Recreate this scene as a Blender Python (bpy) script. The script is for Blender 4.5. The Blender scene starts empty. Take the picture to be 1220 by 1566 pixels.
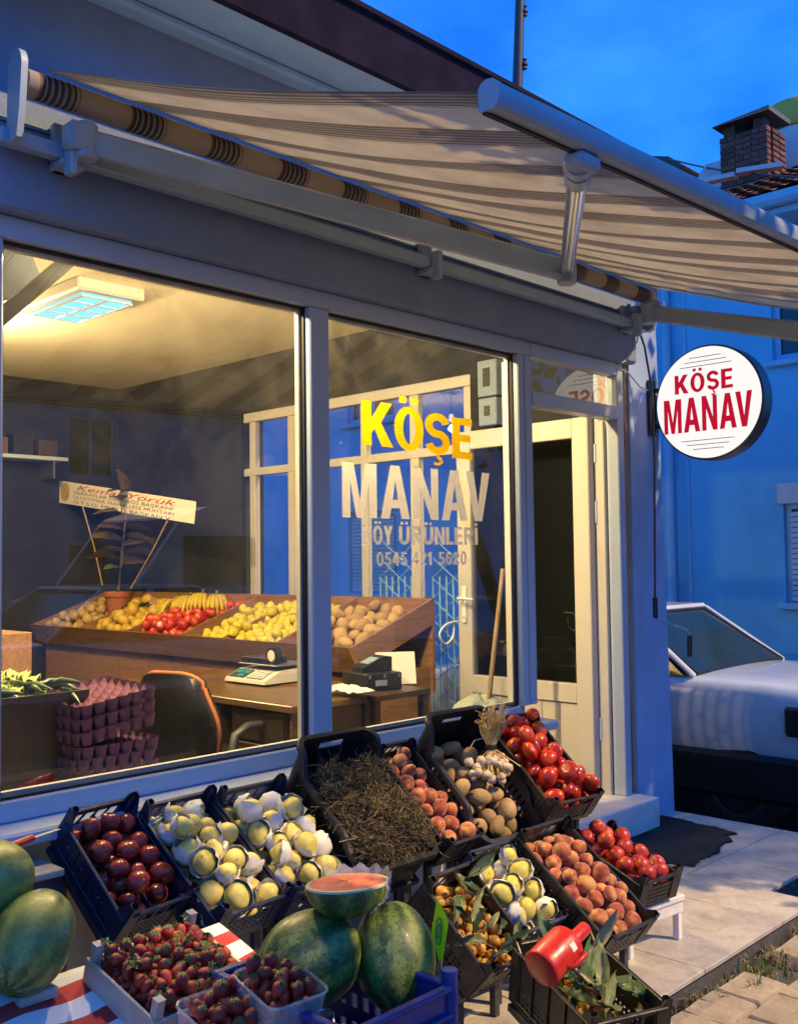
import bpy, bmesh, math, random
import numpy as np
from mathutils import Vector, Matrix
rnd = random.Random(11)
nrs = np.random.RandomState(5)
S = bpy.context.scene
COL = S.collection
PI = math.pi
rad = math.radians

# ------------------------------------------------------------------ camera
F_PX, CX, CY, CAM_H = 1550.0, 610.0, 783.0, 1.43       # focal length in pixels of the 1220 x 1566 photograph
YAW, PITCH, ROLL = rad(43.9), math.atan(74 / F_PX), 0.013
_f0 = Vector((math.cos(YAW), math.sin(YAW), 0)); _r0 = Vector((math.sin(YAW), -math.cos(YAW), 0)); _u0 = Vector((0, 0, 1))
FWD = _f0 * math.cos(PITCH) + _u0 * math.sin(PITCH)
_up = _u0 * math.cos(PITCH) - _f0 * math.sin(PITCH)
RGT = _r0 * math.cos(ROLL) - _up * math.sin(ROLL)
UPV = _up * math.cos(ROLL) + _r0 * math.sin(ROLL)
cam = bpy.data.cameras.new('camera'); camo = bpy.data.objects.new('camera', cam); COL.objects.link(camo)
cam.sensor_fit = 'VERTICAL'; cam.sensor_height = 36.0; cam.lens = 36.0 * F_PX / 1566.0
cam.clip_start = 0.05; cam.clip_end = 3000
camo.matrix_world = Matrix(((RGT.x, UPV.x, -FWD.x, 0), (RGT.y, UPV.y, -FWD.y, 0), (RGT.z, UPV.z, -FWD.z, CAM_H), (0, 0, 0, 1)))
S.camera = camo

# ------------------------------------------------------------------ sky, sun, exposure
SUN_DIR = Vector((-0.42, 0.90, -1.0)).normalized()      # the way the light travels
SUN_STRENGTH = 4.2
SKY_STRENGTH = 0.15
BULB_W = 165.0                                          # unseen warm bulbs added inside the shop
SKY_TINT = (0.15, 0.90, 1.85, 1)                       # blue-hour white balance of the whole sky
w = bpy.data.worlds.new('World'); S.world = w; w.use_nodes = True
wn = w.node_tree.nodes; wl = w.node_tree.links; wn.clear()
_o = wn.new('ShaderNodeOutputWorld'); _b = wn.new('ShaderNodeBackground'); _s = wn.new('ShaderNodeTexSky')
_s.sky_type = 'NISHITA'; _s.sun_disc = False
_s.sun_elevation = math.asin(-SUN_DIR.z); _s.sun_rotation = math.atan2(-SUN_DIR.x, -SUN_DIR.y)
_s.air_density = 1.0; _s.dust_density = 0.4; _s.ozone_density = 4.0; _s.altitude = 800
_m = wn.new('ShaderNodeMix'); _m.data_type = 'RGBA'; _m.blend_type = 'MULTIPLY'; _m.inputs[0].default_value = 1.0
_m.inputs[7].default_value = SKY_TINT
wl.new(_s.outputs[0], _m.inputs[6])
# thin evening cloud veils, all round the sky
_tc = wn.new('ShaderNodeTexCoord'); _mp = wn.new('ShaderNodeMapping'); _mp.inputs['Scale'].default_value = (1.5, 1.5, 3.2)
_n = wn.new('ShaderNodeTexNoise'); _n.inputs['Scale'].default_value = 3.4; _n.inputs['Detail'].default_value = 5
_rp = wn.new('ShaderNodeValToRGB'); _rp.color_ramp.elements[0].position = 0.36; _rp.color_ramp.elements[0].color = (0.55, 0.74, 0.90, 1)
_rp.color_ramp.elements[1].position = 0.70; _rp.color_ramp.elements[1].color = (2.0, 1.35, 1.08, 1)
_m2 = wn.new('ShaderNodeMix'); _m2.data_type = 'RGBA'; _m2.blend_type = 'MULTIPLY'; _m2.inputs[0].default_value = 1.0
wl.new(_tc.outputs['Generated'], _mp.inputs[0]); wl.new(_mp.outputs[0], _n.inputs['Vector']); wl.new(_n.outputs[0], _rp.inputs[0])
wl.new(_m.outputs[2], _m2.inputs[6]); wl.new(_rp.outputs[0], _m2.inputs[7]); wl.new(_m2.outputs[2], _b.inputs[0])
_b.inputs[1].default_value = SKY_STRENGTH
wl.new(_b.outputs[0], _o.inputs[0])
sun = bpy.data.lights.new('sun', 'SUN'); sun.energy = SUN_STRENGTH; sun.angle = rad(0.6); sun.color = (1.0, 0.66, 0.30)
suno = bpy.data.objects.new('sun', sun); COL.objects.link(suno)
suno.rotation_euler = SUN_DIR.to_track_quat('-Z', 'Y').to_euler(); suno.location = (0, -4, 9)
vs = S.view_settings; vs.view_transform = 'Standard'; vs.look = 'None'; vs.gamma = 1.0; vs.use_curve_mapping = False; vs.exposure = 0.35
S.render.engine = 'CYCLES'
S.cycles.use_denoising = True
S.cycles.max_bounces = 7; S.cycles.diffuse_bounces = 4; S.cycles.glossy_bounces = 4; S.cycles.transparent_max_bounces = 14
S.cycles.transmission_bounces = 6; S.cycles.caustics_reflective = False; S.cycles.caustics_refractive = False
S.cycles.sample_clamp_indirect = 6.0

# ------------------------------------------------------------------ pixel helpers (places measured on the photograph)
CAMP = Vector((0, 0, CAM_H))
def ray(x, y): return FWD + RGT * ((x - CX) / F_PX) - UPV * ((y - CY) / F_PX)
def at_t(x, y, t): return CAMP + ray(x, y) * t
def at_x(x, y, X): d = ray(x, y); return CAMP + d * (X / d.x)
def at_y(x, y, Y): d = ray(x, y); return CAMP + d * (Y / d.y)
def at_z(x, y, Z): d = ray(x, y); return CAMP + d * ((Z - CAM_H) / d.z)

# ------------------------------------------------------------------ mesh builder
V3 = lambda *a: Vector(a)
class MB:
    def __init__(s): s.v = []; s.f = []; s.m = []; s.cur = 0
    def add(s, vs, fs):
        o = len(s.v); s.v += [tuple(v) for v in vs]
        for f in fs: s.f.append(tuple(i + o for i in f)); s.m.append(s.cur)
        return s
    def box(s, c, d, M=None, e=0.0):
        a, b, g = d[0] / 2, d[1] / 2, d[2] / 2; e = min(e, a * .9, b * .9, g * .9); c = Vector(c)
        if e <= 0:
            vs = [Vector((x * a, y * b, z * g)) for x in (-1, 1) for y in (-1, 1) for z in (-1, 1)]
            fs = [(0, 1, 3, 2), (4, 6, 7, 5), (0, 4, 5, 1), (2, 3, 7, 6), (0, 2, 6, 4), (1, 5, 7, 3)]
        else:
            vs = []; H = (a, b, g)
            for x in (-1, 1):
                for y in (-1, 1):
                    for z in (-1, 1):
                        sg = (x, y, z)
                        for k in range(3):
                            vs.append(Vector([sg[i] * (H[i] if i == k else H[i] - e) for i in range(3)]))
            ci = lambda x, y, z: ((x > 0) * 4 + (y > 0) * 2 + (z > 0)) * 3
            fs = []
            for k in range(3):
                p, q = [i for i in range(3) if i != k]
                for sg in (-1, 1):
                    r = []
                    for (u, t) in ((-1, -1), (1, -1), (1, 1), (-1, 1)):
                        l = [0, 0, 0]; l[k] = sg; l[p] = u; l[q] = t; r.append(ci(*l) + k)
                    fs.append(tuple(r))
                for u in (-1, 1):
                    for t in (-1, 1):
                        l = [0, 0, 0]; l[p] = u; l[q] = t; l[k] = -1; A = ci(*l); l[k] = 1; B = ci(*l)
                        fs.append((A + p, A + q, B + q, B + p))
            for i in range(8): fs.append((i * 3, i * 3 + 1, i * 3 + 2))
        if M is not None: vs = [M @ v for v in vs]
        return s.add([v + c for v in vs], fs)
    def span(s, lo, hi, e=0.0):
        return s.box([(lo[i] + hi[i]) / 2 for i in range(3)], [abs(hi[i] - lo[i]) for i in range(3)], None, e)
    def bar(s, p, q, w, h, e=0.0, up=(0, 0, 1)):
        p = Vector(p); q = Vector(q); d = q - p; L = d.length; d.normalize(); up = Vector(up)
        x = d.cross(up)
        if x.length < 1e-5: x = d.cross(Vector((0, 1, 0)))
        x.normalize(); z = x.cross(d)
        M = Matrix((( x.x, d.x, z.x), (x.y, d.y, z.y), (x.z, d.z, z.z)))
        return s.box((p + q) / 2, (w, L, h), M, e)
    def tube(s, pts, r, n=8, cap=True):
        pts = [Vector(p) for p in pts]; rs = r if isinstance(r, (list, tuple)) else [r] * len(pts)
        o = []; ref = Vector((0.123, 0.9, 0.41))
        for i, p in enumerate(pts):
            d = (pts[min(i + 1, len(pts) - 1)] - pts[max(i - 1, 0)]); d.normalize()
            x = d.cross(ref)
            if x.length < 1e-3: x = d.cross(Vector((1, 0, 0)))
            x.normalize(); y = d.cross(x)
            o += [p + (x * math.cos(2 * PI * k / n) + y * math.sin(2 * PI * k / n)) * rs[i] for k in range(n)]
        fs = []
        for i in range(len(pts) - 1):
            for k in range(n):
                a = i * n + k; b = i * n + (k + 1) % n; fs.append((a, b, b + n, a + n))
        if cap: fs.append(tuple(range(n))[::-1]); fs.append(tuple(range((len(pts) - 1) * n, len(pts) * n)))
        return s.add(o, fs)
    def lathe(s, prof, n=16, c=(0, 0, 0), M=None, fn=None):
        c = Vector(c); vs = []; fs = []
        for (r, z) in prof:
            for k in range(n):
                a = 2 * PI * k / n; rr = r * (fn(a, z) if fn else 1); v = Vector((rr * math.cos(a), rr * math.sin(a), z))
                vs.append((M @ v if M is not None else v) + c)
        m = len(prof)
        for i in range(m - 1):
            for k in range(n):
                a = i * n + k; b = i * n + (k + 1) % n; fs.append((a, b, b + n, a + n))
        fs.append(tuple(range(n))[::-1]); fs.append(tuple(range((m - 1) * n, m * n)))
        return s.add(vs, fs)
    def prism(s, poly, d):
        n = len(poly); d = Vector(d); P = [Vector(p) for p in poly]
        fs = [tuple(range(n)), tuple(range(n, 2 * n))[::-1]] + [(i, n + i, n + (i + 1) % n, (i + 1) % n) for i in range(n)]
        return s.add(P + [p + d for p in P], fs)
    def grid(s, fn, nu, nv, wrap=False):
        vs = [fn(i / nu, j / nv) for i in range(nu + (0 if wrap else 1)) for j in range(nv + 1)]
        m = nu if wrap else nu + 1; fs = []
        for i in range(nu):
            for j in range(nv):
                a = i * (nv + 1) + j; b = ((i + 1) % m) * (nv + 1) + j
                fs.append((a, b, b + 1, a + 1))
        return s.add(vs, fs)
    def skin(s, P, Q, mask, closed=False):
        """a sheet with thickness between the point grids P (outside) and Q (inside); cells where mask(i, j) is False stay open"""
        ni = len(P); nj = len(P[0]); o = len(s.v)
        idx = lambda i, j, k: ((i % ni) * nj + j) * 2 + k
        vs = []
        for i in range(ni):
            for j in range(nj): vs += [P[i][j], Q[i][j]]
        mi = ni if closed else ni - 1; fs = []
        on = lambda i, j: (0 <= j < nj - 1) and ((closed or 0 <= i < mi) and mask(i % mi, j))
        for i in range(mi):
            for j in range(nj - 1):
                if not on(i, j): continue
                a, b, c, d = (i, j), (i + 1, j), (i + 1, j + 1), (i, j + 1)
                fs.append((idx(*a, 0), idx(*b, 0), idx(*c, 0), idx(*d, 0))); fs.append((idx(*d, 1), idx(*c, 1), idx(*b, 1), idx(*a, 1)))
                for (p, q, ok) in ((a, b, on(i, j - 1)), (b, c, on(i + 1, j)), (c, d, on(i, j + 1)), (d, a, on(i - 1, j))):
                    if not ok: fs.append((idx(*q, 0), idx(*p, 0), idx(*p, 1), idx(*q, 1)))
        return s.add(vs, fs)
    def panel(s, O, U, Vv, N, us, vs_, mask, th, top=None):
        O, U, Vv, N = Vector(O), Vector(U), Vector(Vv), Vector(N)
        P = [[O + U * u + Vv * (v * (top(u) if top else 1)) for v in vs_] for u in us]
        Q = [[p + N * th for p in r] for r in P]
        return s.skin(P, Q, mask)
    def mesh(s, name, mats, smooth=None, recalc=True):
        me = bpy.data.meshes.new(name); me.from_pydata(s.v, [], s.f)
        for m in (mats if isinstance(mats, (list, tuple)) else [mats]): me.materials.append(MATS[m] if isinstance(m, str) else m)
        if any(s.m): me.polygons.foreach_set('material_index', s.m)
        if recalc:
            bm = bmesh.new(); bm.from_mesh(me); bmesh.ops.recalc_face_normals(bm, faces=bm.faces); bm.to_mesh(me); bm.free()
        if smooth is not None:
            me.polygons.foreach_set('use_smooth', [True] * len(me.polygons))
            if smooth < 170: me.set_sharp_from_angle(angle=rad(smooth))
        me.update(); return me

def tag(o, label=None, cat=None, group=None, kind=None):
    if label: o['label'] = label
    if cat: o['category'] = cat
    if group: o['group'] = group
    if kind: o['kind'] = kind
    return o
def thing(name, label, cat, loc=(0, 0, 0), group=None, M=None):
    o = bpy.data.objects.new(name, None); COL.objects.link(o); o.empty_display_size = 0.1
    if M is not None: o.matrix_world = M
    else: o.location = loc
    return tag(o, label, cat, group)
def ob(name, mb, mat=None, parent=None, world=False, smooth=None, recalc=True):
    """one mesh object; world=True: the vertices are in world coordinates although it has a parent standing elsewhere"""
    me = mb if isinstance(mb, bpy.types.Mesh) else mb.mesh(name, mat, smooth, recalc)
    o = bpy.data.objects.new(name, me); COL.objects.link(o)
    if parent is not None:
        o.parent = parent
        if world:
            t = Vector((0, 0, 0)); q = parent
            while q is not None: t += q.location; q = q.parent
            o.location = -t
    return o
def copy_tree(o, parent=None):
    c = o.copy(); COL.objects.link(c); c.parent = parent
    for ch in o.children: copy_tree(ch, c)
    return c
def rotm(z=0, x=0, y=0): return Matrix.Rotation(z, 4, 'Z') @ Matrix.Rotation(x, 4, 'X') @ Matrix.Rotation(y, 4, 'Y')
def rand_rot(r=rnd): return Matrix.Rotation(r.uniform(0, 6.28), 4, 'Z') @ Matrix.Rotation(math.acos(r.uniform(-1, 1)), 4, 'X') @ Matrix.Rotation(r.uniform(0, 6.28), 4, 'Z')
# ------------------------------------------------------------------ materials
MATS = {}
class NT:
    def __init__(s, name):
        m = bpy.data.materials.new(name); m.use_nodes = True; s.m = m; s.n = m.node_tree.nodes; s.l = m.node_tree.links
        s.b = s.n['Principled BSDF']; s.out = s.n['Material Output']; MATS[name] = m; s._oc = None
    def new(s, t, **k):
        n = s.n.new(t)
        for a, v in k.items(): setattr(n, a, v)
        return n
    def set(s, node, **k):
        for a, v in k.items(): node.inputs[a.replace('_', ' ')].default_value = v
        return node
    def obj(s):
        if s._oc is None: s._oc = s.new('ShaderNodeTexCoord').outputs['Object']
        return s._oc
    def mapping(s, scale=(1, 1, 1), rot=(0, 0, 0), vec=None):
        m = s.new('ShaderNodeMapping'); m.inputs['Scale'].default_value = scale; m.inputs['Rotation'].default_value = rot
        s.l.new(vec or s.obj(), m.inputs[0]); return m.outputs[0]
    def noise(s, scale, detail=4, vec=None, rough=.55, dist=0, rnd_w=False):
        n = s.new('ShaderNodeTexNoise'); n.inputs['Scale'].default_value = scale; n.inputs['Detail'].default_value = detail
        n.inputs['Roughness'].default_value = rough; n.inputs['Distortion'].default_value = dist
        if rnd_w:
            n.noise_dimensions = '4D'; i = s.new('ShaderNodeObjectInfo'); k = s.math('MULTIPLY', i.outputs['Random'], 40.0); s.l.new(k, n.inputs['W'])
        s.l.new(vec or s.obj(), n.inputs['Vector']); return n.outputs[0]
    def math(s, op, a, b=None, c=None):
        n = s.new('ShaderNodeMath', operation=op)
        for i, v in enumerate((a, b, c)):
            if v is None: continue
            if isinstance(v, (int, float)): n.inputs[i].default_value = v
            else: s.l.new(v, n.inputs[i])
        return n.outputs[0]
    def ramp(s, fac, stops, interp='LINEAR'):
        r = s.new('ShaderNodeValToRGB'); cr = r.color_ramp; cr.interpolation = interp
        while len(cr.elements) < len(stops): cr.elements.new(0.5)
        for e, (p, c) in zip(cr.elements, stops):
            e.position = p; e.color = (c, c, c, 1) if isinstance(c, (int, float)) else (*c, 1)
        s.l.new(fac, r.inputs[0]); return r.outputs[0]
    def mix(s, fac, a, b, mode='MIX'):
        m = s.new('ShaderNodeMix', data_type='RGBA', blend_type=mode)
        if isinstance(fac, (int, float)): m.inputs[0].default_value = fac
        else: s.l.new(fac, m.inputs[0])
        for i, v in ((6, a), (7, b)):
            if isinstance(v, tuple): m.inputs[i].default_value = (*v, 1)
            else: s.l.new(v, m.inputs[i])
        return m.outputs[2]
    def bump(s, h, strength=.3, dist=.01):
        b = s.new('ShaderNodeBump'); b.inputs['Strength'].default_value = strength; b.inputs['Distance'].default_value = dist
        s.l.new(h, b.inputs['Height']); s.l.new(b.outputs[0], s.b.inputs['Normal']); return b
    def col(s, c):
        if isinstance(c, tuple): s.b.inputs['Base Color'].default_value = (*c, 1)
        else: s.l.new(c, s.b.inputs['Base Color'])
    def p(s, **k):
        for a, v in k.items():
            i = s.b.inputs[{'rough': 'Roughness', 'metal': 'Metallic', 'spec': 'Specular IOR Level', 'coat': 'Coat Weight', 'sss': 'Subsurface Weight', 'emit': 'Emission Strength', 'sheen': 'Sheen Weight', 'alpha': 'Alpha'}[a]]
            if isinstance(v, (int, float)): i.default_value = v
            else: s.l.new(v, i)
        return s
def pm(name, c, rough=.6, var=.18, scale=6., bump=.0, bscale=60., metal=0., spec=.5, coat=0., dirt=None, dscale=2.5, damt=.5, sss=0., rvar=.0, objrand=0.):
    """general painted / plastic / plaster surface: tone noise, patchy dirt, fine relief"""
    t = NT(name); n1 = t.noise(scale, 5)
    lo = tuple(max(0, x * (1 - var)) for x in c); hi = tuple(min(1, x * (1 + var)) for x in c)
    k = t.ramp(n1, [(.3, lo), (.7, hi)])
    if dirt is not None:
        n2 = t.noise(dscale, 8, rough=.68, dist=.4); f = t.ramp(n2, [(.48, 0.), (.72, damt)]); k = t.mix(f, k, dirt)
    if objrand:
        i = t.new('ShaderNodeObjectInfo'); r = t.ramp(i.outputs['Random'], [(0, 1 - objrand), (1, 1 + objrand)])
        k = t.mix(1.0, k, r, 'MULTIPLY')
    t.col(k); t.p(metal=metal, spec=spec, coat=coat, sss=sss)
    if rvar: t.p(rough=t.ramp(t.noise(scale * 2.3, 5), [(.3, max(.02, rough - rvar)), (.7, min(1, rough + rvar))]))
    else: t.p(rough=rough)
    if bump: t.bump(t.noise(bscale, 6), bump, .006)
    return t
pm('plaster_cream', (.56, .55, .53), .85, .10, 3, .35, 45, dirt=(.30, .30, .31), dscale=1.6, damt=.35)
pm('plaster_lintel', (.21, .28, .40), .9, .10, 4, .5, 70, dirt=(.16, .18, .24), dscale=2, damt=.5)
pm('plaster_reveal', (.36, .29, .24), .85, .12, 4, .3, 60)
pm('soffit_paint', (.26, .44, .66), .85, .12, 3, .4, 30, dirt=(.20, .32, .46), dscale=3, damt=.7)
pm('pillar_paint', (.32, .45, .70), .85, .10, 3, .35, 45, dirt=(.22, .31, .48), dscale=1.6, damt=.4)
pm('fascia_wood', (.014, .011, .028), .85, .3, 7, .4, 30, spec=.08)
pm('pvc_white', (.39, .48, .62), .38, .05, 5, .06, 90, dirt=(.40, .40, .40), dscale=5, damt=.28, rvar=.1)
pm('pvc_door', (.47, .46, .43), .42, .05, 4, .08, 90, dirt=(.42, .38, .32), dscale=4, damt=.3)
pm('rubber', (.012, .012, .014), .6, .2, 20)
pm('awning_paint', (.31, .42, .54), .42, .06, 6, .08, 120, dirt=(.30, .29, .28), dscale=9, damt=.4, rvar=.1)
pm('chrome', (.70, .70, .70), .16, .05, 8, metal=1.)
pm('steel', (.42, .43, .45), .38, .1, 12, .1, 60, metal=1.)
pm('gunmetal', (.035, .037, .042), .45, .25, 12, .1, 60)
pm('black_plastic', (.011, .012, .014), .42, .35, 9, .15, 70, dirt=(.05, .045, .04), dscale=12, damt=.4, rvar=.1)
pm('navy_plastic', (.010, .019, .055), .38, .3, 9, .15, 70, dirt=(.05, .05, .055), dscale=12, damt=.35, rvar=.1)
pm('blue_plastic', (.010, .028, .20), .36, .25, 9, .12, 70, dirt=(.06, .07, .09), dscale=12, damt=.3, rvar=.1)
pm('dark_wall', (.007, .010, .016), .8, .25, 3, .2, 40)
pm('ceiling_paint', (.78, .71, .54), .9, .05, 2, .15, 40)
pm('floor_tile', (.10, .09, .08), .35, .2, 4)
pm('tile_grout', (.13, .125, .12), .9, .3, 20, .4, 80)
pm('curb_edge', (.075, .075, .08), .9, .3, 15, .6, 40)
pm('soil', (.17, .13, .085), .95, .4, 14, .8, 60)
pm('asphalt', (.045, .046, .05), .9, .3, 25, .7, 160)
pm('rubber_mat', (.014, .015, .018), .95, .4, 60, .8, 220)
pm('black_line', (.012, .012, .014), .6, .1, 10)
pm('paint_white', (.72, .73, .74), .55, .05, 8, .1, 60, dirt=(.40, .38, .35), dscale=7, damt=.5)
_bw = pm('bluewall', (.15, .52, .80), .9, .10, 1.5, .35, 35, dirt=(.11, .38, .62), dscale=.9, damt=.7)
_src = _bw.b.inputs['Base Color'].links[0].from_socket
_bw.col(_bw.mix(_bw.ramp(_bw.noise(1.0, 8, _bw.mapping((3.5, 3.5, .28)), .65, .3), [(.50, 0.), (.72, .28)]), _src, (.11, .36, .58)))      # rain streaks
pm('bluewall_trim', (.26, .52, .74), .7, .08, 4, .1, 60)
pm('shutter', (.42, .52, .60), .5, .08, 6)
pm('rooftile', (.16, .075, .055), .85, .45, 9, .4, 40)
pm('brick', (.14, .055, .045), .9, .3, 14, .6, 60, objrand=.35)
pm('mortar', (.20, .18, .17), .95, .2, 20, .5, 60)
pm('tin_dark', (.03, .04, .04), .6, .3, 8)
pm('tank_yellow', (.55, .40, .06), .6, .1, 5)
pm('house_white', (.52, .55, .60), .85, .08, 3, .2, 40)
pm('car_paint', (.60, .70, .80), .25, .03, 3, coat=.8, dirt=(.35, .36, .38), dscale=4, damt=.25)
pm('car_black', (.010, .011, .013), .5, .2, 6)
pm('tyre', (.012, .012, .012), .8, .3, 14, .3, 50)
pm('lamp_red', (.10, .01, .01), .2, .1, 6, coat=.5)
pm('paper', (.66, .66, .62), .8, .06, 18, .25, 70)
pm('card_white', (.80, .74, .62), .6, .03, 4)
pm('gold', (.50, .33, .06), .4, .2, 20)
pm('ink_red', (.42, .03, .03), .6, .1, 20)
pm('ink_green', (.10, .14, .09), .6, .1, 20)
pm('ink_brown', (.16, .06, .04), .6, .1, 20)
pm('ink_black', (.02, .02, .02), .6, .1, 20)
pm('stick', (.42, .28, .13), .7, .2, 20)
pm('terracotta', (.32, .10, .05), .7, .15, 12, .2, 50)
pm('leaf_dark', (.085, .060, .042), .45, .4, 12)
pm('leaf_green', (.045, .085, .028), .5, .4, 14, .2, 40, objrand=.4)
pm('leaf_olive', (.16, .18, .06), .5, .35, 14, .2, 40, objrand=.35)
pm('leaf_dry', (.34, .30, .16), .7, .35, 14, .2, 40)
pm('lettuce', (.50, .52, .16), .6, .3, 10, .3, 30)
pm('egg_tray', (.14, .05, .085), .95, .25, 30, .5, 120)
pm('leatherette', (.012, .013, .014), .35, .3, 8, .25, 90)
pm('piping_orange', (.42, .13, .05), .55, .1, 10)
pm('scale_body', (.66, .64, .55), .4, .05, 10)
pm('lcd_case', (.03, .05, .05), .3, .1, 10)
pm('keypad', (.22, .30, .38), .5, .1, 10)
pm('cash_black', (.015, .016, .02), .4, .2, 10)
pm('calendar', (.74, .72, .66), .7, .04, 10)
pm('cloth_bag', (.30, .36, .30), .85, .2, 10, .5, 40)
pm('apple_red_paint', (.40, .02, .02), .4, .1, 10)
pm('cable_white', (.62, .62, .62), .5, .05, 10)
pm('potato_skin', (.46, .31, .13), .85, .28, 9, .5, 55, dirt=(.26, .17, .08), dscale=14, damt=.6, objrand=.25)
pm('garlic', (.58, .48, .34), .6, .18, 22, .25, 40, dirt=(.40, .30, .26), dscale=20, damt=.6)
pm('straw', (.62, .44, .15), .75, .3, 20, .2, 60)
pm('calyx', (.07, .13, .035), .6, .4, 20)
pm('stem_brown', (.12, .075, .03), .8, .3, 20)
pm('loquat_eye', (.05, .03, .015), .9, .2, 20)
pm('melon_rind_pale', (.55, .55, .30), .5, .15, 20)
pm('watermelon_flesh', (.74, .20, .09), .35, .22, 22, .3, 60, sss=.1)
pm('can_red', (.52, .018, .012), .38, .10, 14, .12, 30, coat=.1, dirt=(.30, .03, .02), dscale=26, damt=.45, rvar=.16)
pm('wood_crate', (.40, .38, .34), .85, .22, 12, .4, 70)
pm('banana', (.58, .42, .05), .5, .18, 12, objrand=.12)
pm('lemon', (.62, .52, .045), .42, .14, 12, .25, 160, objrand=.12)
pm('mango', (.56, .36, .05), .45, .2, 8, objrand=.15)
pm('greens_pepper', (.05, .10, .03), .3, .3, 12)
pm('van_white', (.66, .70, .76), .35, .04, 4)
pm('opp_wall', (.26, .40, .60), .9, .1, 2)
pm('herb', (.085, .066, .034), .9, .5, 40, objrand=.2)
pm('herb_light', (.34, .26, .12), .9, .4, 40)
pm('grass', (.06, .10, .025), .7, .4, 20)
pm('grass_dry', (.30, .24, .10), .8, .4, 20)
pm('sign_rim', (.025, .03, .045), .4, .2, 8)
pm('knife_red', (.45, .03, .03), .35, .1, 10)
pm('dry_scrap', (.40, .33, .20), .9, .4, 30)

def wood(name, c1, c2, axis=0, rough=.35, sc=1.):
    t = NT(name); s = [9 * sc, 9 * sc, 9 * sc]; s[axis] = .7 * sc
    v = t.mapping(tuple(s)); n = t.noise(1.6, 7, v, .6, .6); n2 = t.noise(14, 4, v)
    k = t.ramp(n, [(.30, c1), (.5, c2), (.62, tuple(x * .7 for x in c2)), (.8, c1)])
    k = t.mix(t.ramp(n2, [(.35, .55), (.65, 0.)]), k, tuple(x * .45 for x in c1)); t.col(k); t.p(rough=rough); t.bump(n2, .12, .003)
    return t
wood('wood_stand', (.24, .115, .045), (.36, .19, .08), 1)
wood('wood_stand_x', (.24, .115, .045), (.36, .19, .08), 0)
wood('wood_desk', (.095, .050, .024), (.17, .095, .045), 1, .28)
wood('wood_dark', (.035, .022, .014), (.06, .04, .024), 2, .45)
wood('wood_pole', (.26, .17, .09), (.36, .25, .14), 2, .6)
wood('wood_pale', (.50, .46, .40), (.62, .58, .50), 0, .7)
wood('plank_grey', (.36, .35, .33), (.50, .49, .46), 0, .8)

# glass of the shop window: fresnel reflection over see-through, a little dust that catches the lamps
def glass(name, tint=(.93, .95, .95), dust=.02, dmax=.10, ior=1.5, dens=3.):
    t = NT(name); tr = t.new('ShaderNodeBsdfTransparent'); tr.inputs[0].default_value = (*tint, 1)
    gl = t.new('ShaderNodeBsdfGlossy'); gl.inputs['Roughness'].default_value = 0.0; gl.inputs[0].default_value = (1, 1, 1, 1)
    fr = t.new('ShaderNodeFresnel'); ge = t.new('ShaderNodeNewGeometry')
    t.l.new(t.math('ADD', t.math('MULTIPLY', ge.outputs['Backfacing'], 1 / ior - ior), ior), fr.inputs[0])
    m = t.new('ShaderNodeMixShader'); f = t.math('MULTIPLY', fr.outputs[0], 2.3); t.l.new(f, m.inputs[0])
    t.l.new(tr.outputs[0], m.inputs[1]); t.l.new(gl.outputs[0], m.inputs[2])
    if dmax > 0:
        df = t.new('ShaderNodeBsdfDiffuse'); df.inputs[0].default_value = (.55, .52, .45, 1)
        tl = t.new('ShaderNodeBsdfTranslucent'); tl.inputs[0].default_value = (.55, .52, .45, 1)
        ad = t.new('ShaderNodeMixShader'); ad.inputs[0].default_value = .5; t.l.new(df.outputs[0], ad.inputs[1]); t.l.new(tl.outputs[0], ad.inputs[2])
        n = t.noise(dens, 9, rough=.7, dist=.5); n2 = t.noise(160, 2)
        d = t.ramp(n, [(.42, dust), (.75, dmax)]); sp = t.ramp(n2, [(.70, 0.), (.76, .25)])
        dd = t.math('MAXIMUM', d, sp)
        m2 = t.new('ShaderNodeMixShader'); t.l.new(dd, m2.inputs[0]); t.l.new(m.outputs[0], m2.inputs[1]); t.l.new(ad.outputs[0], m2.inputs[2]); m = m2
    t.l.new(m.outputs[0], t.out.inputs[0])
glass('glass_pane', dust=.004, dmax=.05)
glass('glass_dark', (.50, .54, .55), 0, 0)
glass('glass_clear', (.94, .96, .97), .01, .03)
pm('car_glass', (.012, .030, .042), .13, .2, 3, spec=.8, coat=.3)
pm('window_far', (.010, .013, .017), .06, .2, 3, spec=.6)

def film(name, c, tr=.45):
    t = NT(name); df = t.new('ShaderNodeBsdfDiffuse'); tl = t.new('ShaderNodeBsdfTranslucent')
    k = t.ramp(t.noise(30, 4), [(.3, tuple(x * .88 for x in c)), (.7, c)])
    t.l.new(k, df.inputs[0]); t.l.new(k, tl.inputs[0])
    m = t.new('ShaderNodeMixShader'); m.inputs[0].default_value = tr
    t.l.new(df.outputs[0], m.inputs[1]); t.l.new(tl.outputs[0], m.inputs[2]); t.l.new(m.outputs[0], t.out.inputs[0])
film('film_yellow', (.90, .56, .008), .45); film('film_white', (.92, .91, .88), .40)
film('tag_neon', (.62, .95, .02), .45)

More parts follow.
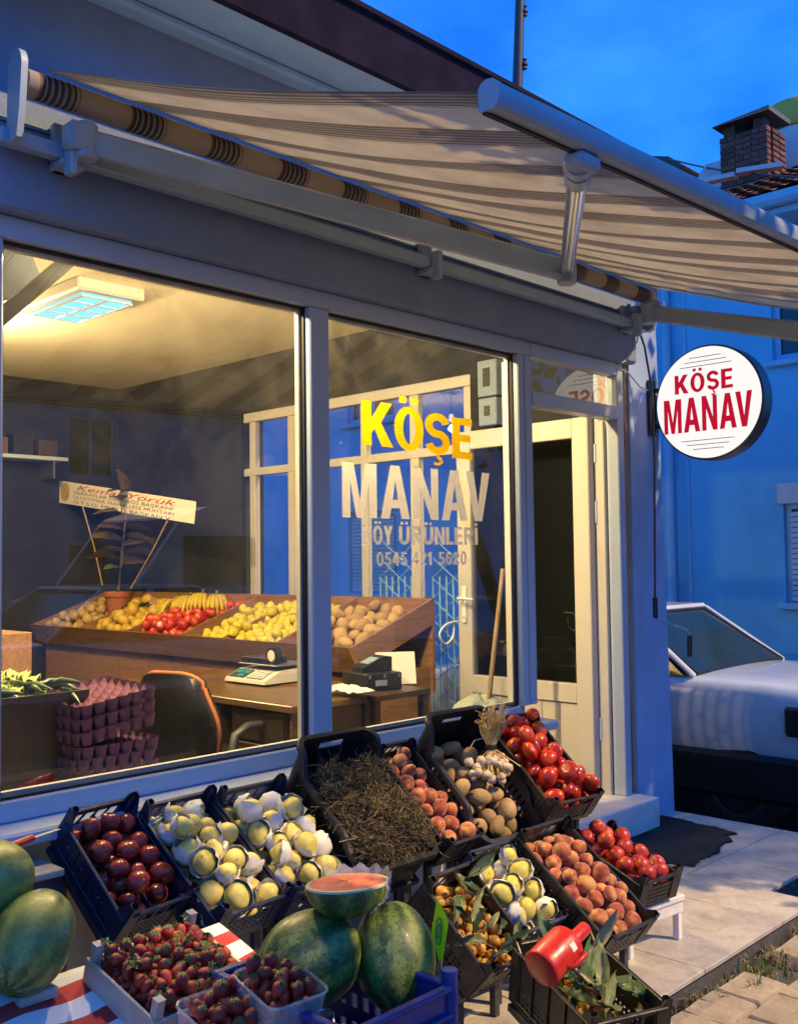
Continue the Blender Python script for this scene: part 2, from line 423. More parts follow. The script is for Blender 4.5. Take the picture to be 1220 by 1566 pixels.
# awning cloth: beige with groups of thin dark stripes every 30 cm along X (object coordinates are world metres)
CLOTHS = {'awning_cloth': ((.88, .85, .72), (.66, .64, .57), (.32, .32, .31), (.60, .50, .36)), 'roller_cloth': ((.50, .45, .38), (.36, .34, .31), (.075, .075, .095), (.36, .18, .07))}
def awning_cloth(nm):
    t = NT(nm)
    sx = t.new('ShaderNodeSeparateXYZ'); t.l.new(t.obj(), sx.inputs[0])
    u = t.math('FRACT', t.math('DIVIDE', t.math('ADD', sx.outputs[0], -1.365), .30))
    BE, GR, DK, OR = CLOTHS[nm]
    st = [(p_ * .86 if p_ < .9 else p_, c_) for p_, c_ in [(0, OR), (.018, DK), (.055, BE), (.075, DK), (.12, GR), (.155, DK), (.20, GR), (.24, DK), (.28, GR), (.32, DK), (.36, GR), (.40, DK), (.435, BE), (.465, OR), (.485, BE), (.985, OR)]]
    k = t.ramp(u, st, 'CONSTANT')
    k = t.mix(t.ramp(t.noise(5, 6, rough=.65), [(.45, 0.), (.8, .35)]), k, (.30, .26, .21))
    df = t.new('ShaderNodeBsdfDiffuse'); tl = t.new('ShaderNodeBsdfTranslucent'); t.l.new(k, df.inputs[0]); t.l.new(k, tl.inputs[0])
    m = t.new('ShaderNodeMixShader'); m.inputs[0].default_value = .40; t.l.new(df.outputs[0], m.inputs[1]); t.l.new(tl.outputs[0], m.inputs[2])
    t.l.new(m.outputs[0], t.out.inputs[0])
    bb = t.new('ShaderNodeBump'); bb.inputs['Strength'].default_value = .15; bb.inputs['Distance'].default_value = .004
    t.l.new(t.noise(140, 2), bb.inputs['Height']); t.l.new(bb.outputs[0], df.inputs['Normal'])
awning_cloth('awning_cloth'); awning_cloth('roller_cloth')

# red / white / blue-white striped table cloth
t = NT('stripe_cloth'); sx = t.new('ShaderNodeSeparateXYZ'); t.l.new(t.obj(), sx.inputs[0])
wv = t.math('ADD', sx.outputs[1], t.math('MULTIPLY', t.noise(3, 3), .02))
u = t.math('FRACT', t.math('DIVIDE', wv, .105))
k = t.ramp(u, [(0, (.42, .012, .016)), (.46, (.66, .68, .74))], 'CONSTANT')
t.col(k); t.p(rough=.85, sheen=.2); t.bump(t.noise(220, 3), .2, .003)

# fruit skins -----------------------------------------------------------------
def fruit(name, stops, rough, scale=1.4, objrand=.2, bump=.0, bscale=90, spec=.5, speck=None, sss=.06, coat=0, unit=1.0, sheen=0.):
    t = NT(name); v = t.mapping((1 / unit,) * 3); n = t.noise(scale * .6, 4, v, rnd_w=True); k = t.ramp(n, [(.5 + (p_ - .5) * .55, c_) for p_, c_ in stops])
    if speck:
        s_ = t.noise(26, 2, v, rnd_w=True); k = t.mix(t.ramp(s_, [(.60, 0.), (.68, .8)]), k, speck)
    k = t.mix(t.ramp(t.noise(2.6, 7, v, rough=.7, dist=.8, rnd_w=True), [(.60, 0.), (.74, .5)]), k, tuple(c * .35 for c in stops[0][1]))
    i = t.new('ShaderNodeObjectInfo'); r = t.ramp(i.outputs['Random'], [(0, 1 - objrand), (1, 1 + objrand)]); k = t.mix(1., k, r, 'MULTIPLY')
    t.col(k); t.p(rough=rough, spec=spec, sss=sss, coat=coat, sheen=sheen); t.b.inputs['Subsurface Radius'].default_value = (.02, .008, .004); t.b.inputs['Subsurface Scale'].default_value = .3
    if bump: t.bump(t.noise(bscale, 5), bump, .002)
fruit('plum_skin', [(.30, (.13, .012, .018)), (.55, (.26, .026, .026)), (.78, (.42, .10, .035))], .22, 1.2, .3, speck=(.30, .13, .08))
fruit('peach_skin', [(.28, (.24, .030, .022)), (.48, (.42, .105, .035)), (.62, (.58, .24, .06)), (.80, (.62, .34, .09))], .75, 1.3, .2, .25, 140, sheen=.4)
fruit('tomato_skin', [(.30, (.33, .014, .010)), (.55, (.46, .028, .012)), (.80, (.55, .13, .02))], .30, 1.1, .2, coat=.05)
fruit('nectarine_skin', [(.30, (.30, .014, .014)), (.52, (.46, .032, .020)), (.70, (.56, .12, .03)), (.84, (.58, .30, .06))], .36, 1.3, .2, speck=(.60, .30, .12))
fruit('pear_skin', [(.30, (.48, .44, .10)), (.55, (.62, .54, .15)), (.80, (.68, .55, .18))], .48, 1.2, .16, .12, 120, speck=(.30, .24, .06))
fruit('quince_skin', [(.30, (.50, .46, .08)), (.55, (.62, .54, .10)), (.80, (.66, .56, .16))], .45, 1.2, .12, .12, 120)
fruit('loquat_skin', [(.28, (.34, .16, .035)), (.50, (.52, .27, .045)), (.72, (.62, .36, .05))], .48, 1.4, .25, .1, 120, speck=(.20, .09, .03))
fruit('apple_skin', [(.30, (.38, .012, .012)), (.55, (.52, .045, .03)), (.80, (.60, .22, .06))], .25, 1.2, .2)
fruit('strawberry_skin', [(.30, (.17, .006, .010)), (.55, (.32, .014, .014)), (.80, (.50, .07, .025))], .42, 1.1, .3, .5, 24 , speck=(.45, .28, .10))
# watermelon: dark and light green stripes along its long axis (local Z)
t = NT('watermelon_skin'); sx = t.new('ShaderNodeSeparateXYZ'); t.l.new(t.obj(), sx.inputs[0])
ang = t.math('ARCTAN2', sx.outputs[1], sx.outputs[0]); wob = t.noise(26, 8, rough=.7, dist=.6); vein = t.noise(95, 8, rough=.72, dist=1.0)
sn = t.math('SINE', t.math('ADD', t.math('MULTIPLY', ang, 10.0), t.math('MULTIPLY', wob, 7.0)))
h = t.math('ADD', t.math('MULTIPLY', sn, .13), t.math('ADD', t.math('MULTIPLY', t.math('SUBTRACT', vein, .5), 1.25), .49))
k = t.ramp(h, [(.34, (.026, .058, .015)), (.46, (.052, .105, .024)), (.58, (.14, .20, .042)), (.80, (.24, .29, .065))])
k = t.mix(t.ramp(t.noise(3.4, 4, rnd_w=True), [(.50, 0.), (.70, .65)]), k, (.38, .40, .08)); k = t.mix(t.ramp(t.noise(38, 8, rough=.75), [(.62, 0.), (.74, .5)]), k, (.26, .26, .12))
t.col(k); t.p(rough=t.ramp(t.noise(20, 6), [(.3, .32), (.7, .6)]), coat=.04); t.bump(vein, .10, .003)
# kitchen foil / cling film on the cut melon
t = NT('cling_film'); t.col((.75, .78, .78)); t.p(rough=.12, metal=.0); t.b.inputs['Alpha'].default_value = .35; t.bump(t.noise(30, 4), .8, .02)
t = NT('punnet_plastic'); t.col((.85, .88, .88)); t.p(rough=.1); t.b.inputs['Alpha'].default_value = .16

# tiles of the platform: light marble-like stoneware
t = NT('marble_tile'); n = t.noise(2.2, 8, rough=.62, dist=1.4); v2 = t.noise(5, 10, rough=.6, dist=2.2)
k = t.ramp(n, [(.3, (.44, .41, .36)), (.6, (.53, .50, .44)), (.8, (.47, .45, .40))])
k = t.mix(t.ramp(v2, [(.485, 0.), (.50, .55), (.515, 0.)]), k, (.66, .63, .58))
k = t.mix(t.ramp(t.noise(9, 7, rough=.7), [(.46, 0.), (.72, .62)]), k, (.22, .19, .15)); k = t.mix(t.ramp(t.noise(60, 6, rough=.7), [(.56, 0.), (.72, .4)]), k, (.20, .17, .13))
i = t.new('ShaderNodeObjectInfo'); k = t.mix(1., k, t.ramp(i.outputs['Random'], [(0, .93), (1, 1.07)]), 'MULTIPLY')
t.col(k); t.p(rough=t.ramp(t.noise(7, 6), [(.3, .28), (.7, .55)]))
t = NT('paving'); k = t.ramp(t.noise(8, 8, rough=.7), [(.3, (.24, .20, .15)), (.7, (.42, .36, .28))])
k = t.mix(t.ramp(t.noise(40, 6), [(.5, 0.), (.8, .6)]), k, (.16, .13, .10)); i = t.new('ShaderNodeObjectInfo'); k = t.mix(1., k, t.ramp(i.outputs['Random'], [(0, .8), (1, 1.15)]), 'MULTIPLY')
t.col(k); t.p(rough=.92); t.bump(t.noise(70, 8, rough=.7), .6, .006)

def emit(name, c, s):
    t = NT(name); e = t.new('ShaderNodeEmission'); e.inputs[0].default_value = (*c, 1); e.inputs[1].default_value = s; t.l.new(e.outputs[0], t.out.inputs[0]); return t
emit('sign_face', (1.0, .95, .92), .80)
emit('sign_red', (.80, .01, .05), .52)
emit('lcd_green', (.10, .75, .45), .55)
emit('added_bulb_warm', (1.0, .72, .30), 9.0)
t = emit('lamp_diffuser', (.25, .80, 1.0), 1.1)
# ------------------------------------------------------------------ ground
def struct(name, mb, mat, **k): return tag(ob(name, mb, mat, **k), kind='structure')
ZP = -0.034                     # paved footpath level (the tiled platform top is 0, the side street lies lower)
ZS = -0.42
struct('ground', MB().add([(-900, -900, -.50), (900, -900, -.50), (900, 900, -.50), (-900, 900, -.50)], [(0, 1, 2, 3)]), 'soil')
struct('side_street', MB().grid(lambda u, v: V3(5.28 + u * 4.6, -14 + v * 44, ZS + .01 * math.sin(v * 30) * math.sin(u * 3)), 8, 40), 'asphalt')
struct('street', MB().span((-30, -10.8, -.46), (5.26, -1.6, -.24)), 'asphalt')
struct('side_road', MB().span((9.9, -10.8, -.48), (60, 1.4, -.43)), 'asphalt')
pav = struct('pavement', MB().span((-12, -1.6, -.49), (5.26, 1.70, ZP - .045)), 'curb_edge')
# paving stones laid in a broken bond, a little uneven
r = random.Random(3)
stone_meshes = []
for q in range(6):
    mb = MB(); lx, ly = .215, .165
    pts = []
    base = [(-lx, -ly), (0, -ly), (lx, -ly), (lx + .012, 0), (lx, ly), (0, ly), (-lx, ly), (-lx - .012, 0)]
    poly = [(x / 2 * (1 + r.uniform(-.05, .02)), y / 2 * (1 + r.uniform(-.06, .02))) for x, y in base]
    top = [(x * .93, y * .92, .05) for x, y in poly]; mid = [(x, y, .040) for x, y in poly]; bot = [(x, y, -.02) for x, y in poly]
    n = 8; vs_ = top + mid + bot + [(0, 0, .052)]
    fs_ = [(i, (i + 1) % n, 24) for i in range(n)] + [(n + i, n + (i + 1) % n, (i + 1) % n, i) for i in range(n)] + [(2 * n + i, 2 * n + (i + 1) % n, n + (i + 1) % n, n + i) for i in range(n)]
    stone_meshes.append(mb.add(vs_, fs_).mesh('paving_stone', 'paving', 40))
for iy in range(12):
    for ix in range(14):
        x = 2.25 + ix * .222 + (iy % 2) * .11; y = 1.60 - iy * .172
        if x > 5.2 or (y > 1.52 and r.random() < .22): continue
        o = ob('paving_stone', r.choice(stone_meshes), parent=pav)
        o.location = (x + r.uniform(-.006, .006), y + r.uniform(-.006, .006), ZP - .045 + r.uniform(-.007, .006))
        o.rotation_euler = (r.uniform(-.025, .025), r.uniform(-.025, .025), r.uniform(-.03, .03) + (PI if r.random() < .5 else 0))
# tiled platform in front of the shop
plat = struct('shop_platform', MB().span((-6, 1.755, -.48), (4.28, 3.4, -.018)).span((4.28, 1.945, -.48), (5.235, 3.4, -.019)), 'curb_edge')
tm = {}
def tile_mesh(sx, sy):
    k = (round(sx, 3), round(sy, 3))
    if k not in tm: tm[k] = MB().box((0, 0, -.009), (sx - .005, sy - .005, .018), None, .0022).mesh('tile', 'marble_tile')
    return tm[k]
xs_ = [5.24, 4.585, 3.945, 3.305, 2.665, 2.025, 1.385, .745, .105]
for i in range(len(xs_) - 1):
    for (y0, y1) in ((1.735, 2.30), (2.30, 2.93)):
        x1, x0 = xs_[i], xs_[i + 1]
        if i == 0 and y0 < 2: y0 = 1.93
        if i == 1 and y0 < 2:
            for a, b, c in ((x0, 4.26, 1.735), (4.26, x1, 1.93)):
                o = ob('tile', tile_mesh(b - a, y1 - c), parent=plat); o.location = ((a + b) / 2, (c + y1) / 2, rnd.uniform(-.0012, .0012))
            continue
        o = ob('tile', tile_mesh(x1 - x0, y1 - y0), parent=plat); o.location = ((x0 + x1) / 2, (y0 + y1) / 2, rnd.uniform(-.0012, .0012))
        o.rotation_euler = (rnd.uniform(-.002, .002), rnd.uniform(-.002, .002), 0)

# weeds and litter in the joint between platform and footpath, and at the pillar foot
def tuft(name, spots, mat, label, h, n, seed):
    r = random.Random(seed); mb = MB()
    for (x, y, z) in spots:
        for _ in range(n):
            a = r.uniform(0, 6.28); px, py = x + r.gauss(0, .018), y + r.gauss(0, .012); L = h * r.uniform(.4, 1.1); b = r.uniform(.2, 1.1)
            dx, dy = math.cos(a), math.sin(a); wd = r.uniform(.0012, .003)
            p0 = V3(px, py, z); p1 = p0 + V3(dx * L * b * .35, dy * L * b * .35, L * .65); p2 = p0 + V3(dx * L * b, dy * L * b, L * (1 - b * .35))
            sd = V3(-dy, dx, 0) * wd
            mb.add([p0 - sd, p0 + sd, p1 + sd, p1 - sd, p2], [(0, 1, 2, 3), (3, 2, 4)])
    return tag(ob(name, mb, mat, recalc=False), label, 'weeds', kind='stuff')
r = random.Random(8)
tuft('grass_weeds', [(r.uniform(2.6, 4.2), 1.70 + r.uniform(-.07, .02), -.07) for _ in range(26)] + [(3.52 + r.gauss(0, .1), 1.60 + r.gauss(0, .04), -.06) for _ in range(8)], 'grass', 'small green weeds sprouting between platform edge and paving', .055, 13, 1)
tuft('dry_weeds', [(r.uniform(2.6, 4.1), 1.69 + r.uniform(-.09, .03), -.07) for _ in range(46)], 'grass_dry', 'dry grass littering the joint along the platform edge', .05, 12, 2)
tuft('pillar_weeds', [(4.86 + r.uniform(-.03, .05), 2.90 + r.uniform(-.02, .02), 0.) for _ in range(7)], 'grass', 'dark weeds growing at the foot of the pillar', .10, 10, 4)
tuft('corner_weeds', [(5.33 + r.uniform(0, .22), 2.86 + r.uniform(-.15, .25), ZS) for _ in range(12)], 'grass', 'grass growing beside the side street kerb', .38, 12, 5)

# ------------------------------------------------------------------ the shop building
B = thing('shop_building', 'grey plastered corner shop with large windows and blue painted pillar', 'building', (3.2, 2.95, 0))
def bp(name, mb, mat, parent=B, smooth=None): return ob(name, mb, mat, parent, True, smooth)
bp('base_wall', MB().span((-.6, 2.93, -.4), (3.90, 3.10, .63)), 'plaster_cream')
bp('side_return_wall', MB().span((-6, 2.92, -.4), (-.6, 3.10, 3.22)), 'plaster_cream')
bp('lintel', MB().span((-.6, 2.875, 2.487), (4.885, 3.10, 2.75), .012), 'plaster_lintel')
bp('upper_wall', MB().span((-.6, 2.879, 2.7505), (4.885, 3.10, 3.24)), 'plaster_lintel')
pl = MB()                                                  # battered pillar
pl.add([(4.885, 2.93, -.02), (5.265, 2.93, -.02), (5.265, 3.16, -.02), (4.885, 3.16, -.02), (4.885, 2.93, 3.24), (5.175, 2.93, 3.24), (5.175, 3.16, 3.24), (4.885, 3.16, 3.24)],
       [(0, 3, 2, 1), (4, 5, 6, 7), (0, 1, 5, 4), (1, 2, 6, 5), (2, 3, 7, 6), (3, 0, 4, 7)])
bp('pillar', pl, 'pillar_paint')
bp('reveal', MB().span((4.862, 2.945, .0), (4.884, 3.12, 2.486)), 'plaster_reveal')
bp('pillar_foot', MB().span((5.0, 2.9, -.45), (5.262, 3.16, -.022)), 'curb_edge')
# side wall with its glazing
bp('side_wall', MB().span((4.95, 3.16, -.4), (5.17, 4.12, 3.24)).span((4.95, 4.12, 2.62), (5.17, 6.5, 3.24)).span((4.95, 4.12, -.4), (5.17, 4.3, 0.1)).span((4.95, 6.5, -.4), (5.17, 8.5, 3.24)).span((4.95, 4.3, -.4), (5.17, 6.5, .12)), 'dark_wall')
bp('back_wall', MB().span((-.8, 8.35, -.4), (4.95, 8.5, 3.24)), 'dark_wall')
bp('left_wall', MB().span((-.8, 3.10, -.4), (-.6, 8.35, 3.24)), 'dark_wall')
bp('ceiling', MB().span((-.6, 3.10, 3.05), (4.95, 8.35, 3.12)), 'ceiling_paint')
bp('floor', MB().span((-.6, 3.10, -.4), (4.95, 8.35, .15)), 'floor_tile')
bp('roof_slab', MB().span((-.8, 3.0, 3.24), (5.2, 8.5, 3.3)), 'dark_wall')
bp('soffit', MB().span((-3, 2.56, 3.25), (5.4, 2.95, 3.285)), 'soffit_paint')
bp('soffit_moulding', MB().span((-3, 2.80, 3.215), (5.3, 2.878, 3.249), .01), 'soffit_paint')
fz = MB(); fz.add([(-3, 2.545, 3.205), (5.45, 2.545, 3.205), (5.45, 2.52, 3.39), (-3, 2.52, 3.39), (-3, 2.575, 3.205), (5.45, 2.575, 3.205), (5.45, 2.56, 3.39), (-3, 2.56, 3.39)],
                  [(0, 1, 2, 3), (5, 4, 7, 6), (0, 4, 5, 1), (3, 2, 6, 7), (0, 3, 7, 4), (1, 5, 6, 2)])
bp('fascia', fz, 'fascia_wood')
rf = MB(); rf.add([(-3, 2.505, 3.392), (5.5, 2.505, 3.392), (5.5, 5.6, 4.35), (-3, 5.6, 4.35), (-3, 2.505, 3.41), (5.5, 2.505, 3.41), (5.5, 5.6, 4.39), (-3, 5.6, 4.39)],
                  [(0, 3, 2, 1), (4, 5, 6, 7), (0, 1, 5, 4), (1, 2, 6, 5), (2, 3, 7, 6), (3, 0, 4, 7)])
bp('roof', rf, 'fascia_wood')
bp('door_threshold', MB().span((3.98, 2.79, .0), (4.86, 3.10, .16), .006), 'paint_white')

# shop window: frame members, panes, beads
W = ob('shop_window', MB().span((-.6, 2.925, 2.415), (3.975, 2.995, 2.486), .004), 'pvc_white', B, True)
def wp(name, mb, mat, parent=W, smooth=None): return ob(name, mb, mat, parent, True, smooth)
wp('sill', MB().span((-.6, 2.80, .628), (3.98, 3.02, .672), .008), 'pvc_white')
wp('bottom_rail', MB().span((-.6, 2.93, .6725), (3.86, 2.99, .735), .004), 'pvc_white')
for x0, x1 in ((1.275, 1.345), (2.555, 2.655), (3.865, 3.915), (3.922, 3.978)):
    wp('mullion', MB().span((x0, 2.921, .736), (x1, 2.998, 2.414), .005), 'pvc_white')
for x0, x1 in ((-.6, 1.274), (1.346, 2.554), (2.656, 3.864)):
    wp('pane', MB().add([(x0, 2.962, .736), (x1, 2.962, .736), (x1, 2.962, 2.414), (x0, 2.962, 2.414)], [(0, 1, 2, 3)]), 'glass_pane')
    g = MB(); a, b, z0, z1 = x0 + .0005, x1 - .0005, .7365, 2.4135
    g.span((a, 2.95, z0), (a + .007, 2.966, z1)); g.span((b - .007, 2.95, z0), (b, 2.966, z1)); g.span((a + .007, 2.95, z1 - .007), (b - .007, 2.966, z1)); g.span((a + .007, 2.95, z0), (b - .007, 2.966, z0 + .007))
    wp('gasket', g, 'rubber')
    h = MB()
    h.span((a, 2.967, z0), (a + .02, 2.988, z1)); h.span((b - .02, 2.967, z0), (b, 2.988, z1)); h.span((a + .02, 2.967, z1 - .02), (b - .02, 2.988, z1)); h.span((a + .02, 2.967, z0), (b - .02, 2.988, z0 + .02))
    wp('glazing_bead', h, 'pvc_door')
# doorway frame with transom light
DF = ob('door_frame', MB().span((4.75, 2.925, .16), (4.815, 3.0, 2.485), .005), 'pvc_white', B, True)
wp('head', MB().span((3.9785, 2.925, 2.415), (4.7495, 2.995, 2.485), .004), 'pvc_white', DF)
wp('transom_bar', MB().span((3.9785, 2.915, 2.175), (4.7495, 3.0, 2.245), .005), 'pvc_white', DF)
wp('jamb_strip', MB().span((4.722, 3.001, .16), (4.748, 3.075, 2.174), .003), 'pvc_door', DF)
wp('inner_post', MB().span((3.93, 2.999, .16), (3.976, 3.07, 2.4), .003), 'pvc_door', DF)
wp('transom_pane', MB().add([(3.979, 2.957, 2.246), (4.749, 2.957, 2.246), (4.749, 2.957, 2.414), (3.979, 2.957, 2.414)], [(0, 1, 2, 3)]), 'glass_pane', DF)
# door leaf, swung 90 degrees inwards
DL = ob('door', MB().span((4.66, 3.06, .175), (4.715, 3.165, 2.20), .005).span((4.66, 3.895, .175), (4.715, 4.0, 2.20), .005).span((4.6605, 3.164, 2.09), (4.7145, 3.896, 2.199), .004)
        .span((4.6605, 3.164, .64), (4.7145, 3.896, .745), .004).span((4.6605, 3.164, .175), (4.7145, 3.896, .285), .004), 'pvc_door', B, True)
for i in range(6):
    wp('panel_board', MB().span((4.674, 3.1655 + i * .1217, .286), (4.702, 3.1655 + (i + 1) * .1217 - .003, .639), .003), 'pvc_door', DL)
wp('door_pane', MB().add([(4.687, 3.165, .746), (4.687, 3.895, .746), (4.687, 3.895, 2.089), (4.687, 3.165, 2.089)], [(0, 1, 2, 3)]), 'glass_dark', DL)
wp('hinge', MB().tube([(4.722, 3.056, 1.62), (4.722, 3.056, 1.74)], .011, 8).tube([(4.722, 3.056, .45), (4.722, 3.056, .57)], .011, 8).tube([(4.722, 3.056, 1.95), (4.722, 3.056, 2.05)], .011, 8), 'pvc_white', DL, 40)
wp('handle', MB().span((4.648, 3.93, 1.05), (4.659, 3.965, 1.27), .004).tube([(4.655, 3.948, 1.2), (4.60, 3.948, 1.2), (4.595, 3.93, 1.2), (4.595, 3.83, 1.195)], .0095, 8).tube([(4.66, 3.948, 1.09), (4.64, 3.948, 1.09)], .008, 8), 'paint_white', DL, 40)

# glazing of the side wall (frames seen through the window)
SW = ob('side_window', MB().span((4.97, 4.12, 2.545), (5.03, 6.5, 2.62), .004).span((4.971, 4.12, 2.115), (5.029, 6.5, 2.175), .004), 'pvc_door', B, True)
for y0, y1 in ((4.12, 4.20), (4.60, 4.68), (5.10, 5.16), (5.84, 5.90), (5.905, 5.96), (6.36, 6.43)):
    wp('mullion', MB().span((4.975, y0, .12), (5.025, y1, 2.544), .004), 'pvc_door', SW)
for y0, y1 in ((4.2, 4.6), (4.7, 5.10), (5.17, 5.82), (5.98, 6.36)):
    wp('pane', MB().add([(5.0, y0, .12), (5.0, y1, .12), (5.0, y1, 2.545), (5.0, y0, 2.545)], [(0, 1, 2, 3)]), 'glass_clear', SW)
gr = MB()                                                  # lattice grille outside the lower panes
for y0, y1 in ((4.22, 4.58), (4.72, 5.08)):
    for k in range(7):
        y = y0 + (y1 - y0) * k / 6; gr.span((5.075, y - .004, .2), (5.083, y + .004, 1.32))
    for k in range(9):
        z = .2 + k * .14; gr.bar((5.087, y0, z), (5.087, y1, z + .26), .005, .005); gr.bar((5.093, y1, z), (5.093, y0, z + .26), .005, .005)
wp('grille', gr, 'bluewall_trim', SW)

# lettering: bold condensed capitals drawn as outlines
def _ring(cx, cy, rx, ry, tx, ty, a0=0, a1=360, n=30):
    q = []
    for i in range(n):
        a, b = rad(a0 + (a1 - a0) * i / n), rad(a0 + (a1 - a0) * (i + 1) / n)
        q.append([(cx + rx * math.cos(a), cy + ry * math.sin(a)), (cx + rx * math.cos(b), cy + ry * math.sin(b)), (cx + (rx - tx) * math.cos(b), cy + (ry - ty) * math.sin(b)), (cx + (rx - tx) * math.cos(a), cy + (ry - ty) * math.sin(a))])
    return q
def _strip(pts, t):
    L = []; R_ = []; n = len(pts)
    for i, (x, y) in enumerate(pts):
        ax, ay = pts[max(0, i - 1)]; bx, by = pts[min(n - 1, i + 1)]; d = math.hypot(bx - ax, by - ay); nx, ny = -(by - ay) / d, (bx - ax) / d
        L.append((x + nx * t / 2, y + ny * t / 2)); R_.append((x - nx * t / 2, y - ny * t / 2))
    return [[L[i], L[i + 1], R_[i + 1], R_[i]] for i in range(n - 1)]
def _arc(cx, cy, rx, ry, a0, a1, n=18): return [(cx + rx * math.cos(rad(a0 + (a1 - a0) * i / n)), cy + ry * math.sin(rad(a0 + (a1 - a0) * i / n))) for i in range(n + 1)]
_T = .21
_rect = lambda x0, y0, x1, y1: [(x0, y0), (x1, y0), (x1, y1), (x0, y1)]
GLY = {
 'E': (.56, [[[(0, 0), (.56, 0), (.56, .17), (_T, .17), (_T, .42), (.51, .42), (.51, .59), (_T, .59), (_T, .83), (.55, .83), (.55, 1), (0, 1)]]]),
 'K': (.71, [[[(0, 0), (_T, 0), (_T, .28), (.285, .38), (.455, 0), (.71, 0), (.43, .54), (.69, 1), (.445, 1), (_T, .60), (_T, 1), (0, 1)]]]),
 'M': (.82, [[[(0, 0), (.18, 0), (.18, .70), (.33, 0), (.49, 0), (.64, .70), (.64, 0), (.82, 0), (.82, 1), (.56, 1), (.41, .32), (.26, 1), (0, 1)]]]),
 'A': (.74, [[[(0, 0), (.21, 0), (.26, .20), (.30, .36), (.37, .74), (.37, 1), (.26, 1)], [(.74, 0), (.48, 1), (.37, 1), (.37, .74), (.44, .36), (.48, .20), (.53, 0)], [(.26, .20), (.48, .20), (.44, .36), (.30, .36)]]]),
 'N': (.68, [[[(0, 0), (.19, 0), (.19, .64), (.48, 0), (.68, 0), (.68, 1), (.49, 1), (.49, .37), (.20, 1), (0, 1)]]]),
 'V': (.72, [[[(.25, 0), (.47, 0), (.72, 1), (.50, 1), (.36, .30), (.22, 1), (0, 1)]]]),
 'Y': (.70, [[[(.245, 0), (.455, 0), (.455, .40), (.70, 1), (.46, 1), (.35, .62), (.24, 1), (0, 1), (.245, .40)]]]),
 'L': (.52, [[[(0, 0), (.52, 0), (.52, .17), (_T, .17), (_T, 1), (0, 1)]]]),
 'I': (.21, [[_rect(0, 0, .21, 1)]]),
 'R': (.70, [[_rect(0, 0, _T, 1), _rect(_T, .83, .38, 1), _rect(_T, .435, .38, .605), [(.26, .434), (.45, .434), (.70, 0), (.46, 0)]] + [], _ring(.38, .7175, .28, .2825, .19, .17, -90, 90, 14)]),
 'O': (.72, [_ring(.36, .5, .36, .515, .205, .165)]),
 'S': (.62, [_strip(_arc(.31, .705, .215, .205, 12, 270) + _arc(.31, .295, .215, .205, 90, -168)[1:], .18)]),
 'U': (.68, [_strip([(.1, 1)] + _arc(.34, .33, .24, .24, 180, 360) + [(.58, 1)], .195)]),
 '0': (.58, [_ring(.29, .5, .29, .51, .17, .16)]),
 '1': (.40, [[[(.18, 0), (.38, 0), (.38, 1), (.22, 1), (.02, .80), (.02, .62), (.18, .74)]]]),
 '2': (.58, [_strip(_arc(.29, .71, .195, .20, 168, -30) + [(.10, .14)], .175), [_rect(0, 0, .56, .16)]]),
 '4': (.60, [[_rect(.30, 0, .49, 1)], [_rect(0, .2, .60, .36)], [[(0, .36), (.18, .36), (.30, .62), (.30, 1), (.27, 1)]]]),
 '5': (.58, [[_rect(.08, .83, .53, 1), _rect(.08, .46, .26, .83)], _strip(_arc(.27, .32, .205, .235, 135, -160), .175)]),
 '6': (.58, [_ring(.29, .31, .29, .32, .17, .15), _strip([(.09, .33), (.09, .55), (.15, .76), (.28, .89), (.40, .90), (.49, .83)], .17)]),
}
def _sq(c, y, s=.155): return _rect(c - s / 2, y, c + s / 2, y + s)
def glyph(ch):
    if ch in 'ÖÜ': w_, st = GLY['O' if ch == 'Ö' else 'U']; return w_, st + [[_sq(w_ / 2 - .15, 1.09), _sq(w_ / 2 + .15, 1.09)]]
    if ch == 'İ': w_, st = GLY['I']; return w_, st + [[_sq(w_ / 2, 1.09, .17)]]
    if ch == 'Ş': w_, st = GLY['S']; return w_, st + [_strip([(.32, .0), (.31, -.06), (.38, -.10), (.40, -.16), (.34, -.22), (.22, -.215)], .075)]
    return GLY[ch]
def text_mesh(s, h, mat, width, ext=.0012, gap=.10):
    mb = MB(); x = 0; parts = []
    for i_, ch in enumerate(s):
        if ch == ' ': x += .30; continue
        if i_ and s[i_ - 1] + ch in ('AV', 'VA'): x -= .13
        w_, st = glyph(ch)
        for k, polys in enumerate(st):
            for p in polys: parts.append(([(q[0] + x, q[1]) for q in p], k))
        x += w_ + gap
    tot = x - gap; sx_ = width / tot
    for p, k in parts:
        a = sum(p[i][0] * p[(i + 1) % len(p)][1] - p[(i + 1) % len(p)][0] * p[i][1] for i in range(len(p)))
        if a < 0: p = p[::-1]
        z = ext + k * .0002; n = len(p); top = [(q[0] * sx_, q[1] * h, z) for q in p]; bot = [(q[0] * sx_, q[1] * h, 0) for q in p]
        mb.add(top + bot, [tuple(range(n))] + [(i, n + i, n + (i + 1) % n, (i + 1) % n) for i in range(n)])
    return mb.mesh('lettering', mat, None, False)
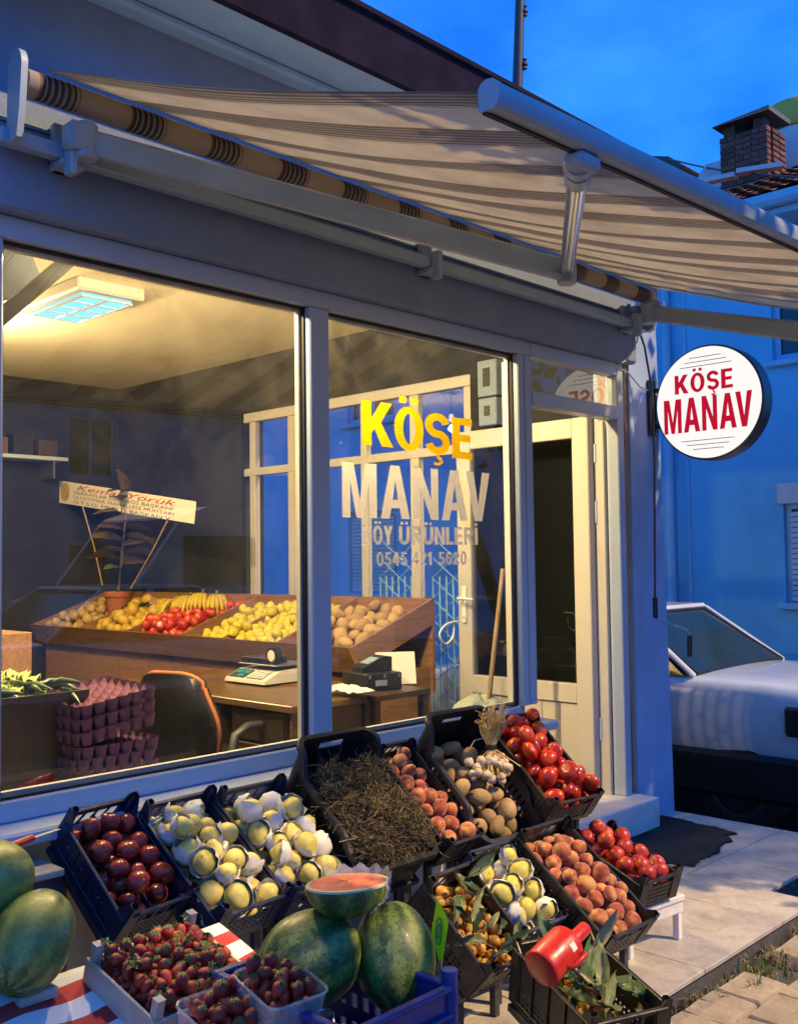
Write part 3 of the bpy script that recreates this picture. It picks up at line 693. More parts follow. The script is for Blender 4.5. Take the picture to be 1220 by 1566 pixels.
def small_text(s, h, mat, width, shear=0):
    c = bpy.data.curves.new('lettering', 'FONT'); c.body = s; c.size = 1.0; c.shear = shear; c.resolution_u = 3
    o = bpy.data.objects.new('lettering_tmp', c); COL.objects.link(o); bpy.context.view_layer.update()
    me = bpy.data.meshes.new_from_object(o.evaluated_get(bpy.context.evaluated_depsgraph_get())); bpy.data.objects.remove(o)
    n = len(me.vertices); co = np.empty(n * 3); me.vertices.foreach_get('co', co); co = co.reshape(-1, 3)
    x0, x1 = co[:, 0].min(), co[:, 0].max(); co[:, 0] = (co[:, 0] - x0) / (x1 - x0) * width; co[:, 1] = co[:, 1] * h / .72
    me.vertices.foreach_set('co', co.reshape(-1)); me.materials.clear(); me.materials.append(MATS[mat]); me.update(); return me
pane3 = [o for o in W.children if o.name.startswith('pane')][2]
def glass_text(s, x0, x1, z, h, mat, off):
    o = ob('lettering', text_mesh(s, h, mat, x1 - x0, .0012), parent=W)
    o.matrix_local = Matrix.Translation(Vector((x0, 2.9605, z)) - W.location - B.location) @ Matrix.Rotation(PI / 2, 4, 'X'); return o
# each letter of the top word stands alone, stepping down to the right
for s, x0, x1, z, m_ in (('K', 2.865, 3.045, 1.905, 0), ('Ö', 3.055, 3.235, 1.90, 0), ('Ş', 3.245, 3.41, 1.893, 0), ('E', 3.425, 3.565, 1.885, 0)):
    glass_text(s, x0, x1, z, .185, 'film_yellow', .03)
glass_text('MANAV', 2.752, 3.685, 1.605, .225, 'film_white', .025)
glass_text('KÖY', 2.862, 3.035, 1.497, .078, 'film_white', .015)
glass_text('ÜRÜNLERİ', 3.075, 3.592, 1.497, .078, 'film_white', .015)
for s_, a_, b_ in (('0545', 2.94, 3.123), ('421', 3.155, 3.278), ('5620', 3.322, 3.51)): glass_text(s_, a_, b_, 1.408, .058, 'film_white', .012)

# ------------------------------------------------------------------ awning
A = thing('awning', 'half extended folding arm awning with beige and dark striped cloth', 'awning', (3.1, 2.8, 2.8))
def ap(name, mb, mat, smooth=35, parent=A): return ob(name, mb, mat, parent, True, smooth)
RY, RZ, BY, BZ = 2.765, 2.83, 1.085, 2.243
def cloth(u, v):
    x = 1.385 + u * 3.45; y = RY - .03 + (BY + .03 - RY + .03) * v; z = RZ + .045 + (BZ + .020 + .103 * u - RZ - .045) * v
    z -= (.035 * math.sin(PI * v) ** 1.3 * (.5 + .5 * math.sin(PI * u) ** .5) + .006 * math.sin(u * 46 + v * 2) * math.sin(PI * v))
    return V3(x, y, z)
cl = ap('cloth', MB().grid(cloth, 90, 14), 'awning_cloth', 179)
cl.location = -A.location; cl.modifiers.new('thick', 'SOLIDIFY').thickness = .0015
rl = MB(); rl.tube([(1.33, RY, RZ), (4.84, RY, RZ)], .039, 20)
ap('roller', rl, 'roller_cloth', 40)
fb = MB()                                                  # rounded front bar
prof = [(a_ * .44, b_ * .44) for a_, b_ in ((-.046, -.054), (-.022, -.060), (.028, -.060), (.046, -.046), (.053, -.02), (.053, .012), (.044, .038), (.024, .054), (-.006, .059), (-.034, .050), (-.048, .032))]
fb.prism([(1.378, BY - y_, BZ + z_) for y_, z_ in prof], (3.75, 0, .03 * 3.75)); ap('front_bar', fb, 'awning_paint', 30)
ap('front_bar_groove', MB().bar((1.37, BY + .012, BZ - .029), (5.1, BY + .012, BZ - .029 + .112), .010, .004).bar((1.37, BY + .0255, BZ - .012), (5.1, BY + .0255, BZ - .012 + .112), .003, .008), 'rubber')
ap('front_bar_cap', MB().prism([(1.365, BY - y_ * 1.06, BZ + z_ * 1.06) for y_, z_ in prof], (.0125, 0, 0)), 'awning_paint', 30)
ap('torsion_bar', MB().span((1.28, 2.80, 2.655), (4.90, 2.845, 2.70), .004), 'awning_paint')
ep = MB(); e_ = [(0.043 * math.cos(a) + 2.765, 0.055 * math.sin(a) + 2.865) for a in [rad(k * 15) for k in range(0, 13)]] + [(2.735, 2.74), (2.752, 2.66), (2.79, 2.645), (2.815, 2.68), (2.812, 2.77)]
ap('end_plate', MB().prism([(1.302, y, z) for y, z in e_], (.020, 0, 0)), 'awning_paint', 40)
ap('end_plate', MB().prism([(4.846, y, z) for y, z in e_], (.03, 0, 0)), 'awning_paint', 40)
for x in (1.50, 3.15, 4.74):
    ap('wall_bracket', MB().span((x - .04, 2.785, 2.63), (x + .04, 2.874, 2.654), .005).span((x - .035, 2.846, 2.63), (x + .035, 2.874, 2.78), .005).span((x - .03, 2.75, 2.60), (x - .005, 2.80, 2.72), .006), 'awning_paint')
sh = V3(1.52, 2.755, 2.705); el = at_t(866, 414, 3.6); at_ = at_y(886, 246, BY + .02)
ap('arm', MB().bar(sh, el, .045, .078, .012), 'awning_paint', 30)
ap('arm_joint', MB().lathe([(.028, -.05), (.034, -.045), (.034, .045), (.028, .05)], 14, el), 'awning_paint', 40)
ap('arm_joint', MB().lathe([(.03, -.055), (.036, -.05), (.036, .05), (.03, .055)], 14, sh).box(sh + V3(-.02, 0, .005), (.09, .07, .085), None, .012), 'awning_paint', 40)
fd = (at_ - el).normalized()
ap('forearm', MB().tube([el, at_ - fd * .06], .023, 14), 'chrome', 40)
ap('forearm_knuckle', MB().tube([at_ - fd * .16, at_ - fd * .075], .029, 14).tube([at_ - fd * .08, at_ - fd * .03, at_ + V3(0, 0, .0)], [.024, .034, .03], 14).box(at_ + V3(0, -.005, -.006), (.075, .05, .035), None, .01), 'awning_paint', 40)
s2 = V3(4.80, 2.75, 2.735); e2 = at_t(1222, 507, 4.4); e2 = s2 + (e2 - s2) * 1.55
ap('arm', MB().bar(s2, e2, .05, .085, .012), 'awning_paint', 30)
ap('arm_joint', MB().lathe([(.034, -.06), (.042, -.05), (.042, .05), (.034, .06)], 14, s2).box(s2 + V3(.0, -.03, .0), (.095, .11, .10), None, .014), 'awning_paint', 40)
f2 = V3(4.70, BY + .04, BZ + .08); ap('forearm', MB().tube([e2, f2], .023, 12).lathe([(.028, -.05), (.036, -.045), (.036, .045), (.028, .05)], 14, e2), 'chrome', 40)
# crank handle hanging down beside the pillar
K = thing('awning_crank', 'thin steel awning crank with black grips hanging on the pillar', 'crank', (4.9, 2.84, .9))
cp = [at_y(x, y, 2.84) for x, y in ((972, 492), (985, 530), (997, 600), (1000, 700), (1001, 918))]
ob('rod', MB().tube(cp, .006, 8), 'gunmetal', K, True, 40)
g0, g1 = at_y(1001, 914, 2.84), at_y(1002, 945, 2.84); g2, g3, g4 = at_y(1004, 947, 2.80), at_y(1050, 963, 2.70), at_y(1054, 972, 2.69)
ob('grip', MB().tube([g0, g1], .014, 10), 'black_plastic', K, True, 40)
ob('elbow_rod', MB().tube([g1, g2, g3, g4], .006, 8), 'steel', K, True, 40)
ob('grip', MB().tube([g4, at_y(1054, 1004, 2.69)], .014, 10), 'black_plastic', K, True, 40)
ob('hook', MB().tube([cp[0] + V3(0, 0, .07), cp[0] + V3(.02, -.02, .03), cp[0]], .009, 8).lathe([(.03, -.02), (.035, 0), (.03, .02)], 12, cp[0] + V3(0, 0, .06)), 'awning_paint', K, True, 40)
# loose cable from the awning to the sign
cb = [at_y(x, y, 2.86) for x, y in ((978, 495), (972, 530), (955, 552), (940, 560), (960, 570), (978, 592), (990, 597))]
tag(ob('sign_cable', MB().tube(cb, .004, 6), 'cable_white', smooth=60), 'thin loose white cable running from awning to round sign', 'cable')

# ------------------------------------------------------------------ round lit sign
SX, SYc, SZc, SR = 5.115, 2.585, 2.268, .315
G = thing('round_sign', 'round white lit sign with red lettering on the pillar', 'sign', (SX, SYc, SZc))
Ry = Matrix.Rotation(PI / 2, 4, 'Y').to_3x3()
tilt = Matrix.Rotation(rad(-2.0), 3, 'Z')
ob('housing', MB().lathe([(SR * .96, -.055), (SR, -.05), (SR, .05), (SR * .985, .055)], 64, (.055, 0, 0), Ry), 'sign_rim', G, smooth=40)
ob('face', MB().lathe([(SR * .965, -.002), (SR * .965, .002)], 64, (-.0025, 0, 0), Ry), 'sign_face', G)
def sign_text(s, y0, y1, z, h, mat, off, slant=0.0):
    o = ob('lettering', text_mesh(s, h, mat, abs(y1 - y0), .0012), parent=G)
    o.matrix_local = Matrix(((0, 0, -1, -.0065), (-1, 0, 0, y0), (0, 1, 0, z), (0, 0, 0, 1))) @ Matrix.Rotation(slant, 4, 'Z'); return o
sign_text('KÖŞE', .19, -.15, .062, .105, 'sign_red', .008)
sign_text('MANAV', .26, -.255, -.155, .19, 'sign_red', .008)
for z, a, b in ((.252, .10, -.085), (.228, .13, -.115), (.204, .155, -.145), (-.204, .16, -.15), (-.228, .125, -.12), (-.252, .09, -.09)):
    ob('line', MB().span((-.0062, b, z - .0018), (-.0052, a, z + .0018)), 'ink_black', G)
ob('bracket', MB().span((-.045, .325, -.155), (.02, .343, .16), .003).span((.0, .30, .09), (.02, .326, .115)).span((.0, .30, -.115), (.02, .326, -.09)), 'sign_rim', G)
# ------------------------------------------------------------------ blue house across the side street
XB = 9.5
H2 = thing('blue_house', 'blue rendered house with tiled roof and white gutter across the side street', 'house', (XB, 5, ZS))
def hp(name, mb, mat, parent=H2, smooth=None): return ob(name, mb, mat, parent, True, smooth)
WIN = [(3.35, 4.12, 3.30, 4.35), (3.32, 4.06, .98, 1.93), (6.9, 7.8, 1.0, 2.1), (6.9, 7.8, 3.3, 4.3), (9.2, 10.1, 1.0, 2.1), (9.2, 10.1, 3.3, 4.3)]
def wall_with_holes(mb, X, X2, y0, y1, z0, z1, wins):
    ys = sorted({y0, y1, *[w[0] for w in wins], *[w[1] for w in wins]}); zs = sorted({z0, z1, *[w[2] for w in wins], *[w[3] for w in wins]})
    for i in range(len(ys) - 1):
        for j in range(len(zs) - 1):
            cy, cz = (ys[i] + ys[i + 1]) / 2, (zs[j] + zs[j + 1]) / 2
            if any(w[0] < cy < w[1] and w[2] < cz < w[3] for w in wins): continue
            mb.span((X, ys[i], zs[j]), (X2, ys[i + 1], zs[j + 1]))
    return mb
us_ = sorted({1.9, 13., *[w[0] for w in WIN], *[w[1] for w in WIN]}); vs2 = sorted({-.5, 4.66, *[w[2] for w in WIN], *[w[3] for w in WIN]})
hole = lambda i, j: not any(w[0] <= (us_[i] + us_[i + 1]) / 2 <= w[1] and w[2] <= (vs2[j] + vs2[j + 1]) / 2 <= w[3] for w in WIN)
hp('wall', MB().panel((XB, 0, 0), (0, 1, 0), (0, 0, 1), (1, 0, 0), us_, vs2, hole, .22), 'bluewall')
hp('end_wall', MB().span((XB + .221, 1.9, -.5), (XB + 7, 2.1, 4.66)), 'bluewall')
hp('end_wall', MB().span((XB + .221, 12.8, -.5), (XB + 7, 13, 4.66)), 'bluewall')
hp('drain_pipe', MB().tube([(XB - .05, 5.22, -.4), (XB - .05, 5.22, 4.6)], .045, 10), 'bluewall_trim', smooth=40)
hp('wall_seam', MB().span((XB - .012, 5.02, -.4), (XB - .0005, 5.05, 4.6)), 'bluewall_trim')
for k, (y0, y1, z0, z1) in enumerate(WIN):
    wdw = hp('window', MB().span((XB + .05, y0 + .001, z0 + .001), (XB + .10, y0 + .06, z1 - .001)).span((XB + .05, y1 - .06, z0 + .001), (XB + .10, y1 - .001, z1 - .001)).span((XB + .051, y0 + .06, z0 + .001), (XB + .099, y1 - .06, z0 + .06)).span((XB + .051, y0 + .06, z1 - .06), (XB + .099, y1 - .06, z1 - .001)).span((XB + .052, (y0 + y1) / 2 - .025, z0 + .06), (XB + .098, (y0 + y1) / 2 + .025, z1 - .06)), 'bluewall_trim')
    hp('pane', MB().add([(XB + .08, y0, z0), (XB + .08, y1, z0), (XB + .08, y1, z1), (XB + .08, y0, z1)], [(0, 1, 2, 3)]), 'window_far', wdw)
    hp('sill', MB().span((XB - .07, y0 - .06, z0 - .06), (XB + .05, y1 + .06, z0 - .001), .008), 'bluewall_trim', wdw)
    if k in (1, 2, 4):
        hp('shutter_box', MB().span((XB - .03, y0 - .05, z1 - .01), (XB + .07, y1 + .05, z1 + .19), .008), 'shutter', wdw)
        sl = MB().box((0, 0, 0), (.014, y1 - y0 - .10, .046), Matrix.Rotation(rad(12), 3, 'Y'), .004).mesh('slat', 'shutter')
        n = int((z1 - z0 - .06) / .05)
        for q in range(n):
            o = ob('slat', sl, parent=wdw); o.location = Vector((XB + .03, (y0 + y1) / 2, z0 + .04 + q * .05))
hp('eave', MB().span((XB - .36, 1.6, 4.60), (XB + .3, 13.2, 4.659)), 'bluewall_trim')
gt = MB(); gt.prism([(XB - .36 + x, 1.6, 4.665 + z) for x, z in ((0, 0), (-.09, .0), (-.12, .04), (-.12, .11), (-.105, .11), (-.105, .05), (-.08, .015), (0, .015))], (0, 11.6, 0)); hp('gutter', gt, 'bluewall_trim')
def roofs(u, v, x0, z0, x1, z1, y0, y1): pass
rx0, rz0, rx1, rz1 = XB - .44, 4.765, XB + 3.3, 6.42
rt_ = MB(); NY, NR = 200, 14
rows = []
for i in range(NR):                                        # tile courses with a stepped lower edge and a rolled profile
    a, b = i / NR, (i + 1) / NR + .012
    for (f, lift) in ((a, .035), (b, .0)):
        rows.append((rx0 + (rx1 - rx0) * f, rz0 + (rz1 - rz0) * f + lift))
def rp_(i, j):
    x, z = rows[j]; y = 1.6 + 11.6 * i / NY; return V3(x, y, z + .022 * abs(math.sin(PI * i / 2.6)))
vsr = [rp_(i, j) for i in range(NY + 1) for j in range(len(rows))]; m_ = len(rows)
rt_.add(vsr, [(i * m_ + j, (i + 1) * m_ + j, (i + 1) * m_ + j + 1, i * m_ + j + 1) for i in range(NY) for j in range(m_ - 1)])
roof = hp('roof', rt_, 'rooftile'); 
hp('roof_underlay', MB().add([(rx0, 1.6, rz0 - .01), (rx1, 1.6, rz1 - .01), (rx1, 13.2, rz1 - .01), (rx0, 13.2, rz0 - .01), (rx1 + 3.7, 13.2, rz0), (rx1 + 3.7, 1.6, rz0)], [(0, 1, 2, 3), (1, 5, 4, 2)]), 'rooftile', roof)
# white parapet strip stepping behind the tiles
q0, q1, q2 = at_x(1055, 283, XB + .9), at_x(1125, 268, XB + .9), at_x(1195, 256, XB + 1.1)
hp('parapet', MB().bar(q0, q1, .12, .05).bar(q1 + V3(0, 0, .03), q2 + V3(0, 0, .02), .12, .05), 'house_white', roof)
# brick chimney
c0 = at_x(1100, 262, XB + 1.6); c1 = at_x(1174, 250, XB + 1.6); ct = at_x(1143, 199, XB + 1.6)
cw = c0.y - c1.y; cyc = (c0.y + c1.y) / 2; cz0, cz1 = c0.z - .9, ct.z
CH = hp('chimney', MB().span((XB + 1.62, cyc - cw / 2 + .02, cz0), (XB + 2.03, cyc + cw / 2 - .02, cz1)), 'mortar', H2)
bm_ = MB().box((0, 0, 0), (.10, .205, .058), None, .006).mesh('brick', 'brick'); bm_x = MB().box((0, 0, 0), (.205, .10, .058), None, .006).mesh('brick', 'brick')
nrow = int((cz1 - c0.z + .25) / .068)
for i in range(nrow):
    z = cz1 - .03 - i * .068; n = max(2, int(round(cw / .215))); stp = cw / n
    for k in range(n):
        y = cyc - cw / 2 + stp * (k + .5) + (.0 if i % 2 else 0)
        if i % 2 and k == n - 1: pass
        o = ob('brick', bm_, parent=CH); o.scale = (1, (stp - .012) / .205 * (1 if i % 2 else .5), 1)
        o.location = Vector((XB + 1.655 - rnd.uniform(0, .008), y - (0 if i % 2 else stp * .25), z))
        if not i % 2:
            o = ob('brick', bm_, parent=CH); o.scale = (1, (stp * .5 - .012) / .205, 1); o.location = Vector((XB + 1.655 - rnd.uniform(0, .008), y + stp * .25, z))
    for k in range(2):
        o = ob('brick', bm_x, parent=CH); o.scale = (.82, 1, 1); o.location = Vector((XB + 1.80 + k * .18, cyc - cw / 2 + .035, z))
for xa, ya, yb_ in ((1.64, cyc - cw / 2 + .04, cyc - cw / 2 + .18), (1.64, cyc + cw / 2 - .18, cyc + cw / 2 - .04), (1.90, cyc - .1, cyc + .1)): hp('cowl_post', MB().span((XB + xa, ya, cz1), (XB + xa + .12, yb_, cz1 + .16)), 'brick', CH)
hp('cowl', MB().prism([(XB + 1.52, cyc - cw / 2 - .06, cz1 + .13), (XB + 1.52, cyc + cw / 2 + .05, cz1 + .13), (XB + 1.62, cyc + cw / 2 - .02, cz1 + .19), (XB + 1.62, cyc - cw / 2 - .02, cz1 + .23)], (.58, 0, .0)), 'tin_dark', CH)
# dormer / neighbour roof behind
d0 = at_x(1045, 255, XB + 2.4)
hp('gable', MB().prism([(XB + 2.6, d0.y + .45, d0.z - .8), (XB + 2.6, d0.y - 1.2, d0.z - .8), (XB + 2.6, d0.y - 1.2, d0.z + .02), (XB + 2.6, d0.y - .2, d0.z + .03)], (1.2, 0, 0)), 'house_white', roof)
FR = thing('neighbour_roof', 'low dark roof peeping out behind the awning bar', 'roof', (16, 9, 5))
nr = [at_x(x, y, 15.5) for x, y in ((985, 238), (1022, 239), (1045, 253), (1030, 262), (985, 262))]
ob('covering', MB().prism(nr, (3.0, 0, 0)), 'tin_dark', FR, True)
ob('wall', MB().span((15.7, nr[3].y - .1, -.4), (18.3, nr[0].y + 3, nr[3].z)), 'house_white', FR, True)
# roof-top water tank with yellow top
tk = at_x(1228, 222, XB + 3.0)
TK = thing('water_tank', 'white water tank with yellow top on the roof behind the chimney', 'tank', (tk.x, tk.y, tk.z - .8))
ob('barrel', MB().lathe([(.40, -.75), (.42, -.7), (.42, .12), (.40, .13)], 28, (tk.x, tk.y, tk.z)), 'house_white', TK, True, 40)
ob('lid', MB().lathe([(.44, .131), (.45, .15), (.45, .42), (.43, .46), (.2, .50)], 28, (tk.x, tk.y, tk.z)), 'tank_yellow', TK, True, 40)
ob('cradle', MB().span((tk.x - .4, tk.y - .4, tk.z - 1.2), (tk.x + .4, tk.y + .4, tk.z - .76)), 'house_white', TK, True)
# overhead cable and utility pole
ca, cbb = at_x(1022, 243, 14.0), at_x(1230, 272, 9.2)
tag(ob('overhead_cable', MB().tube([ca.lerp(cbb, k / 8) - V3(0, 0, .05 * math.sin(PI * k / 8)) for k in range(9)] + [cbb + (cbb - ca) * .8], .012, 6), 'black_line'), 'black cable sagging past the brick chimney', 'cable')
pt, pb = at_t(796, -40, 16), at_t(790, 130, 16)
PO = thing('utility_pole', 'dark utility pole with insulators rising behind the awning', 'pole', (pb.x, pb.y, ZS))
ob('shaft', MB().tube([(pb.x, pb.y, ZS), (pb.x + .02, pb.y, pb.z), (pt.x, pt.y, pt.z), (pt.x, pt.y, pt.z + .8)], [.11, .085, .07, .06], 10), 'gunmetal', PO, True, 40)
for (x, y) in ((801, 16), (801, 97)):
    p = at_t(x, y, 16); q = at_t(x - 6, y + 3, 16)
    ob('insulator', MB().lathe([(.02, -.10), (.05, -.09), (.03, -.05), (.06, -.03), (.06, .0), (.03, .03), (.05, .06), (.02, .08)], 10, p).bar(q - V3(0, 0, .05), p - V3(0, 0, .1), .03, .03), 'gunmetal', PO, True, 40)

# ------------------------------------------------------------------ cars
def make_car(name, label, loc, rz, paint='car_paint'):
    c = thing(name, label, 'car', M=Matrix.Translation(loc) @ Matrix.Rotation(rz, 4, 'Z'))
    # local: +x is the visible tail, y to the sides, z up
    zt = [(-2.08, .70), (-2.02, .79), (-1.85, .845), (-1.0, .955), (-.2, .985), (.6, 1.005), (1.16, 1.03), (1.7, 1.022), (2.08, .995), (2.22, .955), (2.30, .86), (2.33, .74)]
    def ztop(x):
        for (xa, za), (xb, zb_) in zip(zt, zt[1:]):
            if xa <= x <= xb: f = (x - xa) / (xb - xa); return za + (zb_ - za) * f
        return zt[-1][1]
    xs = [-2.08 + 4.41 * i / 72 for i in range(73)]; secs = []
    for x in xs:
        z1 = ztop(x); wd = .825 * (1 - .13 * abs(x / 2.33) ** 5); zb_ = .53; H = z1 - zb_
        half = [(.95, 0), (.985, .14), (1.0, .36), (.998, .55), (.985, .72), (.965, .84), (.94, .92), (.90, .965), (.84, .99), (.6, 1.012), (.3, 1.022), (0, 1.026)]
        pts = [V3(x, -wd * u, zb_ + H * v) for u, v in half] + [V3(x, wd * u, zb_ + H * v) for u, v in half[::-1][1:]]; secs.append(pts)
    mb = MB(); n = len(secs[0]); mb.add([p for s_ in secs for p in s_], [(i * n + j, (i + 1) * n + j, (i + 1) * n + j + 1, i * n + j + 1) for i in range(len(secs) - 1) for j in range(n - 1)] + [tuple(range(n)), tuple(range((len(secs) - 1) * n, len(secs) * n))[::-1]])
    me = mb.mesh('body', paint, 40)
    ob('body', me, parent=c)
    yb, yt = .735, .60
    gh = [(1.18, 1.02), (.58, 1.43), (-.42, 1.44), (-1.02, .97)]
    def P(i, s, dz=0, k=1.0):
        x, z = gh[i]; y = (yb if i in (0, 3) else yt) * s * k; return V3(x, y, z + dz)
    ob('roof', MB().box((.08, 0, 1.445), (1.04, 1.20, .045), None, .018), paint, c, smooth=30)
    for s in (-1, 1):
        for a, b in ((0, 1), (3, 2)): ob('window_pillar', MB().bar(P(a, s), P(b, s, .01), .045, .035, .010), paint, c, smooth=30)
        ob('window_pillar', MB().bar((.12, .665 * s + .02 * s, 1.0), (.10, .60 * s, 1.44), .06, .05, .01), paint, c, smooth=30)
    ins = lambda p, q, f: p.lerp(q, f)
    for a, b, nm in ((0, 1, 'rear_window'), (3, 2, 'windscreen')):
        q = [P(a, -1, .015, .95), P(a, 1, .015, .95), P(b, 1, -.005, .95), P(b, -1, -.005, .95)]
        ob(nm, MB().add(q, [(0, 1, 2, 3)]), 'car_glass', c)
        gk = MB(); [gk.tube([q[i], q[(i + 1) % 4]], .012, 6) for i in range(4)]; ob('window_seal', gk, 'car_black', c)
    for s in (-1, 1):
        q = [P(0, s, .0, 1.0) - V3(.08, 0, 0), P(1, s, .0, 1.0) - V3(.03, 0, 0), P(2, s, 0, 1.0) + V3(.03, 0, 0), P(3, s, .0, 1.0) + V3(.08, 0, 0)]
        ob('side_window', MB().add(q, [(0, 1, 2, 3)]), 'car_glass', c)
        ob('lower_side_block', MB().box((.15, .79 * s, .40), (4.1, .09, .30), None, .03), 'car_black', c)  # plain dark block along the lower side
        ob('side_strip', MB().box((.1, .823 * s, .66), (1.2, .012, .05), None, .005), 'car_black', c)
        ob('tail_lamp', MB().box((2.26, .66 * s, .80), (.10, .25, .15), None, .02), 'lamp_red', c, smooth=30)
        ob('side_lamp', MB().box((1.95, .815 * s, .79), (.22, .04, .19), None, .018), 'car_black', c, smooth=30)
        ob('headlamp', MB().box((-2.0, .62 * s, .70), (.08, .3, .14), None, .02), 'car_glass', c, smooth=30)
        ob('wing_mirror', MB().box((-.75, .84 * s, 1.02), (.10, .14, .11), None, .025), 'car_black', c, smooth=30)
        for x in (-1.39, 1.50):
            wh = ob('wheel', MB().lathe([(.20, -.09), (.285, -.085), (.30, -.06), (.30, .06), (.285, .085), (.20, .09)], 28, (x, .70 * s, .30), Matrix.Rotation(PI / 2, 3, 'X')), 'tyre', c, smooth=40)
            ob('rim', MB().lathe([(.19, -.06), (.205, .0), (.205, .095), (.17, .10), (.15, .075), (.06, .085), (.03, .11)], 24, (x, .70 * s, .30), Matrix.Rotation(-PI / 2 * s, 3, 'X')), 'gunmetal', wh, smooth=40)
    ob('rear_bumper', MB().box((2.14, 0, .45), (.42, 1.70, .24), None, .05), 'car_black', c, smooth=30)
    ob('front_bumper', MB().box((-1.93, 0, .45), (.34, 1.70, .20), None, .05), 'car_black', c, smooth=30)
    for s in (-1, 1):
        ob('shut_line', MB().box((.55, .8225 * s, .74), (.006, .003, .36)), 'car_black', c)
    ob('number_plate', MB().box((2.325, 0, .62), (.012, .50, .11), None, .003), 'paint_white', c)
    ob('exhaust_floor', MB().box((0, 0, .42), (3.5, 1.35, .12), None, .02), 'car_black', c)
    return c
gl_ = at_x(1066, 1028, 6.55)
make_car('parked_car', 'old white saloon car parked in the side street behind the pillar', (7.22, gl_.y + 1.17, ZS), rad(-90))
make_car('street_car', 'pale saloon car parked across the street facing the shop', (5.2, -2.75, -.24), rad(180))

# ------------------------------------------------------------------ across the main street (seen in the window reflections)
VN = thing('parked_van', 'white panel van parked across the street', 'van', (7.6, -5.0, -.24))
vb = MB().prism([(5.6, -5.9, .1), (5.55, -5.9, 1.0), (6.1, -5.9, 1.15), (6.75, -5.9, 1.98), (7.1, -5.9, 2.1), (10.2, -5.9, 2.1), (10.25, -5.9, .1)], (0, 1.85, 0)); ob('body', vb, 'van_white', VN, True)
ob('side_window', MB().span((6.75, -4.045, 1.15), (7.75, -4.04, 1.75), 0), 'car_glass', VN, True)
ob('windscreen', MB().add([(6.10, -5.8, 1.17), (6.10, -4.15, 1.17), (6.71, -4.15, 1.95), (6.71, -5.8, 1.95)], [(0, 1, 2, 3)]), 'car_glass', VN, True)
for x in (6.4, 9.3):
    for y in (-5.8, -4.15): ob('wheel', MB().lathe([(.2, -.1), (.32, -.09), (.32, .09), (.2, .1)], 20, (x, y, .08), Matrix.Rotation(PI / 2, 3, 'X')), 'tyre', VN, True, 40)
OP = thing('opposite_house', 'plain blue grey house facing the shop across the street', 'house', (4, -11, -.4))
ow = [(x, x + .95, z, z + 1.15) for x in (-6.2, -3.2, -.2, 2.9, 6.1, 9.0) for z in (.7, 3.0)]
us3 = sorted({-12., 14., *[w_[0] for w_ in ow], *[w_[1] for w_ in ow]}); vs3 = sorted({-.5, 4.5, *[w_[2] for w_ in ow], *[w_[3] for w_ in ow]})
hole3 = lambda i, j: not any(w_[0] <= (us3[i] + us3[i + 1]) / 2 <= w_[1] and w_[2] <= (vs3[j] + vs3[j + 1]) / 2 <= w_[3] for w_ in ow)
ob('wall', MB().panel((0, -11, 0), (1, 0, 0), (0, 0, 1), (0, -1, 0), us3, vs3, hole3, .2), 'opp_wall', OP, True)
for (x0, x1, z0, z1) in ow:
    wd = ob('window', MB().span((x0, -11.12, z0), (x0 + .06, -11.05, z1)).span((x1 - .06, -11.12, z0), (x1, -11.05, z1)).span((x0 + .06, -11.12, z0), (x1 - .06, -11.05, z0 + .06)).span((x0 + .06, -11.12, z1 - .06), (x1 - .06, -11.05, z1)).span(((x0 + x1) / 2 - .03, -11.11, z0 + .06), ((x0 + x1) / 2 + .03, -11.06, z1 - .06)), 'bluewall_trim', OP, True)
    ob('pane', MB().add([(x0, -11.09, z0), (x1, -11.09, z0), (x1, -11.09, z1), (x0, -11.09, z1)], [(0, 1, 2, 3)]), 'window_far', wd, True)
ob('roof', MB().prism([(-12.4, -10.5, 4.5), (-12.4, -10.5, 4.62), (-12.4, -14, 6.4), (-12.4, -17.5, 4.62), (-12.4, -17.5, 4.5)], (26.8, 0, 0)), 'rooftile', OP, True)
ob('side', MB().span((-12, -17, -.5), (-11.8, -11.2, 4.5)).span((13.8, -17, -.5), (14, -11.2, 4.5)), 'opp_wall', OP, True)

# a taller house further along, and two unseen trees added to shade the platform and the table
TH = thing('tall_house', 'tall pale house further along the opposite side of the street', 'house', (26, -10, -.4))
tw = [(x, x + 1.1, z, z + 1.3) for x in (15.5, 18.2, 21, 24, 27, 30, 33, 36) for z in (.8, 3.6, 6.2)]
us4 = sorted({14.6, 39., *[w_[0] for w_ in tw], *[w_[1] for w_ in tw]}); vs4 = sorted({-.5, 9., *[w_[2] for w_ in tw], *[w_[3] for w_ in tw]})
hole4 = lambda i, j: not any(w_[0] <= (us4[i] + us4[i + 1]) / 2 <= w_[1] and w_[2] <= (vs4[j] + vs4[j + 1]) / 2 <= w_[3] for w_ in tw)
ob('wall', MB().panel((0, -10.5, 0), (1, 0, 0), (0, 0, 1), (0, -1, 0), us4, vs4, hole4, .2), 'opp_wall', TH, True)
for (x0, x1, z0, z1) in tw:
    wd = ob('window', MB().span((x0, -10.62, z0), (x0 + .07, -10.55, z1)).span((x1 - .07, -10.62, z0), (x1, -10.55, z1)).span((x0 + .07, -10.62, z0), (x1 - .07, -10.55, z0 + .07)).span((x0 + .07, -10.62, z1 - .07), (x1 - .07, -10.55, z1)), 'bluewall_trim', TH, True)
    ob('pane', MB().add([(x0, -10.6, z0), (x1, -10.6, z0), (x1, -10.6, z1), (x0, -10.6, z1)], [(0, 1, 2, 3)]), 'window_far', wd, True)
ob('side', MB().span((14.6, -17, -.5), (14.8, -10.7, 9.)), 'opp_wall', TH, True)
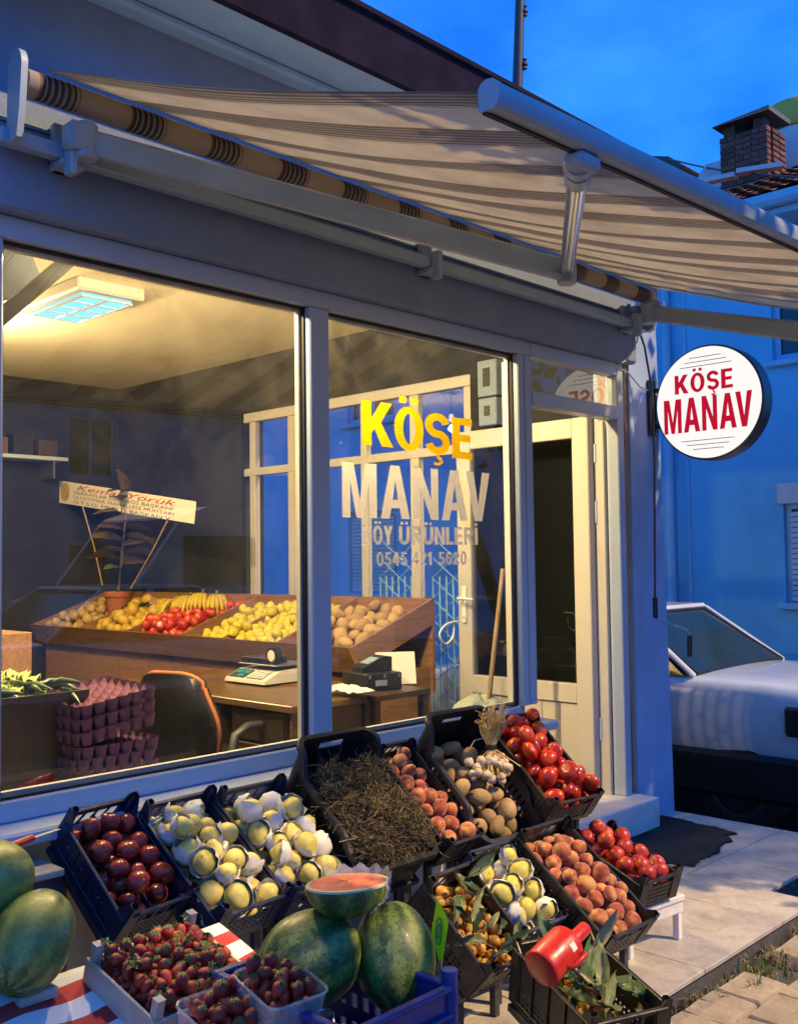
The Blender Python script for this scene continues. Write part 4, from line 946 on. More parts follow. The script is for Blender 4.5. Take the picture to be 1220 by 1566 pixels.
ob('roof', MB().span((14.2, -17.2, 9.), (39.3, -10.1, 9.2)), 'rooftile', TH, True)
def added_shade_tree(base, ctr, R_, label, seed, n=20000):
    rr = random.Random(seed); t = thing('added_shade_tree', label, 'tree', base, 'unseen trees added for shade'); base = Vector(base); ctr = Vector(ctr)
    tr = MB(); top = base.lerp(ctr, .72); mid = base.lerp(top, .5) + V3(rr.gauss(0, .04), rr.gauss(0, .04), 0)
    tr.tube([base, base + V3(0, 0, .2), mid, top], [.12, .085, .07, .055], 10); ob('trunk', tr, 'stem_brown', t, True, 60)
    cl = []
    for k in range(13):
        d = V3(rr.gauss(0, 1), rr.gauss(0, 1), rr.gauss(.1, .8)).normalized() * R_ * rr.uniform(.45, .85); e = ctr + d; cl.append((e, R_ * rr.uniform(.28, .45)))
        m = top.lerp(e, .5) + V3(rr.gauss(0, .08), rr.gauss(0, .08), rr.uniform(0, .12)); ob('limb', MB().tube([top, m, e], [.04, .024, .008], 6), 'stem_brown', t, True, 60)
    mb = MB()
    for k in range(n):
        c_, r_ = rr.choice(cl); p = c_ + V3(rr.gauss(0, 1), rr.gauss(0, 1), rr.gauss(0, .8)) * r_ * .5
        a = V3(rr.gauss(0, 1), rr.gauss(0, 1), rr.gauss(0, .6)).normalized(); b = a.cross(V3(rr.gauss(0, 1), rr.gauss(0, 1), rr.gauss(0, 1))).normalized(); L = rr.uniform(.08, .16); W_ = L * .36
        mb.add([p, p + a * L * .5 + b * W_, p + a * L, p + a * L * .5 - b * W_], [(0, 1, 2, 3)])
    tag(ob('crown', mb, 'leaf_green', t, True, None, False), kind='stuff'); return t
added_shade_tree((3.0, -1.2, -.09), (2.2, -.45, 3.7), .85, 'unseen young tree added to shade the table and awning bar', 3, 6000)
added_shade_tree((8.6, -.4, -.44), (6.2, .05, 3.5), 1.25, 'unseen tree added right of the tiled platform to shade tiles and pillar', 4)
# ------------------------------------------------------------------ crates
def lin(a, b, n): return [a + (b - a) * i / n for i in range(n + 1)]
def pose(BL, w, l, h, yaw, tilt):
    """matrix of a crate (origin at the middle of its bottom, -y is the front) from its back left rim corner"""
    ya, ti = rad(yaw), rad(tilt)
    M = Matrix.Rotation(ya, 4, 'Z') @ Matrix.Rotation(ti, 4, 'X')
    o = Vector(BL) - M.to_3x3() @ Vector((-w / 2, l / 2, h))
    return Matrix.Translation(o) @ M
def low_crate(name, label, mat, M, w, l, hs=.10, he=.125, hp=.155, divider=False, big=True):
    c = thing(name, label, 'crate', M=M, group='plastic produce crates on the display')
    ob('base', MB().box((0, 0, .006), (w - .004, l - .004, .008)), mat, c)
    th = .0035
    for s in (-1, 1):                                      # long sides: lip, perforated band, solid skirt
        us = lin(-l / 2 + .012, l / 2 - .012, int(l / .0105)); vs_ = [.01, .022, .030, .038, .046, .054, .062, hs - .026, hs - .016, hs]
        mk = lambda i, j: not (j in (1, 3, 5) and i % 2 == 1 and 2 < i < len(us) - 4)
        m = MB().panel((s * (w / 2 - .004), 0, 0), (0, 1, 0), (0, 0, 1), (-s, 0, 0), us, vs_, mk, th)
        m.box((s * (w / 2 - .002), 0, hs), (.012, l - .02, .007), None, .002).box((s * (w / 2 - .002), 0, .020), (.007, l - .03, .006), None, .002)
        for k in range(5): m.box((s * (w / 2 - .002), -l / 2 + l * (k + .5) / 5, hs / 2), (.006, .005, hs - .01))
        ob('side_wall', m, mat, c)
    for s in (-1, 1):                                      # ends: a row of large slanted openings over a fine grid
        nu = 25; us = lin(-w / 2 + .012, w / 2 - .012, nu); vs_ = [.01, .024, .032, .040, .048, .056, .064, .074, he - .014, he]
        def mk(i, j):
            if j == 7: return i % 5 in (0,)
            if j in (1, 3, 5): return i % 2 == 0 or i < 2 or i > nu - 3
            return True
        P = []; Q = []
        for u in us:
            r1 = []
            for v in vs_: r1.append(V3(u + (.012 if v >= he - .015 else 0), s * (l / 2 - .004), v))
            P.append(r1); Q.append([p + V3(0, -s * th, 0) for p in r1])
        m = MB().skin(P, Q, mk)
        m.box((.0, s * (l / 2 - .002), he), (w - .03, .013, .008), None, .002)
        ob('end_wall', m, mat, c)
    pm_ = []
    for sx in (-1, 1):
        for sy in (-1, 1):
            m = MB(); X, Y = sx * (w / 2 - .001), sy * (l / 2 - .001)
            fx = .055; 
            m.prism([(X, Y, .004), (X, Y - sy * .05, .004), (X, Y - sy * .05, hs), (X, Y - sy * .020, hp), (X, Y, hp)], (-sx * .004, 0, 0))
            m.prism([(X, Y, .004), (X - sx * .045, Y, .004), (X - sx * .045, Y, he - .01), (X - sx * .022, Y, hp), (X, Y, hp)], (0, -sy * .004, 0))
            m.tube([(X - sx * .012, Y - sy * .012, hs - .02), (X - sx * .012, Y - sy * .012, hp + .002)], .010, 10, cap=False)
            m.tube([(X - sx * .012, Y - sy * .012, hp + .002), (X - sx * .012, Y - sy * .012, hs - .02)], .0065, 10, cap=False)
            ob('corner_post', m, mat, c)
    if divider: ob('divider', MB().box((0, .02, hs * .45), (.004, l - .03, hs * .75)), mat, c)
    return c
def deep_crate(name, label, mat, M, w, l, h, he_b, he_f, slots=True):
    c = thing(name, label, 'crate', M=M, group='plastic produce crates on the display')
    ob('base', MB().box((0, 0, .006), (w * .9, l * .93, .010)), mat, c)
    per = []; R_ = .045; nc = 6; ns, nl = 18, 30
    def seg(a, b, n, kind): return [(a[0] + (b[0] - a[0]) * i / n, a[1] + (b[1] - a[1]) * i / n, kind) for i in range(n)]
    def arc(cx, cy, a0, kind): return [(cx + R_ * math.cos(a0 + PI / 2 * i / nc), cy + R_ * math.sin(a0 + PI / 2 * i / nc), kind) for i in range(nc)]
    x, y = w / 2, l / 2
    per += seg((x, -y + R_), (x, y - R_), nl, 'R') + arc(x - R_, y - R_, 0, 'b') + seg((x - R_, y), (-x + R_, y), ns, 'B') + arc(-x + R_, y - R_, PI / 2, 'b') \
        + seg((-x, y - R_), (-x, -y + R_), nl, 'L') + arc(-x + R_, -y + R_, PI, 'f') + seg((-x + R_, -y), (x - R_, -y), ns, 'F') + arc(x - R_, -y + R_, 1.5 * PI, 'f')
    n = len(per)
    def height(px, py):
        t = max(0, min(1, (py - (y - .13)) / .09)); t = t * t * (3 - 2 * t); q = max(0, min(1, ((-y + .15) - py) / .07)); q = q * q * (3 - 2 * q)
        return h + (he_b - h) * t + (he_f - h) * q
    fr = [0, .10, .25, .40, .50, .60, .70, .80, .90, 1.0]
    P = []; Q = []; rim = []
    for i, (px, py, k) in enumerate(per):
        H = height(px, py); a = per[i - 1]; b = per[(i + 1) % n]; d = V3(b[0] - a[0], b[1] - a[1], 0).normalized(); nn = V3(d.y, -d.x, 0)
        col = []; 
        for f in fr:
            s = .90 + .10 * f; sy = .93 + .07 * f
            col.append(V3(px * s, py * sy, f * H))
        P.append(col); Q.append([p - nn * .005 for p in col]); rim.append(col[-1] + nn * .004)
    kinds = [p[2] for p in per]; cnt = {}
    ordn = []
    for k in kinds: cnt[k] = cnt.get(k, -1) + 1; ordn.append(cnt[k])
    def mk(i, j):
        k = kinds[i]; q = ordn[i]
        if k in 'BF' and 5 <= q < ns - 5 and j == 7: return False
        if slots and k in 'LR' and q % 2 == 1 and 2 < q < nl - 3 and j in (4, 5, 6): return False
        return True
    ob('wall', MB().skin(P, Q, mk, True), mat, c)
    rm = MB(); rr = [V3(*p) for p in rim]
    m = len(rr); vs_ = []; fs_ = []
    for i, p in enumerate(rr):
        a = rr[i - 1]; b = rr[(i + 1) % m]; d = (b - a).normalized(); nn = V3(d.y, -d.x, 0).normalized(); up_ = nn.cross(d)
        if up_.z < 0: up_ = -up_
        for (u, v) in ((-.010, -.004), (-.009, .004), (.008, .004), (.011, .0), (.011, -.014), (.007, -.014), (.006, -.004)): vs_.append(p + nn * u + up_ * v)
    for i in range(m):
        for k in range(7):
            a = i * 7 + k; b = i * 7 + (k + 1) % 7; a2 = ((i + 1) % m) * 7 + k; b2 = ((i + 1) % m) * 7 + (k + 1) % 7; fs_.append((a, b, b2, a2))
    ob('rim', rm.add(vs_, fs_), mat, c, smooth=40)
    for s in (-1, 1):
        for k in range(6):
            yy = -y + .07 + (l - .14) * k / 5; ob('rib', MB().bar((s * (w * .45 + .003), yy * .93, .01), (s * (w / 2 + .003), yy, h * .96), .006, .008, 0, (0, 1, 0)), mat, c)
    return c

CR = {}
NV, BK, BU = 'navy_plastic', 'black_plastic', 'blue_plastic'
# name: (BL corner of rim/post tops, w, l, rim height used for BL, yaw, tilt)
CR['A'] = (pose((1.466, 2.74, .734), .242, .372, .155, 8, 41), .242, .372)
CR['B'] = (pose((1.712, 2.735, .712), .268, .45, .155, 4, 35), .268, .45)
CR['C'] = (pose((1.992, 2.74, .706), .268, .455, .155, .5, 33), .268, .455)
CR['D'] = (pose((2.285, 2.70, .815), .345, .50, .26, -.5, 36), .345, .50)
CR['E'] = (pose((2.642, 2.655, .76), .188, .45, .13, 2, 42), .188, .45)
CR['F'] = (pose((2.845, 2.615, .840), .335, .50, .25, -3, 41), .335, .50)
CR['G'] = (pose((3.205, 2.60, .80), .27, .46, .13, -9, 37), .27, .46)
CR['H'] = (pose((2.325, 2.135, .462), .24, .33, .155, 2, 42), .24, .33)
CR['I'] = (pose((2.583, 2.19, .47), .225, .31, .14, -3, 41), .225, .31)
CR['J'] = (pose((2.828, 2.165, .500), .28, .46, .13, -2, 36), .28, .46)
CR['K'] = (pose((3.25, 2.235, .405), .225, .35, .125, -8, 18), .225, .35)
CR['L'] = (pose((2.366, 1.845, .335), .255, .40, .19, -22, 10), .255, .40)
low_crate('produce_crate', 'navy crate of dark red plums, leftmost of the window row', NV, CR['A'][0], .242, .372, divider=True)
low_crate('produce_crate', 'navy crate of paper wrapped pears next to the plums', NV, CR['B'][0], .268, .45)
low_crate('produce_crate', 'navy crate of paper wrapped pears beside the dried herbs', NV, CR['C'][0], .268, .455)
deep_crate('herb_crate', 'deep black crate heaped with dried herbs against the window', BK, CR['D'][0], .345, .50, .185, .26, .155, False)
low_crate('produce_crate', 'narrow black crate of peaches between herbs and potatoes', BK, CR['E'][0], .188, .45, .10, .115, .13)
deep_crate('potato_crate', 'deep black crate of potatoes with a garlic bunch', BK, CR['F'][0], .335, .50, .17, .25, .135, True)
low_crate('produce_crate', 'black crate heaped with red tomatoes before the doorway', BK, CR['G'][0], .27, .46, .10, .115, .13)
low_crate('produce_crate', 'black crate of small brown loquats with leaves beside the price tag', BK, CR['H'][0], .24, .33, .12, .14, .155)
low_crate('produce_crate', 'small grey blue crate of pale wrapped quinces in the front row', NV, CR['I'][0], .225, .31, .09, .135, .14)
low_crate('produce_crate', 'black crate of fuzzy peaches in the front row', BK, CR['J'][0], .28, .46, .10, .115, .13)
low_crate('produce_crate', 'black crate of red nectarines at the right end on the white bench', BK, CR['K'][0], .225, .35, .09, .105, .125)
low_crate('produce_crate', 'frontmost black crate of loquats and leaves with red jug', BK, CR['L'][0], .255, .40, .165, .17, .19)

# ------------------------------------------------------------------ stands under the crates
ST = thing('display_rack', 'dark steel rack with sloping shelves under the fruit crates', 'rack', (2.6, 2.4, 0))
def shelf_under(keys, name, th=.02, drop=.004):
    Ms = [CR[k] for k in keys]
    for k in keys:
        M, w_, l_ = CR[k]; m = MB().box((0, 0, -drop - th / 2), (w_ + .01, l_ - .02, th))
        o = ob(name, m, 'gunmetal', ST); o.matrix_local = Matrix.Translation(-ST.location) @ M
        for sx in (-1, 1):
            for sy in (-1, 1):
                p = M @ V3(sx * (w_ / 2 - .03), sy * (l_ / 2 - .05), -drop - th)
                if p.z > .06: ob('leg', MB().bar((p.x, p.y, .0), (p.x, p.y, p.z - .004), .022, .022), 'gunmetal', ST, True)
shelf_under('ABCDEFG', 'shelf'); shelf_under('HIJL', 'shelf')
# white bench at the right end
kb = [at_z(x, y, 0) for x, y in ((1037, 1415), (1035, 1380))]
BN = thing('low_bench', 'low white wooden bench under the nectarine crate', 'bench', (3.4, 2.1, 0))
Mk = CR['K'][0]; kc = Mk @ V3(0, 0, 0)
ob('top', MB().box((kc.x + .02, kc.y - .02, .155), (.34, .26, .022), Matrix.Rotation(rad(-8), 3, 'Z'), .003), 'paint_white', BN, True)
ob('apron', MB().box((kc.x + .01, kc.y - .135, .122), (.32, .016, .042), Matrix.Rotation(rad(-8), 3, 'Z'), .002).box((kc.x + .17, kc.y - .04, .122), (.016, .22, .042), Matrix.Rotation(rad(-8), 3, 'Z'), .002), 'paint_white', BN, True)
for dx, dy in ((.155, -.145), (-.13, -.11), (.18, .05), (-.1, .08)):
    ob('leg', MB().box((kc.x + dx, kc.y + dy, .072), (.026, .026, .143), None, .002), 'paint_white', BN, True)
ob('prop', MB().prism([(kc.x - .05, kc.y - .10, .1665), (kc.x - .05, kc.y + .12, .1665), (kc.x - .05, kc.y + .12, .235), (kc.x - .05, kc.y - .10, .17)], (.12, 0, 0)), 'paint_white', BN, True)

# table with the striped cloth at the left
TZ = .43
TZf = lambda y: .435 + (y - 2.22) * .28                 # the table leans towards the street
TB = thing('fruit_table', 'low wooden table under the striped cloth', 'table', (1.3, 2.0, 0))
ob('top', MB().prism([(.55, 1.36, TZf(1.36) - .03), (.55, 2.27, TZf(2.27) - .03), (.55, 2.27, TZf(2.27) - .004), (.55, 1.36, TZf(1.36) - .004)], (1.09, 0, 0)), 'plank_grey', TB, True)
for x in (.62, 1.58):
    for y in (1.42, 2.22): ob('leg', MB().span((x - .025, y - .025, 0), (x + .025, y + .025, TZf(y - .025) - .0305)), 'plank_grey', TB, True)
def tc(u, v):
    x = .53 + u * 1.13; y = 1.32 + v * .97
    z = TZf(max(y, 1.36)) + .005 + .006 * math.sin(x * 17 + y * 6) * math.sin(y * 11 + 1) + .004 * math.sin(x * 31)
    e = max(0, 1.36 - y); z -= e * 3.5
    return V3(x, y, z)
tcl = tag(ob('striped_cloth', MB().grid(tc, 40, 40), 'stripe_cloth', smooth=179), 'red and white striped cloth spread over the low table', 'cloth')
tcl.modifiers.new('thick', 'SOLIDIFY').thickness = .002
# plank along the wall with a red handled knife on it
pk = [V3(0, 0, .672)]
tag(ob('wall_plank', MB().span((.7, 2.70, .555), (1.43, 2.925, .575), .003), 'plank_grey'), 'pale plank shelf under the window sill left of the plum crate', 'plank')
KN = thing('red_knife', 'red handled knife lying on the plank by the window', 'knife', (1.2, 2.6, pk[0].z))
ka, kb_ = at_z(-5, 1303, pk[0].z + .012), at_z(52, 1281, pk[0].z + .012); kc_ = at_z(90, 1268, pk[0].z + .008)
ob('handle', MB().bar(ka, kb_, .022, .018, .005), 'knife_red', KN, True); ob('blade', MB().bar(kb_, kc_, .016, .0015), 'steel', KN, True)
tag(ob('dark_board', MB().span((.7, 2.715, 0.0), (1.43, 2.73, .554)), 'navy_plastic'), 'dark board closing the gap under the plank', 'board')

# ------------------------------------------------------------------ packing: little spheres settle in the crate
def settle(N, w_, l_, rmin, rmax, seed, layers_h=.10, it=160, sq=1.0, slope=0.0, ylim=None, hollow=None):
    q = np.random.RandomState(seed); R_ = q.uniform(rmin, rmax, N); y0, y1 = ylim or (-l_ / 2, l_ / 2)
    P = np.stack([q.uniform(-w_ / 2 + rmax, w_ / 2 - rmax, N), q.uniform(y0 + rmax, y1 - rmax, N), q.uniform(rmax, layers_h + rmax, N)], 1)
    D0 = (R_[:, None] + R_[None, :]) * sq; I = np.eye(N, dtype=bool)
    for k in range(it):
        P[:, 2] -= .0025 * (1 - k / it) + .0004; P[:, 1] -= slope * .001
        for _ in range(3):
            d = P[:, None, :] - P[None, :, :]; L = np.sqrt((d ** 2).sum(2)) + 1e-9; ov = np.clip(D0 - L, 0, None); ov[I] = 0
            P += (d / L[:, :, None] * ov[:, :, None]).sum(1) * .32
            P[:, 0] = np.clip(P[:, 0], -w_ / 2 + R_, w_ / 2 - R_); P[:, 1] = np.clip(P[:, 1], y0 + R_, y1 - R_); P[:, 2] = np.maximum(P[:, 2], R_)
    return P, R_
def sphere_fn(name, mat, fn, n=18, m=11, smooth=179, extra=None):
    """unit fruit: fn(theta from top 0..pi, phi) -> (radius scale, z scale)"""
    mb = MB()
    vs_ = []; fs_ = []
    for j in range(1, m):
        th = PI * j / m
        for k in range(n):
            ph = 2 * PI * k / n; r_, z_ = fn(th, ph); vs_.append((r_ * math.sin(th) * math.cos(ph), r_ * math.sin(th) * math.sin(ph), z_ * math.cos(th)))
    top = len(vs_); vs_.append((0, 0, fn(0, 0)[1])); bot = len(vs_); vs_.append((0, 0, -fn(PI, 0)[1]))
    for j in range(m - 2):
        for k in range(n):
            a = j * n + k; b = j * n + (k + 1) % n; fs_.append((a, a + n, b + n, b))
    for k in range(n):
        fs_.append((top, k, (k + 1) % n)); fs_.append((bot, (m - 2) * n + (k + 1) % n, (m - 2) * n + k))
    mb.add(vs_, fs_)
    if extra: mb.cur = 1; extra(mb)
    return mb.mesh(name, mat, smooth)
def vary(fn, seed, amp=1.0):
    q = random.Random(seed); a = [q.uniform(0, 6.28) for _ in range(5)]; e = q.uniform(.93, 1.07)
    def g(t, p):
        r_, z_ = fn(t, p); k = 1 + amp * (.035 * math.sin(2 * p + a[0]) * math.sin(t) + .025 * math.sin(3 * p + a[1] + 2 * t) * math.sin(t) ** 2 + .025 * math.sin(3 * t + a[2])); return r_ * k * e, z_ * k
    return g
def dimple(th, a, s): return 1 - a * math.exp(-(th / s) ** 2)
plumM = [sphere_fn('plum', ['plum_skin', 'stem_brown'], vary(lambda t, p: (1 - .05 * math.exp(-((p - PI) / .25) ** 2), .98 * dimple(t, .16, .35)), q_, 1.0), extra=lambda m: m.tube([(0, 0, .80), (.05, 0, 1.02)], .03, 5)) for q_ in range(4)]
peachM = [sphere_fn('peach', 'peach_skin', vary(lambda t, p: (1 - .075 * math.exp(-((p - PI) / .22) ** 2) * math.sin(t), (.96 + .08 * (t > 2.6)) * dimple(t, .22, .35)), q_, 1.0)) for q_ in range(4)]
peachM2 = [sphere_fn('peach', 'peach_skin', vary(lambda t, p: (1.04 - .06 * math.exp(-((p - PI) / .22) ** 2), .88 * dimple(t, .2, .4)), q_, 1.0)) for q_ in range(3)]
nectM = [sphere_fn('nectarine', ['nectarine_skin', 'stem_brown'], vary(lambda t, p: (1 - .06 * math.exp(-((p - PI) / .22) ** 2), .97 * dimple(t, .20, .35)), q_, 1.0), extra=lambda m: m.tube([(0, 0, .76), (.02, .03, .90)], .05, 5)) for q_ in range(4)]
def tom_ex(m):
    m.tube([(0, 0, .66), (.03, 0, .86)], .045, 5)
    for k in range(5):
        a = k * 1.257; c_, s_ = math.cos(a), math.sin(a); m.add([(0, 0, .74), (.18 * c_ - .07 * s_, .18 * s_ + .07 * c_, .80), (.50 * c_, .50 * s_, .80), (.18 * c_ + .07 * s_, .18 * s_ - .07 * c_, .80)], [(0, 1, 2, 3)])
tomM = [sphere_fn('tomato', ['tomato_skin', 'calyx'], vary(lambda t, p: (1.04 * (1 + .05 * math.cos(p * 5) * math.exp(-(t / .9) ** 2)), .84 * dimple(t, .20, .4)), q_, 1.0), n=22, extra=tom_ex) for q_ in range(3)]
tomM2 = [sphere_fn('tomato', ['tomato_skin', 'calyx'], vary(lambda t, p: (1.08 * (1 + .10 * math.cos(p * 6 + .4) * math.exp(-(t / 1.3) ** 2)), .72 * dimple(t, .24, .45)), q_, 1.0), n=26) for q_ in range(3)]
tomM3 = [sphere_fn('tomato', ['tomato_skin', 'calyx'], vary(lambda t, p: (.92, 1.12), q_, 1.0), n=18) for q_ in range(2)]
def pear_fn(t, p):
    z = 1.0 + .22 * math.exp(-(t / .75) ** 2) - .10 * math.exp(-(t / .22) ** 2); return (1.0 - .16 * math.exp(-((t - .75) / .45) ** 2) + .02 * math.sin(3 * p), z * .98)
pearM = [sphere_fn('pear', ['pear_skin', 'stem_brown'], vary(pear_fn, q_), extra=lambda m: m.tube([(0, 0, 1.02), (.04, .02, 1.22), (.12, .03, 1.36)], .035, 5)) for q_ in range(4)]
quinM = [sphere_fn('quince', ['quince_skin', 'stem_brown'], vary(lambda t, p: (1 + .03 * math.sin(p * 5), 1.02 * dimple(t, .14, .4)), q_, 1.0), extra=lambda m: m.tube([(0, 0, .82), (.03, .02, 1.06)], .035, 5)) for q_ in range(3)]
loqM = sphere_fn('loquat', ['loquat_skin', 'loquat_eye'], lambda t, p: (.92, 1.12 * dimple(t, .10, .3)), n=14, m=9, extra=lambda m: m.lathe([(.24, 1.0), (.27, 1.04), (.20, 1.07), (.08, 1.0)], 8))
potM = []
for q in range(4):
    rr = random.Random(q); a1, a2, a3 = rr.uniform(0, 6), rr.uniform(0, 6), rr.uniform(.75, .9)
    potM.append(sphere_fn('potato', 'potato_skin', lambda t, p, a1=a1, a2=a2, a3=a3: (a3 * (1 + .07 * math.sin(2 * p + a1) * math.sin(t) + .05 * math.sin(3 * t + a2)), 1.12), n=16, m=11))
def straw_ex(m):
    for k in range(8):
        a = k * .785; c_, s_ = math.cos(a), math.sin(a); L = .70 + .2 * (k % 2); m.add([(0, 0, 1.02), (.26 * c_ - .12 * s_, .26 * s_ + .12 * c_, 1.10), (L * c_, L * s_, 1.02 - .1 * (k % 3)), (.26 * c_ + .12 * s_, .26 * s_ - .12 * c_, 1.10)], [(0, 1, 2, 3)])
    m.tube([(0, 0, 1.0), (.05, 0, 1.3), (.16, .05, 1.55)], .045, 5)
strM = sphere_fn('strawberry', ['strawberry_skin', 'calyx'], lambda t, p: (1.0 - .55 * (t / PI) ** 1.7, 1.0 + .30 * (t / PI) ** 2), n=14, m=10, extra=straw_ex)
strM2 = sphere_fn('strawberry', ['strawberry_skin', 'calyx'], lambda t, p: (1.04 - .6 * (t / PI) ** 1.5, .95 + .35 * (t / PI) ** 2), n=14, m=10, extra=straw_ex)
def paper_wrap(seed, cover):
    rr = random.Random(seed); n, m = 22, 8; vs_ = []; fs_ = []; ph0 = [rr.uniform(0, 6.28) for _ in range(6)]
    jag = [rr.uniform(-.18, .28) for _ in range(n)]
    for j in range(m + 1):
        for k in range(n):
            p = 2 * PI * k / n; edge = cover + .25 * math.sin(p + ph0[0]) + .12 * math.sin(3 * p + ph0[1]) + jag[k] * .5
            th = .04 + (edge) * j / m
            r_ = 1.07 + .05 * math.sin(7 * p + ph0[2] + j) + .04 * math.sin(5 * p - 2 * j + ph0[3]) + .035 * rr.uniform(-1, 1) + (.24 * (j / m) ** 3)
            vs_.append((r_ * math.sin(th) * math.cos(p), r_ * math.sin(th) * math.sin(p), -r_ * math.cos(th)))
    for j in range(m):
        for k in range(n):
            a = j * n + k; b = j * n + (k + 1) % n; fs_.append((a, b, b + n, a + n))
    return MB().add(vs_, fs_).mesh('paper_wrap', 'paper', 50, recalc=False)
wrapM = [paper_wrap(s, c) for s, c in ((1, 1.7), (2, 2.0), (3, 1.5), (4, 2.3), (5, 1.8))]
def put(name, me, M, local, rot, s, label, cat, group):
    o = bpy.data.objects.new(name, me); COL.objects.link(o)
    o.matrix_world = Matrix.Translation(M @ Vector(local)) @ (M.to_3x3().to_4x4() @ rot) @ Matrix.Diagonal((s[0], s[1], s[2], 1) if isinstance(s, tuple) else (s, s, s, 1))
    return tag(o, label, cat, group)
def fill(key, name, meshes, N, r0, r1, seed, label, cat, group, hh=.10, floor=.012, ylim=None, mg=.008, sq=.97, upright=0., jit=0.11, slope=0.):
    M, w_, l_ = CR[key]; P, R_ = settle(N, w_ - 2 * mg, l_ - 2 * mg, r0, r1, seed, hh, sq=sq, ylim=ylim, slope=slope); out = []; rr = random.Random(seed)
    for p, r_ in zip(P, R_):
        rot = rand_rot(rr) if rr.random() > upright else Matrix.Rotation(rr.uniform(0, 6.28), 4, 'Z') @ Matrix.Rotation(rr.gauss(.0, .5), 4, 'X')
        s = (r_ * rr.uniform(1 - jit, 1 + jit * .4), r_ * rr.uniform(1 - jit, 1 + jit * .4), r_ * rr.uniform(1 - jit, 1 + jit * .4))
        out.append(put(name, rr.choice(meshes), M, (p[0], p[1], p[2] + floor), rot, s, label, cat, group))
    return out
fill('A', 'plum', plumM, 34, .027, .036, 21, 'glossy dark red plum in the leftmost navy crate', 'plum', 'dark plums in the navy crate', .09, mg=.012)
def wrapped(key, name, me, N, r0, r1, seed, label, cat, group, hh, shr=.0):
    for o in fill(key, name, me, N, r0, r1, seed, label, cat, group, hh, upright=.0, sq=1.02, mg=.010):
        rr = random.Random(o.name + str(seed))
        if rr.random() < .97:
            wq = ob('paper_wrap', rr.choice(wrapM), parent=o)
            # the open side of the paper looks up towards the light, whatever way the fruit lies
            up_l = (o.matrix_world.to_3x3().inverted() @ (V3(rr.gauss(.1, .8), -.6 + rr.gauss(0, .6), .55))).normalized()
            wq.rotation_euler = up_l.to_track_quat('Z', 'X').to_euler()
wrapped('B', 'pear', pearM, 37, .032, .041, 31, 'yellow green pear wrapped in white paper in the crate beside the plums', 'pear', 'wrapped pears beside the plums', .13)
wrapped('C', 'pear', pearM, 36, .032, .041, 32, 'yellow green pear wrapped in white paper in the crate beside the herbs', 'pear', 'wrapped pears beside the herbs', .13)
wrapped('I', 'quince', quinM, 20, .032, .037, 33, 'pale yellow quince wrapped in white paper in the front row', 'quince', 'wrapped quinces in the front row', .10)
fill('E', 'peach', peachM + peachM2, 38, .026, .034, 41, 'orange peach in the narrow crate beside the herbs', 'peach', 'peaches beside the herbs', .16)
fill('J', 'peach', peachM + peachM2, 62, .025, .035, 42, 'fuzzy red and orange peach in the front row crate', 'peach', 'peaches in the front row', .15)
fill('G', 'tomato', tomM + tomM2 + tomM3, 54, .027, .041, 43, 'red tomato in the heap before the doorway', 'tomato', 'tomatoes before the doorway', .22)
fill('K', 'nectarine', nectM, 31, .030, .036, 44, 'shiny red nectarine in the crate at the right end', 'nectarine', 'nectarines on the white bench', .14)
fill('H', 'loquat', [loqM], 76, .019, .0235, 45, 'brownish orange loquat in the crate beside the price tag', 'loquat', 'loquats beside the price tag', .14)
fill('L', 'loquat', [loqM], 60, .019, .0235, 46, 'orange loquat in the frontmost black crate', 'loquat', 'loquats in the frontmost crate', .15)
fill('F', 'potato', potM, 30, .033, .048, 47, 'earthy yellow potato in the deep black crate', 'potato', 'potatoes in the deep crate', .14, mg=.03, jit=.18)

# leaves lying among the loquats
def leaf_mesh(mat, L=.10, W_=.034, curl=.02, seed=0):
    rr = random.Random(seed); b = rr.uniform(-1, 1)
    def fn(u, v):
        y = (u - .0) * L; ww = W_ / 2 * (math.sin(PI * min(1, u * .97 + .02)) ** .75); x = (v - .5) * 2 * ww
        return V3(x + b * .015 * u * u, y, curl * (u * u) * 1.5 + abs(v - .5) * .030 * math.sin(PI * u) + .003 * math.sin(u * 20 + v * 5) + (v - .5) * .03 * b * u * u)
    mb = MB().grid(fn, 10, 4); mb.tube([(0, -.02, -.002), (0, 0, 0), (b * .004, L * .5, curl * .3)], .0016, 4)
    return mb.mesh('leaf', mat, 179, recalc=False)
leafs = [leaf_mesh('leaf_green', .12, .040, .035, 1), leaf_mesh('leaf_green', .10, .036, -.045, 2), leaf_mesh('leaf_olive', .11, .036, .05, 3), leaf_mesh('leaf_dry', .10, .034, .07, 4), leaf_mesh('leaf_green', .09, .030, -.06, 5), leaf_mesh('leaf_olive', .08, .03, -.03, 6)]
rr = random.Random(77)
for key, n, lab, grp in (('H', 13, 'green leaf lying among the loquats beside the price tag', 'leaves beside the price tag'), ('L', 26, 'green leaf lying among the loquats in the frontmost crate', 'leaves in the frontmost crate')):
    M, w_, l_ = CR[key]
    for k in range(n):
        x = rr.uniform(-w_ * .40, w_ * .40); y = rr.uniform(-l_ * .44, l_ * .40); z = (.105 if key == 'H' else .125) + rr.uniform(0, .035)
        rot = Matrix.Rotation(rr.uniform(0, 6.28), 4, 'Z') @ Matrix.Rotation(rr.gauss(.1, .35), 4, 'X') @ Matrix.Rotation(rr.gauss(0, .5), 4, 'Y')
        s = rr.uniform(.7, 1.15); put('loquat_leaf', rr.choice(leafs), M, (x, y, z), rot, s, lab, 'leaf', grp)

